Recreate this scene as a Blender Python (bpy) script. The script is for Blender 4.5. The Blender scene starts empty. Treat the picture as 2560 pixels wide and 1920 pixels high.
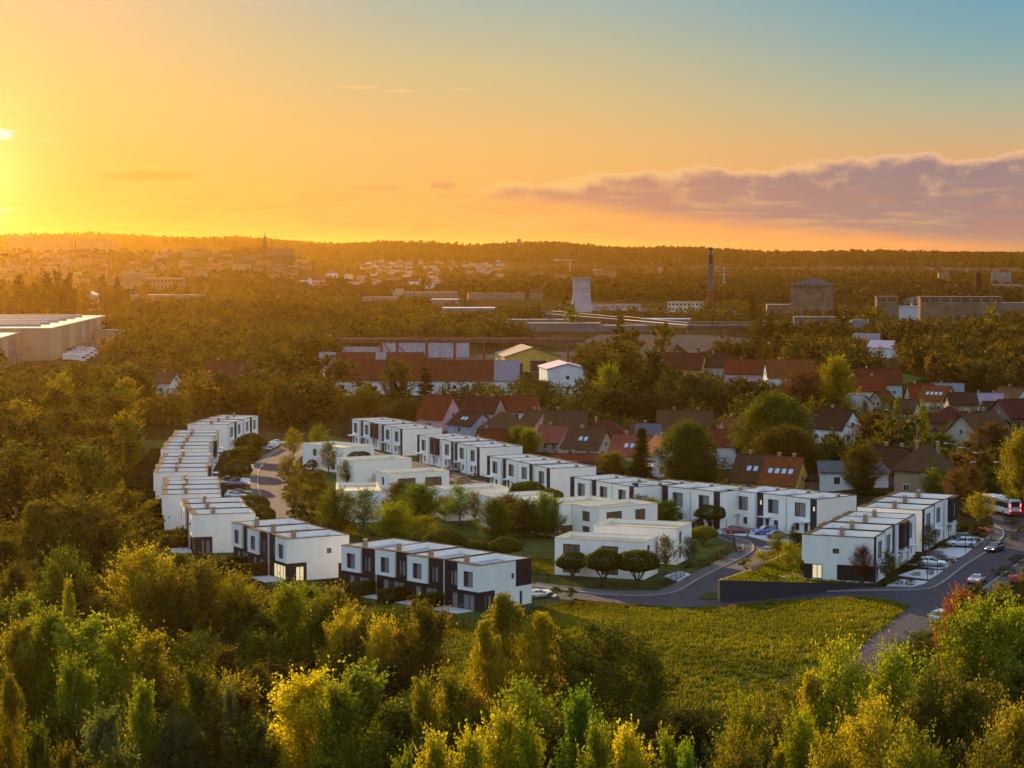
import bpy, math, random
import numpy as np
from mathutils import Vector, Matrix
from mathutils.geometry import delaunay_2d_cdt
R=math.radians; PI=math.pi
random.seed(7)
scene=bpy.context.scene; COL=scene.collection
# ---------------------------------------------------------------- camera
FOC=5200.0; CAMH=52.0; HOR=625.0
PITCH=math.atan((960-HOR)/FOC)
cam=bpy.data.cameras.new('camera'); camo=bpy.data.objects.new('camera',cam); COL.objects.link(camo)
camo.location=(0,0,CAMH); camo.rotation_euler=(PI/2-PITCH,0,0)
cam.sensor_width=36; cam.lens=36*FOC/2560; cam.clip_start=1; cam.clip_end=60000
scene.camera=camo
# ---------------------------------------------------------------- light and exposure
SUN_AZ=-20.0; SUN_EL=11.5
sl=bpy.data.lights.new('sun','SUN'); sl.energy=5.0; sl.angle=R(.6); sl.color=(1.0,.66,.30)
so=bpy.data.objects.new('sun',sl); COL.objects.link(so)
sd=Vector((math.sin(R(SUN_AZ))*math.cos(R(SUN_EL)),math.cos(R(SUN_AZ))*math.cos(R(SUN_EL)),math.sin(R(SUN_EL))))
so.rotation_euler=sd.to_track_quat('Z','Y').to_euler(); so.location=(-200,400,300)
scene.view_settings.view_transform='Standard'; scene.view_settings.look='None'
scene.view_settings.exposure=0.6; scene.view_settings.gamma=1
HAZE_DENSITY=0.000027; HTOP=108.0; HCOL=(1,.54,.09,1); HAN=.84
cy=scene.cycles
cy.max_bounces=6; cy.diffuse_bounces=3; cy.glossy_bounces=2; cy.transmission_bounces=3; cy.volume_bounces=0; cy.transparent_max_bounces=8
cy.caustics_reflective=False; cy.caustics_refractive=False
cy.use_denoising=True
cy.sample_clamp_indirect=4.0

def lin(c):
    return tuple(((x/255)/12.92 if x/255<=.04045 else ((x/255+.055)/1.055)**2.4) for x in c)
class NT:
    """small helper for writing node maths"""
    def __init__(s,nt): s.nt=nt
    def n(s,t,**k):
        o=s.nt.nodes.new(t)
        for a,b in k.items(): setattr(o,a,b)
        return o
    def put(s,sock,v):
        if isinstance(v,bpy.types.NodeSocket): s.nt.links.new(v,sock)
        elif v is not None:
            try: sock.default_value=v
            except Exception: sock.default_value=(*v,1)
    def m(s,op,a,b=None,c=None,clamp=False):
        o=s.n('ShaderNodeMath',operation=op); o.use_clamp=clamp
        for i,v in enumerate((a,b,c)):
            if v is not None: s.put(o.inputs[i],v)
        return o.outputs[0]
    def mix(s,f,a,b,mode='MIX'):
        o=s.n('ShaderNodeMix'); o.data_type='RGBA'; o.blend_type=mode; o.clamp_factor=True
        s.put(o.inputs[0],f); s.put(o.inputs[6],a if isinstance(a,bpy.types.NodeSocket) else (*a,1)); s.put(o.inputs[7],b if isinstance(b,bpy.types.NodeSocket) else (*b,1))
        return o.outputs[2]
    def ss(s,x,a,b):
        o=s.n('ShaderNodeMapRange',interpolation_type='SMOOTHSTEP'); o.clamp=True
        s.put(o.inputs[0],x); s.put(o.inputs[1],a); s.put(o.inputs[2],b); return o.outputs[0]
    def ramp(s,x,stops):
        o=s.n('ShaderNodeValToRGB'); s.put(o.inputs[0],x); cr=o.color_ramp
        while len(cr.elements)<len(stops): cr.elements.new(.5)
        for e,(p,c) in zip(cr.elements,stops): e.position=p; e.color=(*c,1)
        return o.outputs[0]
    def noise(s,vec,scale,detail=4,rough=.5,out=0,dist=0):
        o=s.n('ShaderNodeTexNoise'); s.put(o.inputs['Vector'],vec); o.inputs['Scale'].default_value=scale
        o.inputs['Detail'].default_value=detail; o.inputs['Roughness'].default_value=rough; o.inputs['Distortion'].default_value=dist
        return o.outputs[out]
    def xyz(s,x,y,z):
        o=s.n('ShaderNodeCombineXYZ'); s.put(o.inputs[0],x); s.put(o.inputs[1],y); s.put(o.inputs[2],z); return o.outputs[0]

# ---------------------------------------------------------------- sky
world=bpy.data.worlds.new('World'); scene.world=world; world.use_nodes=True
W=NT(world.node_tree); world.node_tree.nodes.clear()
tc=W.n('ShaderNodeTexCoord'); sp=W.n('ShaderNodeSeparateXYZ'); W.put(sp.inputs[0],tc.outputs['Generated'])
DX,DY,DZ=sp.outputs
az=W.m('DEGREES',W.m('ARCTAN2',DX,DY)); el=W.m('DEGREES',W.m('ARCSINE',DZ))
t=W.m('DIVIDE',W.m('ABSOLUTE',W.m('ADD',az,14.2)),28.5,clamp=True)
e=W.m('POWER',W.m('DIVIDE',W.m('MAXIMUM',el,0.0),90.0,clamp=True),.5)
def ep(d): return math.sqrt(d/90)
low=(.10,.075,.05)
rl=W.ramp(e,[(0,lin((250,152,35))),(ep(1.5),lin((250,196,92))),(ep(4),lin((248,205,120))),(ep(7),lin((235,200,148))),(ep(14),lin((215,195,150))),(ep(30),lin((150,170,190))),(1,lin((110,145,190)))])
rm=W.ramp(e,[(0,lin((250,164,92))),(ep(1.5),lin((252,186,104))),(ep(3),lin((244,194,120))),(ep(5),lin((212,196,148))),(ep(7),lin((168,188,178))),(ep(14),lin((140,165,180))),(ep(40),lin((120,150,190))),(1,lin((105,140,188)))])
rr=W.ramp(e,[(0,lin((240,158,118))),(ep(1),lin((240,165,120))),(ep(2.6),lin((222,178,130))),(ep(4),lin((180,186,160))),(ep(5.5),lin((136,176,180))),(ep(7),lin((112,166,188))),(ep(14),lin((105,150,182))),(ep(40),lin((115,145,190))),(1,lin((100,135,188)))])
base=W.mix(W.ss(t,0.0,.5),rl,rm); base=W.mix(W.ss(t,.45,1.0),base,rr)
# glow of the low sun
ga=W.m('ADD',az,14.6); ge=W.m('SUBTRACT',el,1.7)
gd=W.m('SQRT',W.m('ADD',W.m('MULTIPLY',ga,ga),W.m('MULTIPLY',W.m('MULTIPLY',ge,ge),.55)))
g1=W.m('EXPONENT',W.m('MULTIPLY',gd,-1.0)); g2=W.m('EXPONENT',W.m('MULTIPLY',gd,-.22))
base=W.mix(1.0,base,W.mix(g1,(0,0,0),(1.3,.92,.32)),'ADD')
base=W.mix(1.0,base,W.mix(g2,(0,0,0),(.10,.02,-.04)),'ADD')
# clouds : position in degrees, stretched along the horizon
cv=W.xyz(W.m('MULTIPLY',az,.8),W.m('MULTIPLY',el,1.25),0.0)
nf=W.noise(cv,.8,9,.52,dist=.1); nb=W.noise(W.xyz(az,W.m('MULTIPLY',el,5.0),3.0),.35,6,.6)
nfc=W.m('SUBTRACT',nf,.5)
U=W.m('ADD',W.m('MULTIPLY_ADD',az,.046,2.02),W.m('MULTIPLY',nfc,1.35))
Lb=W.m('ADD',W.m('MULTIPLY_ADD',az,-.108,1.42),W.m('MULTIPLY',W.m('SUBTRACT',nb,.5),.7))
U=W.m('SUBTRACT',U,W.m('MULTIPLY',W.ss(az,3.0,-1.2),.22))
top=W.ss(W.m('SUBTRACT',U,el),-.02,.13); bot=W.ss(W.m('SUBTRACT',el,Lb),-.30,.32); lft=W.ss(az,-1.5,-.5)
cm=W.m('MULTIPLY',W.m('MULTIPLY',top,bot),lft)
core=W.ss(W.m('SUBTRACT',U,el),.03,.42)
lit=W.mix(W.ss(az,-1,13),lin((255,204,128)),lin((248,196,152)))
dark=W.mix(W.ss(az,-1,11),lin((206,146,118)),lin((152,130,136)))
puff=W.ss(W.noise(W.xyz(az,W.m('MULTIPLY',el,1.3),9.0),1.0,7,.55),.52,.70)
core=W.m('MULTIPLY',core,.92); inner=W.m('MULTIPLY',core,W.m('SUBTRACT',1.0,W.m('MULTIPLY',puff,W.m('MULTIPLY',W.ss(el,1.0,1.6),.45))))
ccol=W.mix(inner,lit,dark)
base=W.mix(cm,base,ccol)
# faint wisps
w1=W.noise(W.xyz(W.m('MULTIPLY',az,.55),W.m('MULTIPLY',el,6.0),1.7),.8,7,.62)
band=W.m('MULTIPLY',W.ss(el,.1,.5),W.ss(el,2.1,1.2))
base=W.mix(W.m('MULTIPLY',W.m('MULTIPLY',W.ss(w1,.50,.66),band),.35),base,lin((252,196,118)))
base=W.mix(W.m('MULTIPLY',W.m('MULTIPLY',W.ss(w1,.50,.38),band),.22),base,lin((225,140,100)))
def wisp(a0,e0,ra,re,colr,k,seed):
    nn=W.noise(W.xyz(W.m('MULTIPLY',az,.9),W.m('MULTIPLY',el,5.0),seed),1.0,8,.65)
    a=W.m('DIVIDE',W.m('SUBTRACT',az,a0),ra); b=W.m('DIVIDE',W.m('SUBTRACT',el,e0),re)
    b=W.m('ADD',b,W.m('MULTIPLY',W.m('SUBTRACT',nn,.5),3.2))
    return W.m('MULTIPLY',W.ss(W.m('ADD',W.m('MULTIPLY',a,a),W.m('MULTIPLY',b,b)),1.0,.25),k),colr
for a in ((-4.2,4.42,.75,.05,(255,206,135),.75,2.1),(-3.1,4.33,.55,.035,(255,206,135),.8,4.4),(-1.4,4.38,.36,.03,(255,206,135),.6,6.2),(-9.8,2.02,1.7,.13,(238,176,78),.6,8.3),
          (-3.7,1.72,.95,.09,(238,166,96),.6,5.5),(-1.9,1.78,.42,.14,(232,160,105),.75,7.7),(8.15,2.38,.42,.11,(240,184,130),.75,3.3),(-13.85,3.08,.55,.2,(255,253,232),1.0,1.1),(-12.6,2.9,.6,.05,(255,228,130),.7,9.9),(-13.9,1.05,.5,.08,(255,250,170),.9,5.1)):
    f,c=wisp(*a); base=W.mix(f,base,lin(c))
base=W.mix(1.0,base,W.mix(W.ss(el,8.0,24.0),(1,1,1),(5.6,4.0,2.85)),'MULTIPLY')  # upper sky out of view brightened and made less blue, as added fill light
base=W.mix(W.ss(el,0.0,-.6),base,low)
nish=W.n('ShaderNodeTexSky',sky_type='NISHITA'); nish.sun_disc=False; nish.sun_elevation=R(SUN_EL); nish.sun_rotation=R(SUN_AZ)
nish.dust_density=2.0
b1=W.n('ShaderNodeBackground'); W.put(b1.inputs[0],nish.outputs[0]); b1.inputs[1].default_value=.12
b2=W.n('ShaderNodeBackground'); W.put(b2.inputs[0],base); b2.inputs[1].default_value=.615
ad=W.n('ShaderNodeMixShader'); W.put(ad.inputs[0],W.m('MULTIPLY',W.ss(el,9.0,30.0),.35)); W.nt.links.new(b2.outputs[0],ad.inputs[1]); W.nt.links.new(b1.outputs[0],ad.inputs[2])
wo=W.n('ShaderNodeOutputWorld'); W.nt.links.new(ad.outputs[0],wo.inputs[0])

# ---------------------------------------------------------------- terrain and picture-to-place helpers
def sm(a,b,x):
    t=min(1,max(0,(x-a)/(b-a))); return t*t*(3-2*t)
def T(x,y):
    z=0.0
    s=x-min(20,max(0,(y-335)*.6))
    if 150<y<900: z+=2.8*sm(30,57,s)*sm(150,270,y)*(1-sm(470,640,y))
    if 232<y<300: # mound of the meadow
        z+=1.3*sm(232,262,y)*(1-sm(272,300,y))*sm(-12,12,x)*(1-sm(38,60,x))
    if y>2000:
        u=x/y
        lh=(1-sm(-.125,-.075,u))
        z+=lh*(46*sm(2200,3300,y))
        rz=49-112*u; rz=max(20,min(80,rz))+3.5*math.sin(u*31+1)+2.5*math.sin(u*83)
        z+=max(0,rz-z)*sm(3600,5600,y)
        z+=(40-z)*sm(7200,12000,y)
    return z
CT,ST=math.cos(PITCH),math.sin(PITCH)
def ray(px,py):
    u=(px-1280)/FOC; v=(py-960)/FOC
    return (u,CT-v*ST,-ST-v*CT)
def P(px,py,z=0):
    d=ray(px,py); t=(z-CAMH)/d[2]; return Vector((d[0]*t,d[1]*t,z))
def G(px,py,off=0):
    d=ray(px,py); t=100.0
    f=lambda t: CAMH+d[2]*t-T(d[0]*t,d[1]*t)
    prev=t
    while f(t)>0 and t<16000: prev=t; t*=1.02
    a,b=prev,t
    for _ in range(30):
        c=(a+b)/2
        if f(c)>0: a=c
        else: b=c
    return Vector((d[0]*b,d[1]*b,T(d[0]*b,d[1]*b)+off))
def proj(p):
    x,y,z=p[0],p[1],p[2]-CAMH
    dep=y*CT-z*ST; up=y*ST+z*CT
    return 1280+FOC*x/dep, 960-FOC*up/dep, dep

# ---------------------------------------------------------------- materials
MATS={}
def pmat(name,c,rough=.8,var=.12,scale=.6,spec=.3,metal=0,emit=0,bump=0,bscale=8,c2=None,hist=None):
    if name in MATS: return MATS[name]
    m=bpy.data.materials.new(name); m.use_nodes=True; nt=m.node_tree; N=NT(nt)
    b=nt.nodes['Principled BSDF']; tcx=N.n('ShaderNodeTexCoord').outputs['Object']
    nz=N.noise(tcx,scale,5,.6)
    lo=tuple(x*(1-var) for x in c); hi=tuple(min(1,x*(1+var)) for x in (c2 or c))
    if c2: lo=tuple(x for x in c); hi=c2
    N.put(b.inputs['Base Color'],N.mix(N.ss(nz,.3,.7),lo,hi))
    b.inputs['Roughness'].default_value=rough; b.inputs['Specular IOR Level'].default_value=spec; b.inputs['Metallic'].default_value=metal
    if emit: b.inputs['Emission Color'].default_value=(*c,1); b.inputs['Emission Strength'].default_value=emit
    if bump:
        bp=N.n('ShaderNodeBump'); bp.inputs['Strength'].default_value=bump; N.put(bp.inputs['Height'],N.noise(tcx,bscale,4)); N.put(b.inputs['Normal'],bp.outputs[0])
    MATS[name]=m; return m
M=dict(
 white=pmat('white_plaster',(.86,.84,.80),.9,.045,.55), cream=pmat('cream_plaster',(.68,.60,.46),.9,.06,.5),
 dark=pmat('dark_cladding',(.014,.013,.015),.6,.25,3,bump=.2,bscale=20), strip=pmat('anthracite_strip',(.020,.024,.036),.55,.15,2),
 coping=pmat('brown_coping',(.045,.030,.022),.9,.15,2,spec=.05), ochre=pmat('ochre_coping',(.40,.27,.11),.6,.12,2),
 deck=pmat('grey_roof_felt',(.30,.31,.35),.8,.18,.5), sanddeck=pmat('sand_roof_gravel',(.46,.38,.24),.75,.12,.6,bump=.2),
 frame=pmat('black_window_frame',(.018,.018,.022),.4,.1), glass=pmat('window_glass',(.03,.035,.045),.06,.1,1,spec=.8),
 curtain=pmat('white_curtain',(.22,.22,.235),.8,.2,4), blind=pmat('brown_blind',(.16,.11,.075),.7,.2,4), litpane=pmat('lit_window',(1,.80,.45),.6,.1,2,emit=.38),
 canopy=pmat('white_canopy',(.62,.66,.72),.4,.05), chim=pmat('chimney_render',(.30,.20,.13),.85,.2,4), steel=pmat('galvanised_steel',(.34,.35,.38),.45,.1,2,metal=.6),
 door=pmat('dark_door',(.03,.03,.035),.5,.2), concrete=pmat('concrete',(.34,.33,.33),.9,.14,.8), pave=pmat('light_paving',(.42,.43,.46),.85,.12,1.2),
 black=pmat('black_metal',(.012,.012,.014),.5,.1), tyre=pmat('tyre_rubber',(.015,.015,.017),.8,.1), rim=pmat('alloy_rim',(.35,.36,.38),.35,.1,metal=.8),
 bark=pmat('brown_bark',(.09,.062,.04),.9,.35,3,bump=.4), birch=pmat('pale_bark',(.36,.31,.25),.85,.45,2.5,bump=.3), retaining=pmat('anthracite_wall',(.026,.032,.048),.8,.1,.5),
 redlamp=pmat('red_tail_light',(1,.05,.06),.4,.05,emit=5), headlamp=pmat('lit_headlight',(1,.95,.85),.3,.02,emit=9), lampoff=pmat('clear_lamp',(.5,.5,.52),.15,.05), redoff=pmat('red_lamp_glass',(.25,.015,.015),.3,.1),
)
def tile_mat(name,c,scale=3.2):
    if name in MATS: return MATS[name]
    m=bpy.data.materials.new(name); m.use_nodes=True; nt=m.node_tree; N=NT(nt); b=nt.nodes['Principled BSDF']
    tx=N.n('ShaderNodeTexCoord').outputs['Object']
    br=N.n('ShaderNodeTexBrick'); N.put(br.inputs['Vector'],tx); br.inputs['Scale'].default_value=scale
    br.inputs['Color1'].default_value=(*c,1); br.inputs['Color2'].default_value=(*[x*.72 for x in c],1); br.inputs['Mortar'].default_value=(*[x*.4 for x in c],1)
    br.inputs['Mortar Size'].default_value=.03; br.inputs['Brick Width'].default_value=.7; br.inputs['Row Height'].default_value=.9
    nz=N.noise(tx,.5,5,.6)
    N.put(b.inputs['Base Color'],N.mix(N.ss(nz,.35,.75),br.outputs[0],tuple(x*.6 for x in c)))
    b.inputs['Roughness'].default_value=.9; b.inputs['Specular IOR Level'].default_value=.06
    wv=N.n('ShaderNodeTexWave'); wv.bands_direction='X'; N.put(wv.inputs['Vector'],tx); wv.inputs['Scale'].default_value=2.2
    bp=N.n('ShaderNodeBump'); bp.inputs['Strength'].default_value=.5; N.put(bp.inputs['Height'],wv.outputs['Fac']); N.put(b.inputs['Normal'],bp.outputs[0])
    MATS[name]=m; return m
TILE={'red': (0.186, 0.038, 0.017), 'orange': (0.226, 0.068, 0.022), 'brown': (0.113, 0.058, 0.029), 'darkbrown': (0.072, 0.032, 0.019), 'maroon': (0.103, 0.028, 0.02), 'pink': (0.29, 0.079, 0.059), 'lilac': (0.357, 0.281, 0.357), 'grey': (0.111, 0.119, 0.136), 'blue': (0.136, 0.23, 0.323), 'rust': (0.139, 0.034, 0.017), 'bluegrey': (0.187, 0.221, 0.272)}
WALL={'white':(.68,.68,.70),'ochre':(.30,.22,.13),'pink':(.55,.33,.36),'beige':(.42,.34,.27),'cream':(.58,.52,.40),'grey':(.34,.32,.32),'bluewall':(.28,.36,.50),'teal':(.25,.42,.40),'brownwall':(.20,.14,.10),'yellow':(.58,.36,.07),'brick':(.28,.12,.07)}
def roofm(k): return tile_mat('tiled_roof_'+k,TILE[k])
def wallm(k): return pmat('house_wall_'+k,WALL[k],.9,.12,.4)
# leaves: the object's own colour, varied leaf by leaf, lets light through
def leaf_material():
    m=bpy.data.materials.new('leaves'); m.use_nodes=True; nt=m.node_tree; N=NT(nt); nt.nodes.clear()
    oi=N.n('ShaderNodeObjectInfo'); at=N.n('ShaderNodeAttribute',attribute_name='tint'); sx=N.n('ShaderNodeSeparateColor'); N.put(sx.inputs[0],at.outputs['Color'])
    base=N.mix(N.m('MULTIPLY',sx.outputs[1],.34),oi.outputs['Color'],(.34,.19,.015))
    hv=N.n('ShaderNodeHueSaturation'); N.put(hv.inputs['Color'],base); N.put(hv.inputs['Value'],N.m('MULTIPLY_ADD',sx.outputs[0],1.2,.24)); hv.inputs['Saturation'].default_value=1.05
    d=N.n('ShaderNodeBsdfDiffuse'); N.put(d.inputs[0],hv.outputs[0])
    tr=N.n('ShaderNodeBsdfTranslucent'); N.put(tr.inputs[0],N.mix(1.0,hv.outputs[0],(1.55,1.45,.35),'MULTIPLY'))
    mx=N.n('ShaderNodeMixShader'); mx.inputs[0].default_value=.56
    nt.links.new(d.outputs[0],mx.inputs[1]); nt.links.new(tr.outputs[0],mx.inputs[2])
    gl=N.n('ShaderNodeBsdfGlossy'); gl.inputs['Roughness'].default_value=.4; mx2=N.n('ShaderNodeMixShader'); mx2.inputs[0].default_value=.012
    nt.links.new(mx.outputs[0],mx2.inputs[1]); nt.links.new(gl.outputs[0],mx2.inputs[2])
    o=N.n('ShaderNodeOutputMaterial'); nt.links.new(mx2.outputs[0],o.inputs[0]); return m
LEAF=leaf_material()

# ---------------------------------------------------------------- mesh helpers
class MB:
    def __init__(s): s.v=[]; s.f=[]; s.m=[]
    def quad(s,*p,m=0):
        i=len(s.v); s.v+= [tuple(q) for q in p]; s.f.append(tuple(range(i,i+len(p)))); s.m.append(m)
    def box(s,x0,y0,z0,x1,y1,z1,m=0):
        i=len(s.v); s.v+=[(x0,y0,z0),(x1,y0,z0),(x1,y1,z0),(x0,y1,z0),(x0,y0,z1),(x1,y0,z1),(x1,y1,z1),(x0,y1,z1)]
        for q in ((0,3,2,1),(4,5,6,7),(0,1,5,4),(1,2,6,5),(2,3,7,6),(3,0,4,7)): s.f.append(tuple(i+k for k in q)); s.m.append(m)
    def obox(s,B,a0,a1,b0,b1,c0,c1,m=0):
        i=len(s.v)
        s.v+=[B(a0,b0,c0),B(a1,b0,c0),B(a1,b1,c0),B(a0,b1,c0),B(a0,b0,c1),B(a1,b0,c1),B(a1,b1,c1),B(a0,b1,c1)]
        for q in ((0,3,2,1),(4,5,6,7),(0,1,5,4),(1,2,6,5),(2,3,7,6),(3,0,4,7)): s.f.append(tuple(i+k for k in q)); s.m.append(m)
    def prism(s,poly,z0,z1,m=0,axis='z',mtop=None):
        n=len(poly); i=len(s.v)
        mk={'z':lambda p,z:(p[0],p[1],z),'x':lambda p,z:(z,p[0],p[1]),'y':lambda p,z:(p[0],z,p[1])}[axis]
        s.v+=[mk(p,z0) for p in poly]+[mk(p,z1) for p in poly]
        s.f.append(tuple(i+k for k in reversed(range(n)))); s.m.append(m)
        s.f.append(tuple(i+n+k for k in range(n))); s.m.append(m if mtop is None else mtop)
        for k in range(n):
            k2=(k+1)%n; s.f.append((i+k,i+k2,i+n+k2,i+n+k)); s.m.append(m)
    def tube(s,p,q,r0,r1,n=6,m=0,cap=True):
        p=Vector(p); q=Vector(q); d=(q-p); 
        if d.length<1e-6: return
        d.normalize(); a=d.orthogonal().normalized(); b=d.cross(a); i=len(s.v)
        for c,r in ((p,r0),(q,r1)):
            for k in range(n):
                t=2*PI*k/n; s.v.append(tuple(c+a*(r*math.cos(t))+b*(r*math.sin(t))))
        for k in range(n):
            k2=(k+1)%n; s.f.append((i+k,i+k2,i+n+k2,i+n+k)); s.m.append(m)
        if cap: s.f.append(tuple(i+k for k in reversed(range(n)))); s.m.append(m); s.f.append(tuple(i+n+k for k in range(n))); s.m.append(m)
    def path(s,pts,rs,n=6,m=0):
        for k in range(len(pts)-1): s.tube(pts[k],pts[k+1],rs[k],rs[k+1],n,m,True)
    def lathe(s,prof,n=24,m=0,c=(0,0)):
        i=len(s.v)
        for r,z in prof:
            for k in range(n):
                t=2*PI*k/n; s.v.append((c[0]+r*math.cos(t),c[1]+r*math.sin(t),z))
        for j in range(len(prof)-1):
            for k in range(n):
                k2=(k+1)%n; s.f.append((i+j*n+k,i+j*n+k2,i+(j+1)*n+k2,i+(j+1)*n+k)); s.m.append(m)
    def loft(s,rings,m=0,cap=True):
        i=len(s.v); n=len(rings[0])
        for r in rings: s.v+=[tuple(p) for p in r]
        for j in range(len(rings)-1):
            for k in range(n):
                k2=(k+1)%n; s.f.append((i+j*n+k,i+j*n+k2,i+(j+1)*n+k2,i+(j+1)*n+k)); s.m.append(m)
        if cap: s.f.append(tuple(i+k for k in reversed(range(n)))); s.m.append(m); s.f.append(tuple(i+(len(rings)-1)*n+k for k in range(n))); s.m.append(m)
    def mesh(s,name,mats,smooth=False):
        me=bpy.data.meshes.new(name); me.from_pydata(s.v,[],s.f)
        for q in (mats if isinstance(mats,(list,tuple)) else [mats]): me.materials.append(q)
        if len(me.materials)>1: me.polygons.foreach_set('material_index',s.m)
        if smooth: me.polygons.foreach_set('use_smooth',[True]*len(s.f))
        me.update(); return me
    def build(s,name,mats,parent=None,smooth=False,loc=None,rz=0):
        return link(name,s.mesh(name,mats,smooth),parent,loc,rz)
def link(name,me,parent=None,loc=None,rz=0):
    o=bpy.data.objects.new(name,me); COL.objects.link(o)
    if parent: o.parent=parent
    if loc is not None: o.location=loc
    if rz: o.rotation_euler=(0,0,rz)
    return o
def empty(name,loc=(0,0,0),rz=0): 
    o=link(name,None,None,loc,rz); o.empty_display_size=.5; return o
def tag(o,label=None,cat=None,group=None,kind=None):
    if label: o['label']=label
    if cat: o['category']=cat
    if group: o['group']=group
    if kind: o['kind']=kind
    return o
def struct(o): o['kind']='structure'; return o
KIDS={}
def kids(o): return list(o.children)
def copy_tree(o,parent=None):
    c=o.copy(); COL.objects.link(c); c.parent=parent
    for ch in kids(o): copy_tree(ch,c)
    return c
def npmesh(name,V,F,mats,tint=None,smooth=False):
    V=np.asarray(V,dtype=np.float32); F=np.asarray(F,dtype=np.int32); k=F.shape[1]
    me=bpy.data.meshes.new(name); me.vertices.add(len(V)); me.vertices.foreach_set('co',V.ravel())
    me.loops.add(F.size); me.loops.foreach_set('vertex_index',F.ravel())
    me.polygons.add(len(F)); me.polygons.foreach_set('loop_start',np.arange(0,F.size,k,dtype=np.int32)); 
    try: me.polygons.foreach_set('loop_total',np.full(len(F),k,dtype=np.int32))
    except Exception: pass
    for q in (mats if isinstance(mats,(list,tuple)) else [mats]): me.materials.append(q)
    if tint is not None:
        a=me.attributes.new('tint','FLOAT_COLOR','FACE'); a.data.foreach_set('color',np.asarray(tint,dtype=np.float32).ravel())
    me.update(calc_edges=True); return me
# ---------------------------------------------------------------- draped surfaces
def drape(name,pts,mat,off,step=4.0,world=False,skirt=0,parent=None):
    """a sheet lying on the terrain inside the outline pts"""
    w=[Vector((p[0],p[1])) if world else Vector(G(*p)[:2]) for p in pts]
    # subdivide outline
    o=[]
    for i in range(len(w)):
        a,b=w[i],w[(i+1)%len(w)]; n=max(1,int((b-a).length/step))
        for k in range(n): o.append(a.lerp(b,k/n))
    n=len(o); xs=[p.x for p in o]; ys=[p.y for p in o]
    V=list(o); E=[(i,(i+1)%n) for i in range(n)]
    x=min(xs)+step*.37
    while x<max(xs):
        y=min(ys)+step*.41
        while y<max(ys):
            if inpoly((x,y),o): V.append(Vector((x,y)))
            y+=step
        x+=step
    vs,es,fs,_,_,_=delaunay_2d_cdt(V,E,[],1,1e-4)
    vv=[(p.x,p.y,T(p.x,p.y)+off) for p in vs]; ff=[tuple(f) for f in fs]
    fx=[]
    for f in ff:
        a,b,c=[vv[i] for i in f[:3]]
        fx.append(f if (b[0]-a[0])*(c[1]-a[1])-(b[1]-a[1])*(c[0]-a[0])>0 else tuple(reversed(f)))
    if skirt:
        cnt={}
        for f in fx:
            for i in range(len(f)):
                a,b=f[i],f[(i+1)%len(f)]
                if (b,a) in cnt: del cnt[(b,a)]
                else: cnt[(a,b)]=1
        for (a,b) in list(cnt):
            i=len(vv); vv+= [(vv[a][0],vv[a][1],vv[a][2]-skirt),(vv[b][0],vv[b][1],vv[b][2]-skirt)]; fx.append((a,i,i+1,b))
    me=bpy.data.meshes.new(name); me.from_pydata(vv,[],fx); me.materials.append(mat); me.update()
    return link(name,me,parent)
def inpoly(p,poly):
    x,y=p[0],p[1]; c=False; n=len(poly); j=n-1
    for i in range(n):
        xi,yi=poly[i][0],poly[i][1]; xj,yj=poly[j][0],poly[j][1]
        if (yi>y)!=(yj>y) and x<(xj-xi)*(y-yi)/(yj-yi)+xi: c=not c
        j=i
    return c
def smooth_line(pts,step=3):
    """Catmull-Rom through world points"""
    p=[Vector(q) for q in pts]; p=[p[0]*2-p[1]]+p+[p[-1]*2-p[-2]]; out=[]
    for i in range(1,len(p)-2):
        n=max(2,int((p[i+1]-p[i]).length/step))
        for k in range(n):
            t=k/n; out.append(.5*((2*p[i])+(p[i+1]-p[i-1])*t+(2*p[i-1]-5*p[i]+4*p[i+1]-p[i+2])*t*t+(3*p[i]-p[i-1]-3*p[i+1]+p[i+2])*t**3))
    out.append(p[-2]); return out
def offset_line(l,d):
    o=[]
    for i in range(len(l)):
        a=l[max(0,i-1)]; b=l[min(len(l)-1,i+1)]; t=(b-a).normalized(); o.append(l[i]+Vector((-t.y,t.x))*d)
    return o
def ribbon(name,l,d0,d1,mat,off,skirt=0):
    a=offset_line(l,d0); b=offset_line(l,d1); V=[];F=[]; n=3
    for p,q in zip(a,b):
        for k in range(n+1):
            r=p.lerp(q,k/n); V.append((r.x,r.y,T(r.x,r.y)+off))
    for i in range(len(l)-1):
        for k in range(n): F.append((i*(n+1)+k,(i+1)*(n+1)+k,(i+1)*(n+1)+k+1,i*(n+1)+k+1))
    if skirt:
        for k in (0,n):
            for i in range(len(l)-1):
                a0,b0=i*(n+1)+k,(i+1)*(n+1)+k; j=len(V); V+=[(V[a0][0],V[a0][1],V[a0][2]-skirt),(V[b0][0],V[b0][1],V[b0][2]-skirt)]; F.append((a0,b0,j+1,j))
    me=bpy.data.meshes.new(name); me.from_pydata(V,[],F); me.materials.append(mat); me.update(); return link(name,me)
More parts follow.
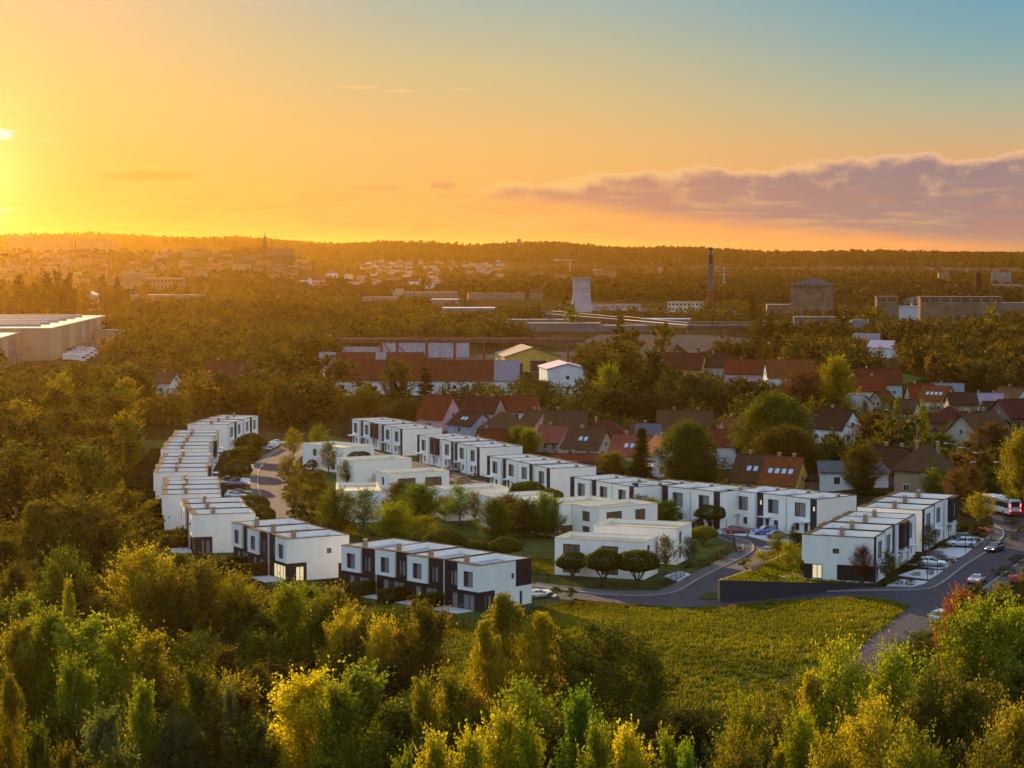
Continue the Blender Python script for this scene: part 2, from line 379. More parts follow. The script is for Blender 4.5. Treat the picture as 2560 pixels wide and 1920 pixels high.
# ---------------------------------------------------------------- ground
def ground_mat(name,cols,scales=(.02,.15,1.4),rough=.95,bump=.6):
    m=bpy.data.materials.new(name); m.use_nodes=True; nt=m.node_tree; N=NT(nt); b=nt.nodes['Principled BSDF']
    tx=N.n('ShaderNodeTexCoord').outputs['Object']
    n1=N.noise(tx,scales[0],6,.6); n2=N.noise(tx,scales[1],6,.65); n3=N.noise(tx,scales[2],5,.7)
    c=N.mix(N.ss(n1,.38,.62),cols[0],cols[1]); c=N.mix(N.m('MULTIPLY',N.ss(n2,.45,.7),.7),c,cols[2]); c=N.mix(N.m('MULTIPLY',N.ss(n3,.5,.75),.6),c,cols[3])
    N.put(b.inputs['Base Color'],c); b.inputs['Roughness'].default_value=rough; b.inputs['Specular IOR Level'].default_value=0
    bp=N.n('ShaderNodeBump'); bp.inputs['Strength'].default_value=bump; bp.inputs['Distance'].default_value=.3; N.put(bp.inputs['Height'],n3); N.put(b.inputs['Normal'],bp.outputs[0])
    return m
MG=ground_mat('ground_scrub',((.022,.022,.009),(.034,.029,.012),(.024,.028,.009),(.045,.036,.016)))
MLAWN=ground_mat('lawn_grass',((.045,.065,.018),(.06,.075,.02),(.085,.085,.025),(.03,.045,.014)),(.05,.3,2.5))
MFIELD=ground_mat('meadow_grass',((.07,.085,.016),(.10,.105,.02),(.055,.07,.015),(.13,.12,.03)),(.04,.35,1.6))
MFLOOR=ground_mat('forest_floor',((.035,.032,.014),(.05,.04,.02),(.04,.045,.014),(.07,.05,.025)))
MYARD=ground_mat('gravel_yard',((.08,.066,.056),(.105,.085,.072),(.05,.045,.03),(.13,.105,.09)),(.03,.2,2))
MSOIL=ground_mat('ploughed_field',((.055,.042,.038),(.068,.05,.045),(.05,.04,.03),(.075,.055,.05)),(.004,.02,.2))
MGREEN=ground_mat('green_field',((.05,.085,.02),(.06,.10,.022),(.07,.09,.025),(.05,.07,.02)),(.01,.05,.5))
def cobble(name,c,sc):
    m=bpy.data.materials.new(name); m.use_nodes=True; nt=m.node_tree; N=NT(nt); b=nt.nodes['Principled BSDF']
    tx=N.n('ShaderNodeTexCoord').outputs['Object']
    vo=N.n('ShaderNodeTexVoronoi'); N.put(vo.inputs['Vector'],tx); vo.inputs['Scale'].default_value=sc
    n1=N.noise(tx,.12,6,.65); n2=N.noise(tx,3.0,4,.6)
    cc=N.mix(N.ss(n1,.35,.7),c,tuple(x*.66 for x in c)); cc=N.mix(N.m('MULTIPLY',vo.outputs['Distance'],1.1),tuple(x*1.25 for x in c),cc)
    cc=N.mix(N.m('MULTIPLY',N.ss(n2,.45,.72),.75),cc,tuple(x*2.3 for x in c))
    N.put(b.inputs['Base Color'],cc); b.inputs['Roughness'].default_value=.85; b.inputs['Specular IOR Level'].default_value=.12
    bp=N.n('ShaderNodeBump'); bp.inputs['Strength'].default_value=.7; bp.inputs['Distance'].default_value=.15; N.put(bp.inputs['Height'],N.m('ADD',vo.outputs['Distance'],n2)); N.put(b.inputs['Normal'],bp.outputs[0])
    return m
MCOB=cobble('cobbled_road',(.034,.031,.042),1.3); MWALK=cobble('paved_footway',(.062,.058,.064),3.0)
MKERB=pmat('stone_kerb',(.22,.20,.20),.85,.15,1)
def axis(rng):
    o=[]
    for a,b,s in rng:
        x=a
        while x<b-1e-6: o.append(x); x+=s
    o.append(rng[-1][1]); return o
xs=axis([(-16000,-4000,2000),(-4000,-1600,200),(-1600,-300,50),(-300,-120,15),(-120,160,3),(160,300,15),(300,1600,50),(1600,4000,200),(4000,16000,2000)])
ys=axis([(-600,120,60),(120,480,3),(480,700,10),(700,2000,50),(2000,8000,120),(8000,16000,800)])
XX,YY=np.meshgrid(xs,ys); ZZ=np.array([T(x,y) for x,y in zip(XX.ravel(),YY.ravel())])
nx,ny=len(xs),len(ys); ii=(np.arange(ny-1)[:,None]*nx+np.arange(nx-1)[None,:]).ravel()
gm=npmesh('ground',np.stack([XX.ravel(),YY.ravel(),ZZ],1),np.stack([ii,ii+1,ii+nx+1,ii+nx],1),MG)
struct(link('ground',gm))
# ---------------------------------------------------------------- roads and yards
struct(drape('estate_lawn',[(600,1180),(760,1100),(830,1090),(1100,1150),(1430,1260),(1800,1310),(1870,1375),(1700,1470),(1440,1485),(1100,1440),(830,1390),(640,1300)],MLAWN,.03,5))
struct(drape('garden_lawn',[(300,1105),(430,1100),(470,1370),(800,1520),(1200,1580),(1420,1560),(1440,1500),(1330,1480),(900,1490),(420,1330)],MLAWN,.034,5))
struct(drape('orchard_meadow',[(225,1130),(395,1110),(370,1240),(440,1400),(330,1440),(240,1300)],MLAWN,.03,5))
FIELD=[(1110,1585),(1250,1545),(1400,1522),(1700,1524),(1920,1507),(2065,1500),(2166,1497),(2224,1503),(2265,1518),(2250,1536),(2221,1560),(2182,1592),(2131,1633),(2060,1700),(1980,1780),(1700,1800),(1300,1790),(1120,1720)]
struct(drape('meadow',FIELD,MFIELD,.06,4))
MAIN=[(1438,1499),(1571,1511),(1700,1520),(1920,1504),(2065,1497),(2166,1494),(2224,1500),(2268,1516),(2254,1534),(2223,1560),(2184,1592),(2133,1633),(2060,1706),(1990,1790),(2120,1790),(2264,1639),(2337,1575),(2427,1497),(2555,1404),(2700,1300),(2640,1275),(2590,1262),(2530,1262),(2522,1250),(2480,1250),(2472,1285),(2484,1313),(2504,1324),(2510,1337),(2503,1350),(2471,1379),(2413,1416),(2372,1448),(2335,1471),(2296,1477),(2209,1479),(2050,1482),(1920,1489),(1812,1499),(1760,1478),(1790,1445),(1865,1395),(1884,1379),(1881,1362),(1861,1350),(1788,1334),(1700,1320),(1690,1312),(1788,1326),(1861,1339),(1919,1354),(1990,1390),(1900,1440),(1812,1470),(1812,1499),(1740,1505),(1700,1482),(1644,1491),(1542,1492),(1427,1481),(1340,1470),(1340,1490)]
MAIN=[(1438,1499),(1571,1511),(1700,1520),(1920,1504),(2065,1497),(2166,1494),(2224,1500),(2268,1516),(2254,1534),(2223,1560),(2184,1592),(2133,1633),(2060,1706),(1990,1790),(2120,1790),(2264,1639),(2337,1575),(2427,1497),(2555,1404),(2700,1300),(2640,1275),(2590,1262),(2530,1262),(2480,1250),(2472,1285),(2484,1313),(2504,1324),(2510,1337),(2503,1350),(2471,1379),(2413,1416),(2372,1448),(2335,1471),(2296,1477),(2209,1479),(2050,1482),(1920,1489),(1800,1501),(1850,1465),(1960,1400),(1990,1385),(1919,1354),(1861,1339),(1788,1326),(1700,1312),(1690,1319),(1788,1335),(1861,1351),(1881,1362),(1884,1379),(1861,1393),(1803,1422),(1745,1451),(1696,1480),(1644,1490),(1542,1491),(1427,1480),(1340,1469),(1340,1492)]
struct(drape('main_road',MAIN,MCOB,.07,3))
# inner lane along the back terraces and curved lane on the left
lane=smooth_line([Vector(G(*p)[:2]) for p in ((2010,1372),(1919,1347),(1830,1327),(1730,1307),(1640,1296),(1500,1278),(1400,1252),(1290,1222),(1130,1192),(1010,1160),(900,1132),(850,1116),(800,1108),(752,1117),(712,1136),(688,1160),(679,1190),(683,1225),(700,1262),(735,1303),(800,1345),(950,1405),(1150,1450),(1345,1480),(1460,1490))],4)
cut=min(range(len(lane)),key=lambda i:(lane[i]-Vector(G(1690,1301)[:2])).length)
struct(ribbon('lane',lane[cut:],-3.0,3.0,MCOB,.065))
for nm,a,b,mt,of in (('kerb',3.0,3.22,MKERB,.18),('kerb',-3.22,-3.0,MKERB,.18),('footway',3.22,5.0,MWALK,.16),('footway',-4.8,-3.22,MWALK,.16)):
    struct(ribbon(nm,lane[cut:],a,b,mt,of,.2))
def walk(outer,inner,nm='footway'):
    struct(drape(nm,outer+list(reversed(inner)),MWALK,.17,3,skirt=.2))
    l=[Vector(G(*p)[:2]) for p in outer]; l=smooth_line(l,2); struct(ribbon('kerb',l,-.14,.14,MKERB,.22,.2))
walk([(1800,1502),(1920,1489),(2050,1481.5),(2209,1478.5),(2296,1476.5),(2335,1470),(2372,1447),(2413,1415),(2471,1378),(2503,1349),(2509,1337),(2504,1325),(2484,1314)],[(1806,1494),(1920,1481),(2050,1473.5),(2209,1470),(2282,1470),(2311,1462),(2348,1436),(2412,1389),(2462,1349),(2474,1333),(2474,1325),(2470,1314)])
walk([(1340,1468),(1427,1479),(1542,1490.6),(1644,1489.5),(1696,1479),(1745,1450),(1803,1421),(1861,1392),(1882,1378),(1880,1362),(1861,1352),(1788,1336),(1700,1321)],[(1340,1458),(1427,1469),(1542,1479.5),(1644,1478),(1673,1470),(1716,1444),(1774,1415),(1832,1383),(1845,1375),(1840,1364),(1820,1358),(1780,1342),(1700,1327)])
walk([(2110,1790),(2264,1639),(2337.6,1575),(2427,1497),(2555,1404),(2640,1340)],[(2150,1790),(2291,1653),(2370,1590),(2474,1497),(2580,1420),(2660,1360)])
# verge island in front of the retaining wall
struct(drape('grass_verge',[(1746,1494),(1768,1485),(1799,1480),(1799,1500),(1772,1501),(1752,1499)],MLAWN,.2,2,skirt=.25))

# ---------------------------------------------------------------- terraced houses
FOOT=[]   # footprints that no tree may stand in
def basis(o,ux,n):
    o=Vector(o); ux=Vector(ux); n=Vector(n)
    return lambda a,b,c: tuple(o+ux*a+Vector((0,0,b))+n*c)
def facade(B,w,z0,z1,holes,rects,mbs,off=None,rev=.22):
    """wall plane cut into cells; rects=(x0,x1,z0,z1,key); holes=(x0,x1,z0,z1)"""
    off=off or {}
    xs_=sorted({0,w,*[v for r in list(holes)+[q[:4] for q in rects] for v in r[:2]]}); zs=sorted({z0,z1,*[v for r in list(holes)+[q[:4] for q in rects] for v in r[2:4]]})
    for i in range(len(xs_)-1):
        for j in range(len(zs)-1):
            a0,a1,b0,b1=xs_[i],xs_[i+1],zs[j],zs[j+1]; ca,cb=(a0+a1)/2,(b0+b1)/2
            if any(h[0]<ca<h[1] and h[2]<cb<h[3] for h in holes): continue
            k='white'
            for r in rects:
                if r[0]<ca<r[1] and r[2]<cb<r[3]: k=r[4]
            c=off.get(k,0.0); mb=mbs[k]
            mb.quad(B(a0,b0,c),B(a1,b0,c),B(a1,b1,c),B(a0,b1,c))
    for k,c in off.items():       # returns of projecting fields
        if c<=0: continue
        for r in rects:
            if r[4]!=k: continue
            a0,a1,b0,b1=r[:4]; mb=mbs[k]
            for q in (((a0,b0),(a0,b1)),((a1,b1),(a1,b0)),((a1,b0),(a0,b0)),((a0,b1),(a1,b1))):
                (p,s_),(u,v)=q; mb.quad(B(p,s_,c),B(u,v,c),B(u,v,0),B(p,s_,0))
def holes_reveal(B,h,c,mb,rev=.22):
    a0,a1,b0,b1=h
    for q in (((a0,b0),(a0,b1)),((a1,b1),(a1,b0)),((a1,b0),(a0,b0)),((a0,b1),(a1,b1))):
        (p,s_),(u,v)=q; mb.quad(B(p,s_,c),B(u,v,c),B(u,v,c-rev),B(p,s_,c-rev))
def window(B,h,c,root,cols=2,style='glass',rail=0,rev=.2,name='window'):
    a0,a1,b0,b1=h; w=a1-a0; mb=MB(); t=.075
    mb.obox(B,a0,a1,b0,b0+t,c-rev-.02,c-rev+.05); mb.obox(B,a0,a1,b1-t,b1,c-rev-.02,c-rev+.05)
    mb.obox(B,a0,a0+t,b0+t,b1-t,c-rev-.02,c-rev+.05); mb.obox(B,a1-t,a1,b0+t,b1-t,c-rev-.02,c-rev+.05)
    for k in range(1,cols):
        x=a0+w*(k/cols if cols!=2 else (.36 if name=='window' else .5)); mb.obox(B,x-.045,x+.045,b0+t,b1-t,c-rev-.02,c-rev+.05)
    if rail: x=a0+w*.36; mb.obox(B,a0+t,x-.045,b0+rail-.035,b0+rail+.035,c-rev-.02,c-rev+.05)
    wf=mb.build(name,M['frame'],root)
    p=MB(); z0,z1=b0+t,b1-t; y=c-rev-.01
    def strip(u,v,m): p.quad(B(a0+t+(w-2*t)*u,z0,y),B(a0+t+(w-2*t)*v,z0,y),B(a0+t+(w-2*t)*v,z1,y),B(a0+t+(w-2*t)*u,z1,y),m=m)
    if style=='glass': strip(0,1,0)
    elif style=='curtain': strip(0,.30,0); strip(.30,.95,1); strip(.95,1,0)
    elif style=='curtain2': strip(0,.22,1); strip(.22,.5,0); strip(.5,1,1)
    elif style=='blind':
        for k in range(6): strip(k/6,(k+.82)/6,1); strip((k+.82)/6,(k+1)/6,0)
    elif style=='lit': strip(0,1,1)
    p.build('pane',[M['glass'],{'blind':M['blind'],'lit':M['litpane']}.get(style,M['curtain'])],wf)
    return wf
UW,UD,UH=7.5,10.5,6.8
def unit(variant,gable=None,garden='G',w=UW,d=UD,lit=False):
    """street face at y=0 (-y), garden face at y=d (+y); variant: A/B strip left/right, C dark upper box"""
    root=empty('terraced_house'); e=.004
    wh,dk,stp,plinth=MB(),MB(),MB(),MB(); mbs={'white':wh,'dark':dk,'strip':stp,'wbox':wh}
    mir=(variant=='B')
    X=(lambda a,b: (w-b,w-a)) if mir else (lambda a,b:(a,b))
    B=basis((0,0,0),(1,0,0),(0,-1,0))
    wx=[]; rects=[]
    if variant in 'AB':
        rects.append((*X(0,1.6),0,UH-.0,'strip'))
        wx=[(*X(.5,1.15),4.55,5.5,'s'),(*X(2.7,5.4),3.3,5.9,'u'),(*X(2.1,3.05),.05,2.2,'d'),(*X(4.2,5.3),.75,2.1,'g')]
    else:
        rects.append((1.6,5.9,2.95,UH,'dark')); rects.append((6.6,w,0,UH,'white'))
        wx=[(3.0,4.6,3.5,5.9,'b'),(2.0,2.9,.05,2.2,'d'),(3.6,4.5,.75,2.1,'g'),(6.35,6.9,1.4,2.1,'g2'),(6.35,6.9,4.4,5.1,'s')]
    hol=[h[:4] for h in wx]
    facade(B,w,0,UH,hol,rects,mbs,{'dark':.75} if variant=='C' else {})
    for h in wx:
        c=0.0; hh=h[:4]; mbk=wh
        if h[4]=='b': c=.75; mbk=dk
        if h[4]=='s' and variant in 'AB': mbk=stp
        holes_reveal(B,hh,c,mbk)
        if h[4]=='d':
            mb=MB(); mb.obox(B,hh[0],hh[1],hh[2],hh[3],-.2,-.14); dd=mb.build('door',M['door'],root)
            mb=MB(); mb.obox(B,hh[1]-.2,hh[1]-.14,1.0,1.3,-.14,-.09); mb.build('handle',M['steel'],dd)
            mb=MB(); mb.obox(B,hh[0]-.9,hh[1]+.5,2.45,2.62,0.01,1.25); mb.build('canopy',M['canopy'],root)
        else: window(B,hh,c,root,1 if h[4] in 'g2s' else 2,'lit' if (lit=='s' and h[4]=='s') else ('curtain' if h[4] in 'ub' else 'glass'),rail=.75 if h[4]=='u' else 0)
    # garden face
    B=basis((w,d,0),(-1,0,0),(0,1,0))   # a runs from x=w to x=0
    gm=(gable=='N0')                    # near corner house is mirrored
    Y=(lambda a,b:(w-b,w-a)) if gm else (lambda a,b:(a,b))
    wrect=(*Y(0,4.4),2.95,UH,'wbox'); big=(*Y(1.3,6.1),.08,2.35)
    wx=[(*Y(1.2,3.2),3.45,5.75,'u'),(*Y(4.9,6.4),3.3,5.6,'u2'),(*big,'slide')]
    facade(B,w,0,UH,[h[:4] for h in wx],[(0,w,0,UH,'dark'),wrect],mbs,{'wbox':.35})
    for h in wx:
        c=.35 if h[4]=='u' else 0; holes_reveal(B,h[:4],c,wh if c else dk)
        window(B,h[:4],c,root,4 if h[4]=='slide' else 2,('lit' if lit==1 and h[4]=='slide' else 'curtain2') if h[4]!='u' else 'curtain',rail=.8 if h[4]=='u' else 0,name='glass_door' if h[4]=='slide' else 'window')
    # sides
    for side in (0,1):
        gb=(gable=='N0' and side==0) or (gable=='N1' and side==1)
        if side==0: B=basis((0,d,0),(0,-1,0),(-1,0,0))
        else: B=basis((w,0,0),(0,1,0),(1,0,0))
        hs=[];rc=[]
        if gb and garden in('G','L','R'):
            if side==0:
                if garden=='G': # near gable: garden-side corner glazed below, dark street-side block above
                    rc=[(0,2.9,0,2.95,'dark'),(7.2,d,2.95,UH,'dark')]; hs=[(1.0,2.4,.08,2.3,'slide'),(6.3,6.9,4.2,5.0,'s'),(8.6,9.4,3.6,5.6,'t'),(8.0,8.6,.1,2.2,'t2')]
                elif garden=='L':
                    rc=[(0,3.1,0,2.95,'dark'),(8.6,10.1,0,2.4,'dark')]; hs=[(1.3,2.7,.08,2.35,'slide'),(6.6,7.4,4.1,4.9,'s')]
                elif garden=='R':
                    rc=[(0,2.8,.3,2.5,'dark'),(5.0,d,.3,2.6,'dark')]; hs=[(1.2,2.7,.35,2.45,'slide'),(4.3,5.3,4.2,4.95,'s'),(7.2,8.2,.4,2.5,'t')]
        gm_={**mbs}; rc=[(*q[:4],'dark%d'%n_) for n_,q in enumerate(rc)]
        for q in rc: gm_[q[4]]=MB()
        facade(B,d,0,UH,[h[:4] for h in hs],rc,gm_)
        for h in hs:
            kk=[q[4] for q in rc if q[0]<(h[0]+h[1])/2<q[1] and q[2]<(h[2]+h[3])/2<q[3]]
            holes_reveal(B,h[:4],0,gm_[kk[0]] if kk else wh); window(B,h[:4],0,root,2 if h[4]=='slide' else 1,'lit' if (lit==1 and h[4]=='slide') else ('curtain2' if h[4]=='slide' else 'blind' if h[4]=='s' else 'glass'),name='glass_door' if h[4]=='slide' else 'window')
        for q in rc: gm_[q[4]].build('gable_cladding',M['dark'],root)
    wh.box(.02,.02,UH-.9,w-.02,d-.02,UH-.86)  # closes the shell
    # parapet inner faces and coping
    pt=.3; gz=.75
    inn=MB(); zi=UH-.84
    x0,x1,y0,y1=pt,w-pt,pt,d-gz
    inn.quad((x0,y0,zi),(x0,y0,UH),(x1,y0,UH),(x1,y0,zi)); inn.quad((x1,y1,zi),(x1,y1,UH),(x0,y1,UH),(x0,y1,zi))
    inn.quad((x0,y1,zi),(x0,y1,UH),(x0,y0,UH),(x0,y0,zi)); inn.quad((x1,y0,zi),(x1,y0,UH),(x1,y1,UH),(x1,y1,zi))
    wl=wh.build('wall',M['white'],root); inn.build('parapet',M['white'],root)
    dk.build('cladding',M['dark'],root); 
    if stp.v: stp.build('strip_panel',M['strip'],root)
    cp=MB(); o=.05; fr=.75 if variant=='C' else 0
    cp.box(-o,y1,UH,w+o,d+o,UH+.07); cp.box(-o,-o,UH,w+o,y0,UH+.07); cp.box(-o,y0,UH,x0,y1,UH+.07); cp.box(x1,y0,UH,w+o,y1,UH+.07)
    if fr: cp.box(1.58,-.79,UH,5.92,-o,UH+.07)
    a0,a1=(w-4.4,w) if not gm else (0,4.4)
    cp.box(a0,d+o,UH,a1,d+.4,UH+.07)
    cp.build('coping',M['coping'],root)
    dm=MB(); dm.box(x0,y0,zi-.1,x1,y1,zi); dm.build('roof_deck',M['deck'],root)
    vm=MB(); vm.box(w*.3,d*.3,zi,w*.3+.35,d*.3+.35,zi+.5); vm.build('roof_vent',M['steel'],root)
    dp=MB(); dp.tube((w-.1 if variant!='B' else .1,-.06,.1),(w-.1 if variant!='B' else .1,-.06,UH-.25),.045,.045,5); dp.build('downpipe',M['steel'],root)
    cm=MB(); cx,cyy=(w-.62,d*.62); cm.box(cx-.24,cyy-.3,zi,cx+.24,cyy+.3,UH+.42); ch=cm.build('chimney',M['chim'],root)
    cm=MB(); cm.box(cx-.27,cyy-.33,UH+.56,cx+.27,cyy+.33,UH+.61); 
    for sx in(-.2,.15):
        for sy in (-.26,.2): cm.box(cx+sx,cyy+sy,UH+.42,cx+sx+.05,cyy+sy+.05,UH+.56)
    cm.build('chimney_cap',M['steel'],ch)
    return root
CACHE={}
def get_unit(*k):
    if k not in CACHE: CACHE[k]=unit(*k); return CACHE[k]
    return copy_tree(CACHE[k])
ORD=['first','second','third','fourth','fifth','sixth','seventh','eighth','ninth','tenth','eleventh','twelfth']
def row(origin,ang,n,variants,where,gable,garden,z=0,lit0=False,dz=.10,w=UW,near='first'):
    a=R(ang); ux=Vector((math.cos(a),math.sin(a))); uy=Vector((-ux.y,ux.x)); out=[]
    for i in range(n):
        g=None
        if gable=='N0' and i==0: g='N0'
        if gable=='N1' and i==n-1: g='N1'
        k=i if gable=='N0' else n-1-i
        r=get_unit(variants[i],g,garden if g else '-',w,UD,'s' if lit0=='s' else int(bool(lit0 and g is not None)))
        st=.28*(i%2)
        p=Vector(origin)+ux*(i*w*1.002)+uy*st
        r.location=(p.x,p.y,z+dz*(((i*7)%3)-1)*.8); r.rotation_euler=(0,0,a)
        look={'A':'with dark strip and tall window','B':'with dark strip at the right edge','C':'with dark upper bay'}[variants[i]]
        tag(r,f"{ORD[k]} white house from the near end of {where}",'house',f'terraced houses of {where}')
        out.append(r)
    c=[Vector(origin),Vector(origin)+ux*n*w,Vector(origin)+ux*n*w+uy*UD,Vector(origin)+uy*UD]; FOOT.append([(q.x,q.y) for q in c])
    return out
def dv(a): return Vector((math.cos(R(a)),math.sin(R(a))))
def NXY(px,py,z=UH): return Vector(P(px,py,z)[:2])
# front terraces seen from the garden side: origin = street corner of near house
N=NXY(1201,1413); row(N+dv(45)*UD,135,4,'BBBB','the front terrace beside the meadow','N0','G')
N=NXY(721,1347); row(N+dv(30)*UD,120,3,'BBB','the front terrace with lit ground floor windows','N0','L',lit0=True)
N=NXY(485,1286); row(N+dv(14)*UD,104,3,'BBB','the left terrace below the curved row','N0','L')
row(Vector((-54.2,385.3)),98.5,4,'BBCB','the curved row, nearest block','N0','-')
row(Vector((-62.4,423.7)),96.5,5,'BCBBB','the curved row, second block','N0','-',w=8.0)
row(Vector((-69.2,472.7)),95,6,'BBCBBB','the curved row, third block','N0','-',w=8.0)
row(Vector((-73.8,538.5)),81.5,4,'BABA','the curved row, farthest block','N0','-')
# back terraces seen from the street side: far corner first
for i,(nx_,ny_,n,var,wh_) in enumerate(((1006,1073,5,'AACAB','the far left back terrace'),(1199,1119.5,5,'ACBAB','the second back terrace from the left'),(1372,1171,4,'AABB','the middle back terrace behind the villas'),
        (1584.5,1219,3,'AAB','the back terrace behind the leafy courtyard trees'),(1800,1232,3,'AAB','the back terrace beside the umbrella tree'),(2042,1250.5,3,'AAB','the back terrace above the parked cars'))):
    N=NXY(nx_,ny_); a=[115,115,116,121,133,130][i]
    if i==0: n=5
    row(N+dv(a)*(n*UW),a+180,n,var,wh_,'N1','-',lit0='s' if i==5 else False)
# right terraces
CZ=3.0
N=NXY(2185,1344.5,UH+CZ); row(N,67,4,'ABCA','the near right terrace','N0','R',z=CZ,lit0=True)
N=NXY(2305.7,1275,UH+CZ); row(N,64,3,'AAC','the far right terrace beside the road','N0','-',z=CZ)
pl=MB()
# ---------------------------------------------------------------- villas with flat roofs
def villa(L,N_,Rr,h,zw,label,wins_l,wins_r):
    """corners of the parapet in the picture: left, near, right"""
    a=Vector(P(*L,h)[:2]); n=Vector(P(*N_,h)[:2]); b=Vector(P(*Rr,h)[:2])
    v=(b-n); Lx=v.length; ux=v/Lx; uy=Vector((-ux.y,ux.x)); Ly=(a-n).dot(uy)
    r=empty('villa',(n.x,n.y,0),math.atan2(ux.y,ux.x)); mb=MB(); FOOT.append([tuple(n),tuple(n+ux*Lx),tuple(n+ux*Lx+uy*Ly),tuple(n+uy*Ly)])
    Bf=basis((0,0,0),(1,0,0),(0,-1,0)); Bl=basis((0,Ly,0),(0,-1,0),(-1,0,0)); Bb=basis((Lx,Ly,0),(-1,0,0),(0,1,0)); Br=basis((Lx,0,0),(0,1,0),(1,0,0))
    def W(ws,L_): return [(L_*f-w_/2,L_*f+w_/2,z0,z1) for f,w_,z0,z1 in ws]
    hr,hl=W(wins_r,Lx),W(wins_l,Ly)
    facade(Bf,Lx,0,h,hr,[],{'white':mb}); facade(Bl,Ly,0,h,hl,[],{'white':mb}); facade(Bb,Lx,0,h,[],[],{'white':mb}); facade(Br,Ly,0,h,[],[],{'white':mb})
    for B_,hs in ((Bf,hr),(Bl,hl)):
        for q in hs: holes_reveal(B_,q,0,mb)
    t=.35
    mb.build('wall',M['white'],r)
    for B_,hs in ((Bf,hr),(Bl,hl)):
        for q in hs: window(B_,q,0,r,3 if q[1]-q[0]>2.4 else 2,'blind')
    inn=MB(); zi=h-.6
    for q in (((t,t),(Lx-t,t)),((Lx-t,Ly-t),(t,Ly-t)),((t,Ly-t),(t,t)),((Lx-t,t),(Lx-t,Ly-t))):
        (x,y),(x2,y2)=q; inn.quad((x,y,zi),(x,y,h),(x2,y2,h),(x2,y2,zi))
    inn.build('parapet',M['white'],r)
    cp=MB(); o=.04; cp.box(-o,-o,h,Lx+o,t,h+.06); cp.box(-o,Ly-t,h,Lx+o,Ly+o,h+.06); cp.box(-o,t,h,t,Ly-t,h+.06); cp.box(Lx-t,t,h,Lx+o,Ly-t,h+.06); cp.build('coping',M['ochre'],r)
    dm=MB(); dm.box(t,t,zi-.1,Lx-t,Ly-t,zi); dm.build('roof_deck',M['sanddeck'],r)
    tag(r,label,'villa','white villas inside the estate'); return r
two=[(.3,1.5,3.4,5.0),(.75,1.5,3.4,5.0),(.3,1.5,.6,2.3),(.75,1.5,.6,2.3)]
villa((790,1106),(858,1120),(935,1113.7),6,0,'white villa farthest from the camera, by the bend of the curved lane',two,[])
villa((845,1144),(884,1153),(1029,1145),6,0,'white windowless sided villa second from the far end, in front of the lane',[],[])
villa((933.6,1176),(975.6,1184.6),(1123,1176.8),6,0,'white villa with two wide upper windows, third from the far end',[(.5,1.2,3.3,5.0)],[(.28,4.0,2.9,4.9),(.73,3.8,2.9,4.9)])
villa((820.8,1207),(845.4,1228.8),(953.3,1227.4),6,0,'small white villa with sand roof behind two green trees, left of the courtyard',[(.4,.7,3.6,5.0),(.7,.7,3.6,5.0)],[])
villa((1079.7,1215),(1118.8,1226),(1271.6,1218.7),6,0,'white villa behind the courtyard trees, its left wall with a small window',[(.5,1.6,2.9,4.4)],[])
villa((1194,1235),(1229,1244),(1381.5,1236),6,0,'white villa partly hidden by brown and green courtyard trees',[],[(.8,3,.5,2.3)])
villa((1345,1250),(1398,1263),(1545,1250),6,0,'white villa between the courtyard trees and the middle back terrace',[],[(.15,2.2,.5,2.2)])
villa((1438.4,1259.7),(1499,1271.3),(1643.8,1257.7),6,0,'white villa with brown blinds behind the two front villas',[(.5,2.2,3.3,5.1),(.5,2.2,.8,2.4)],[(.25,3.6,3.2,5.2),(.7,2.4,3.2,5.2)])
villa((1479,1313.5),(1691.6,1322.2),(1729,1306),6,0,'white villa second from the front, plain long wall facing the camera',[],[(.25,1.5,3.2,5.3),(.25,1.5,.8,2.8)])
villa((1385.7,1344.5),(1609,1356),(1645,1340.7),6,0,'foremost white villa behind three dark dome trees and the picket fence',[(.19,2.9,3.2,5.1),(.62,2.9,3.2,5.1),(.19,2.9,.5,2.4),(.62,2.9,.5,2.4)],[(.35,1.5,3.2,5.2)])
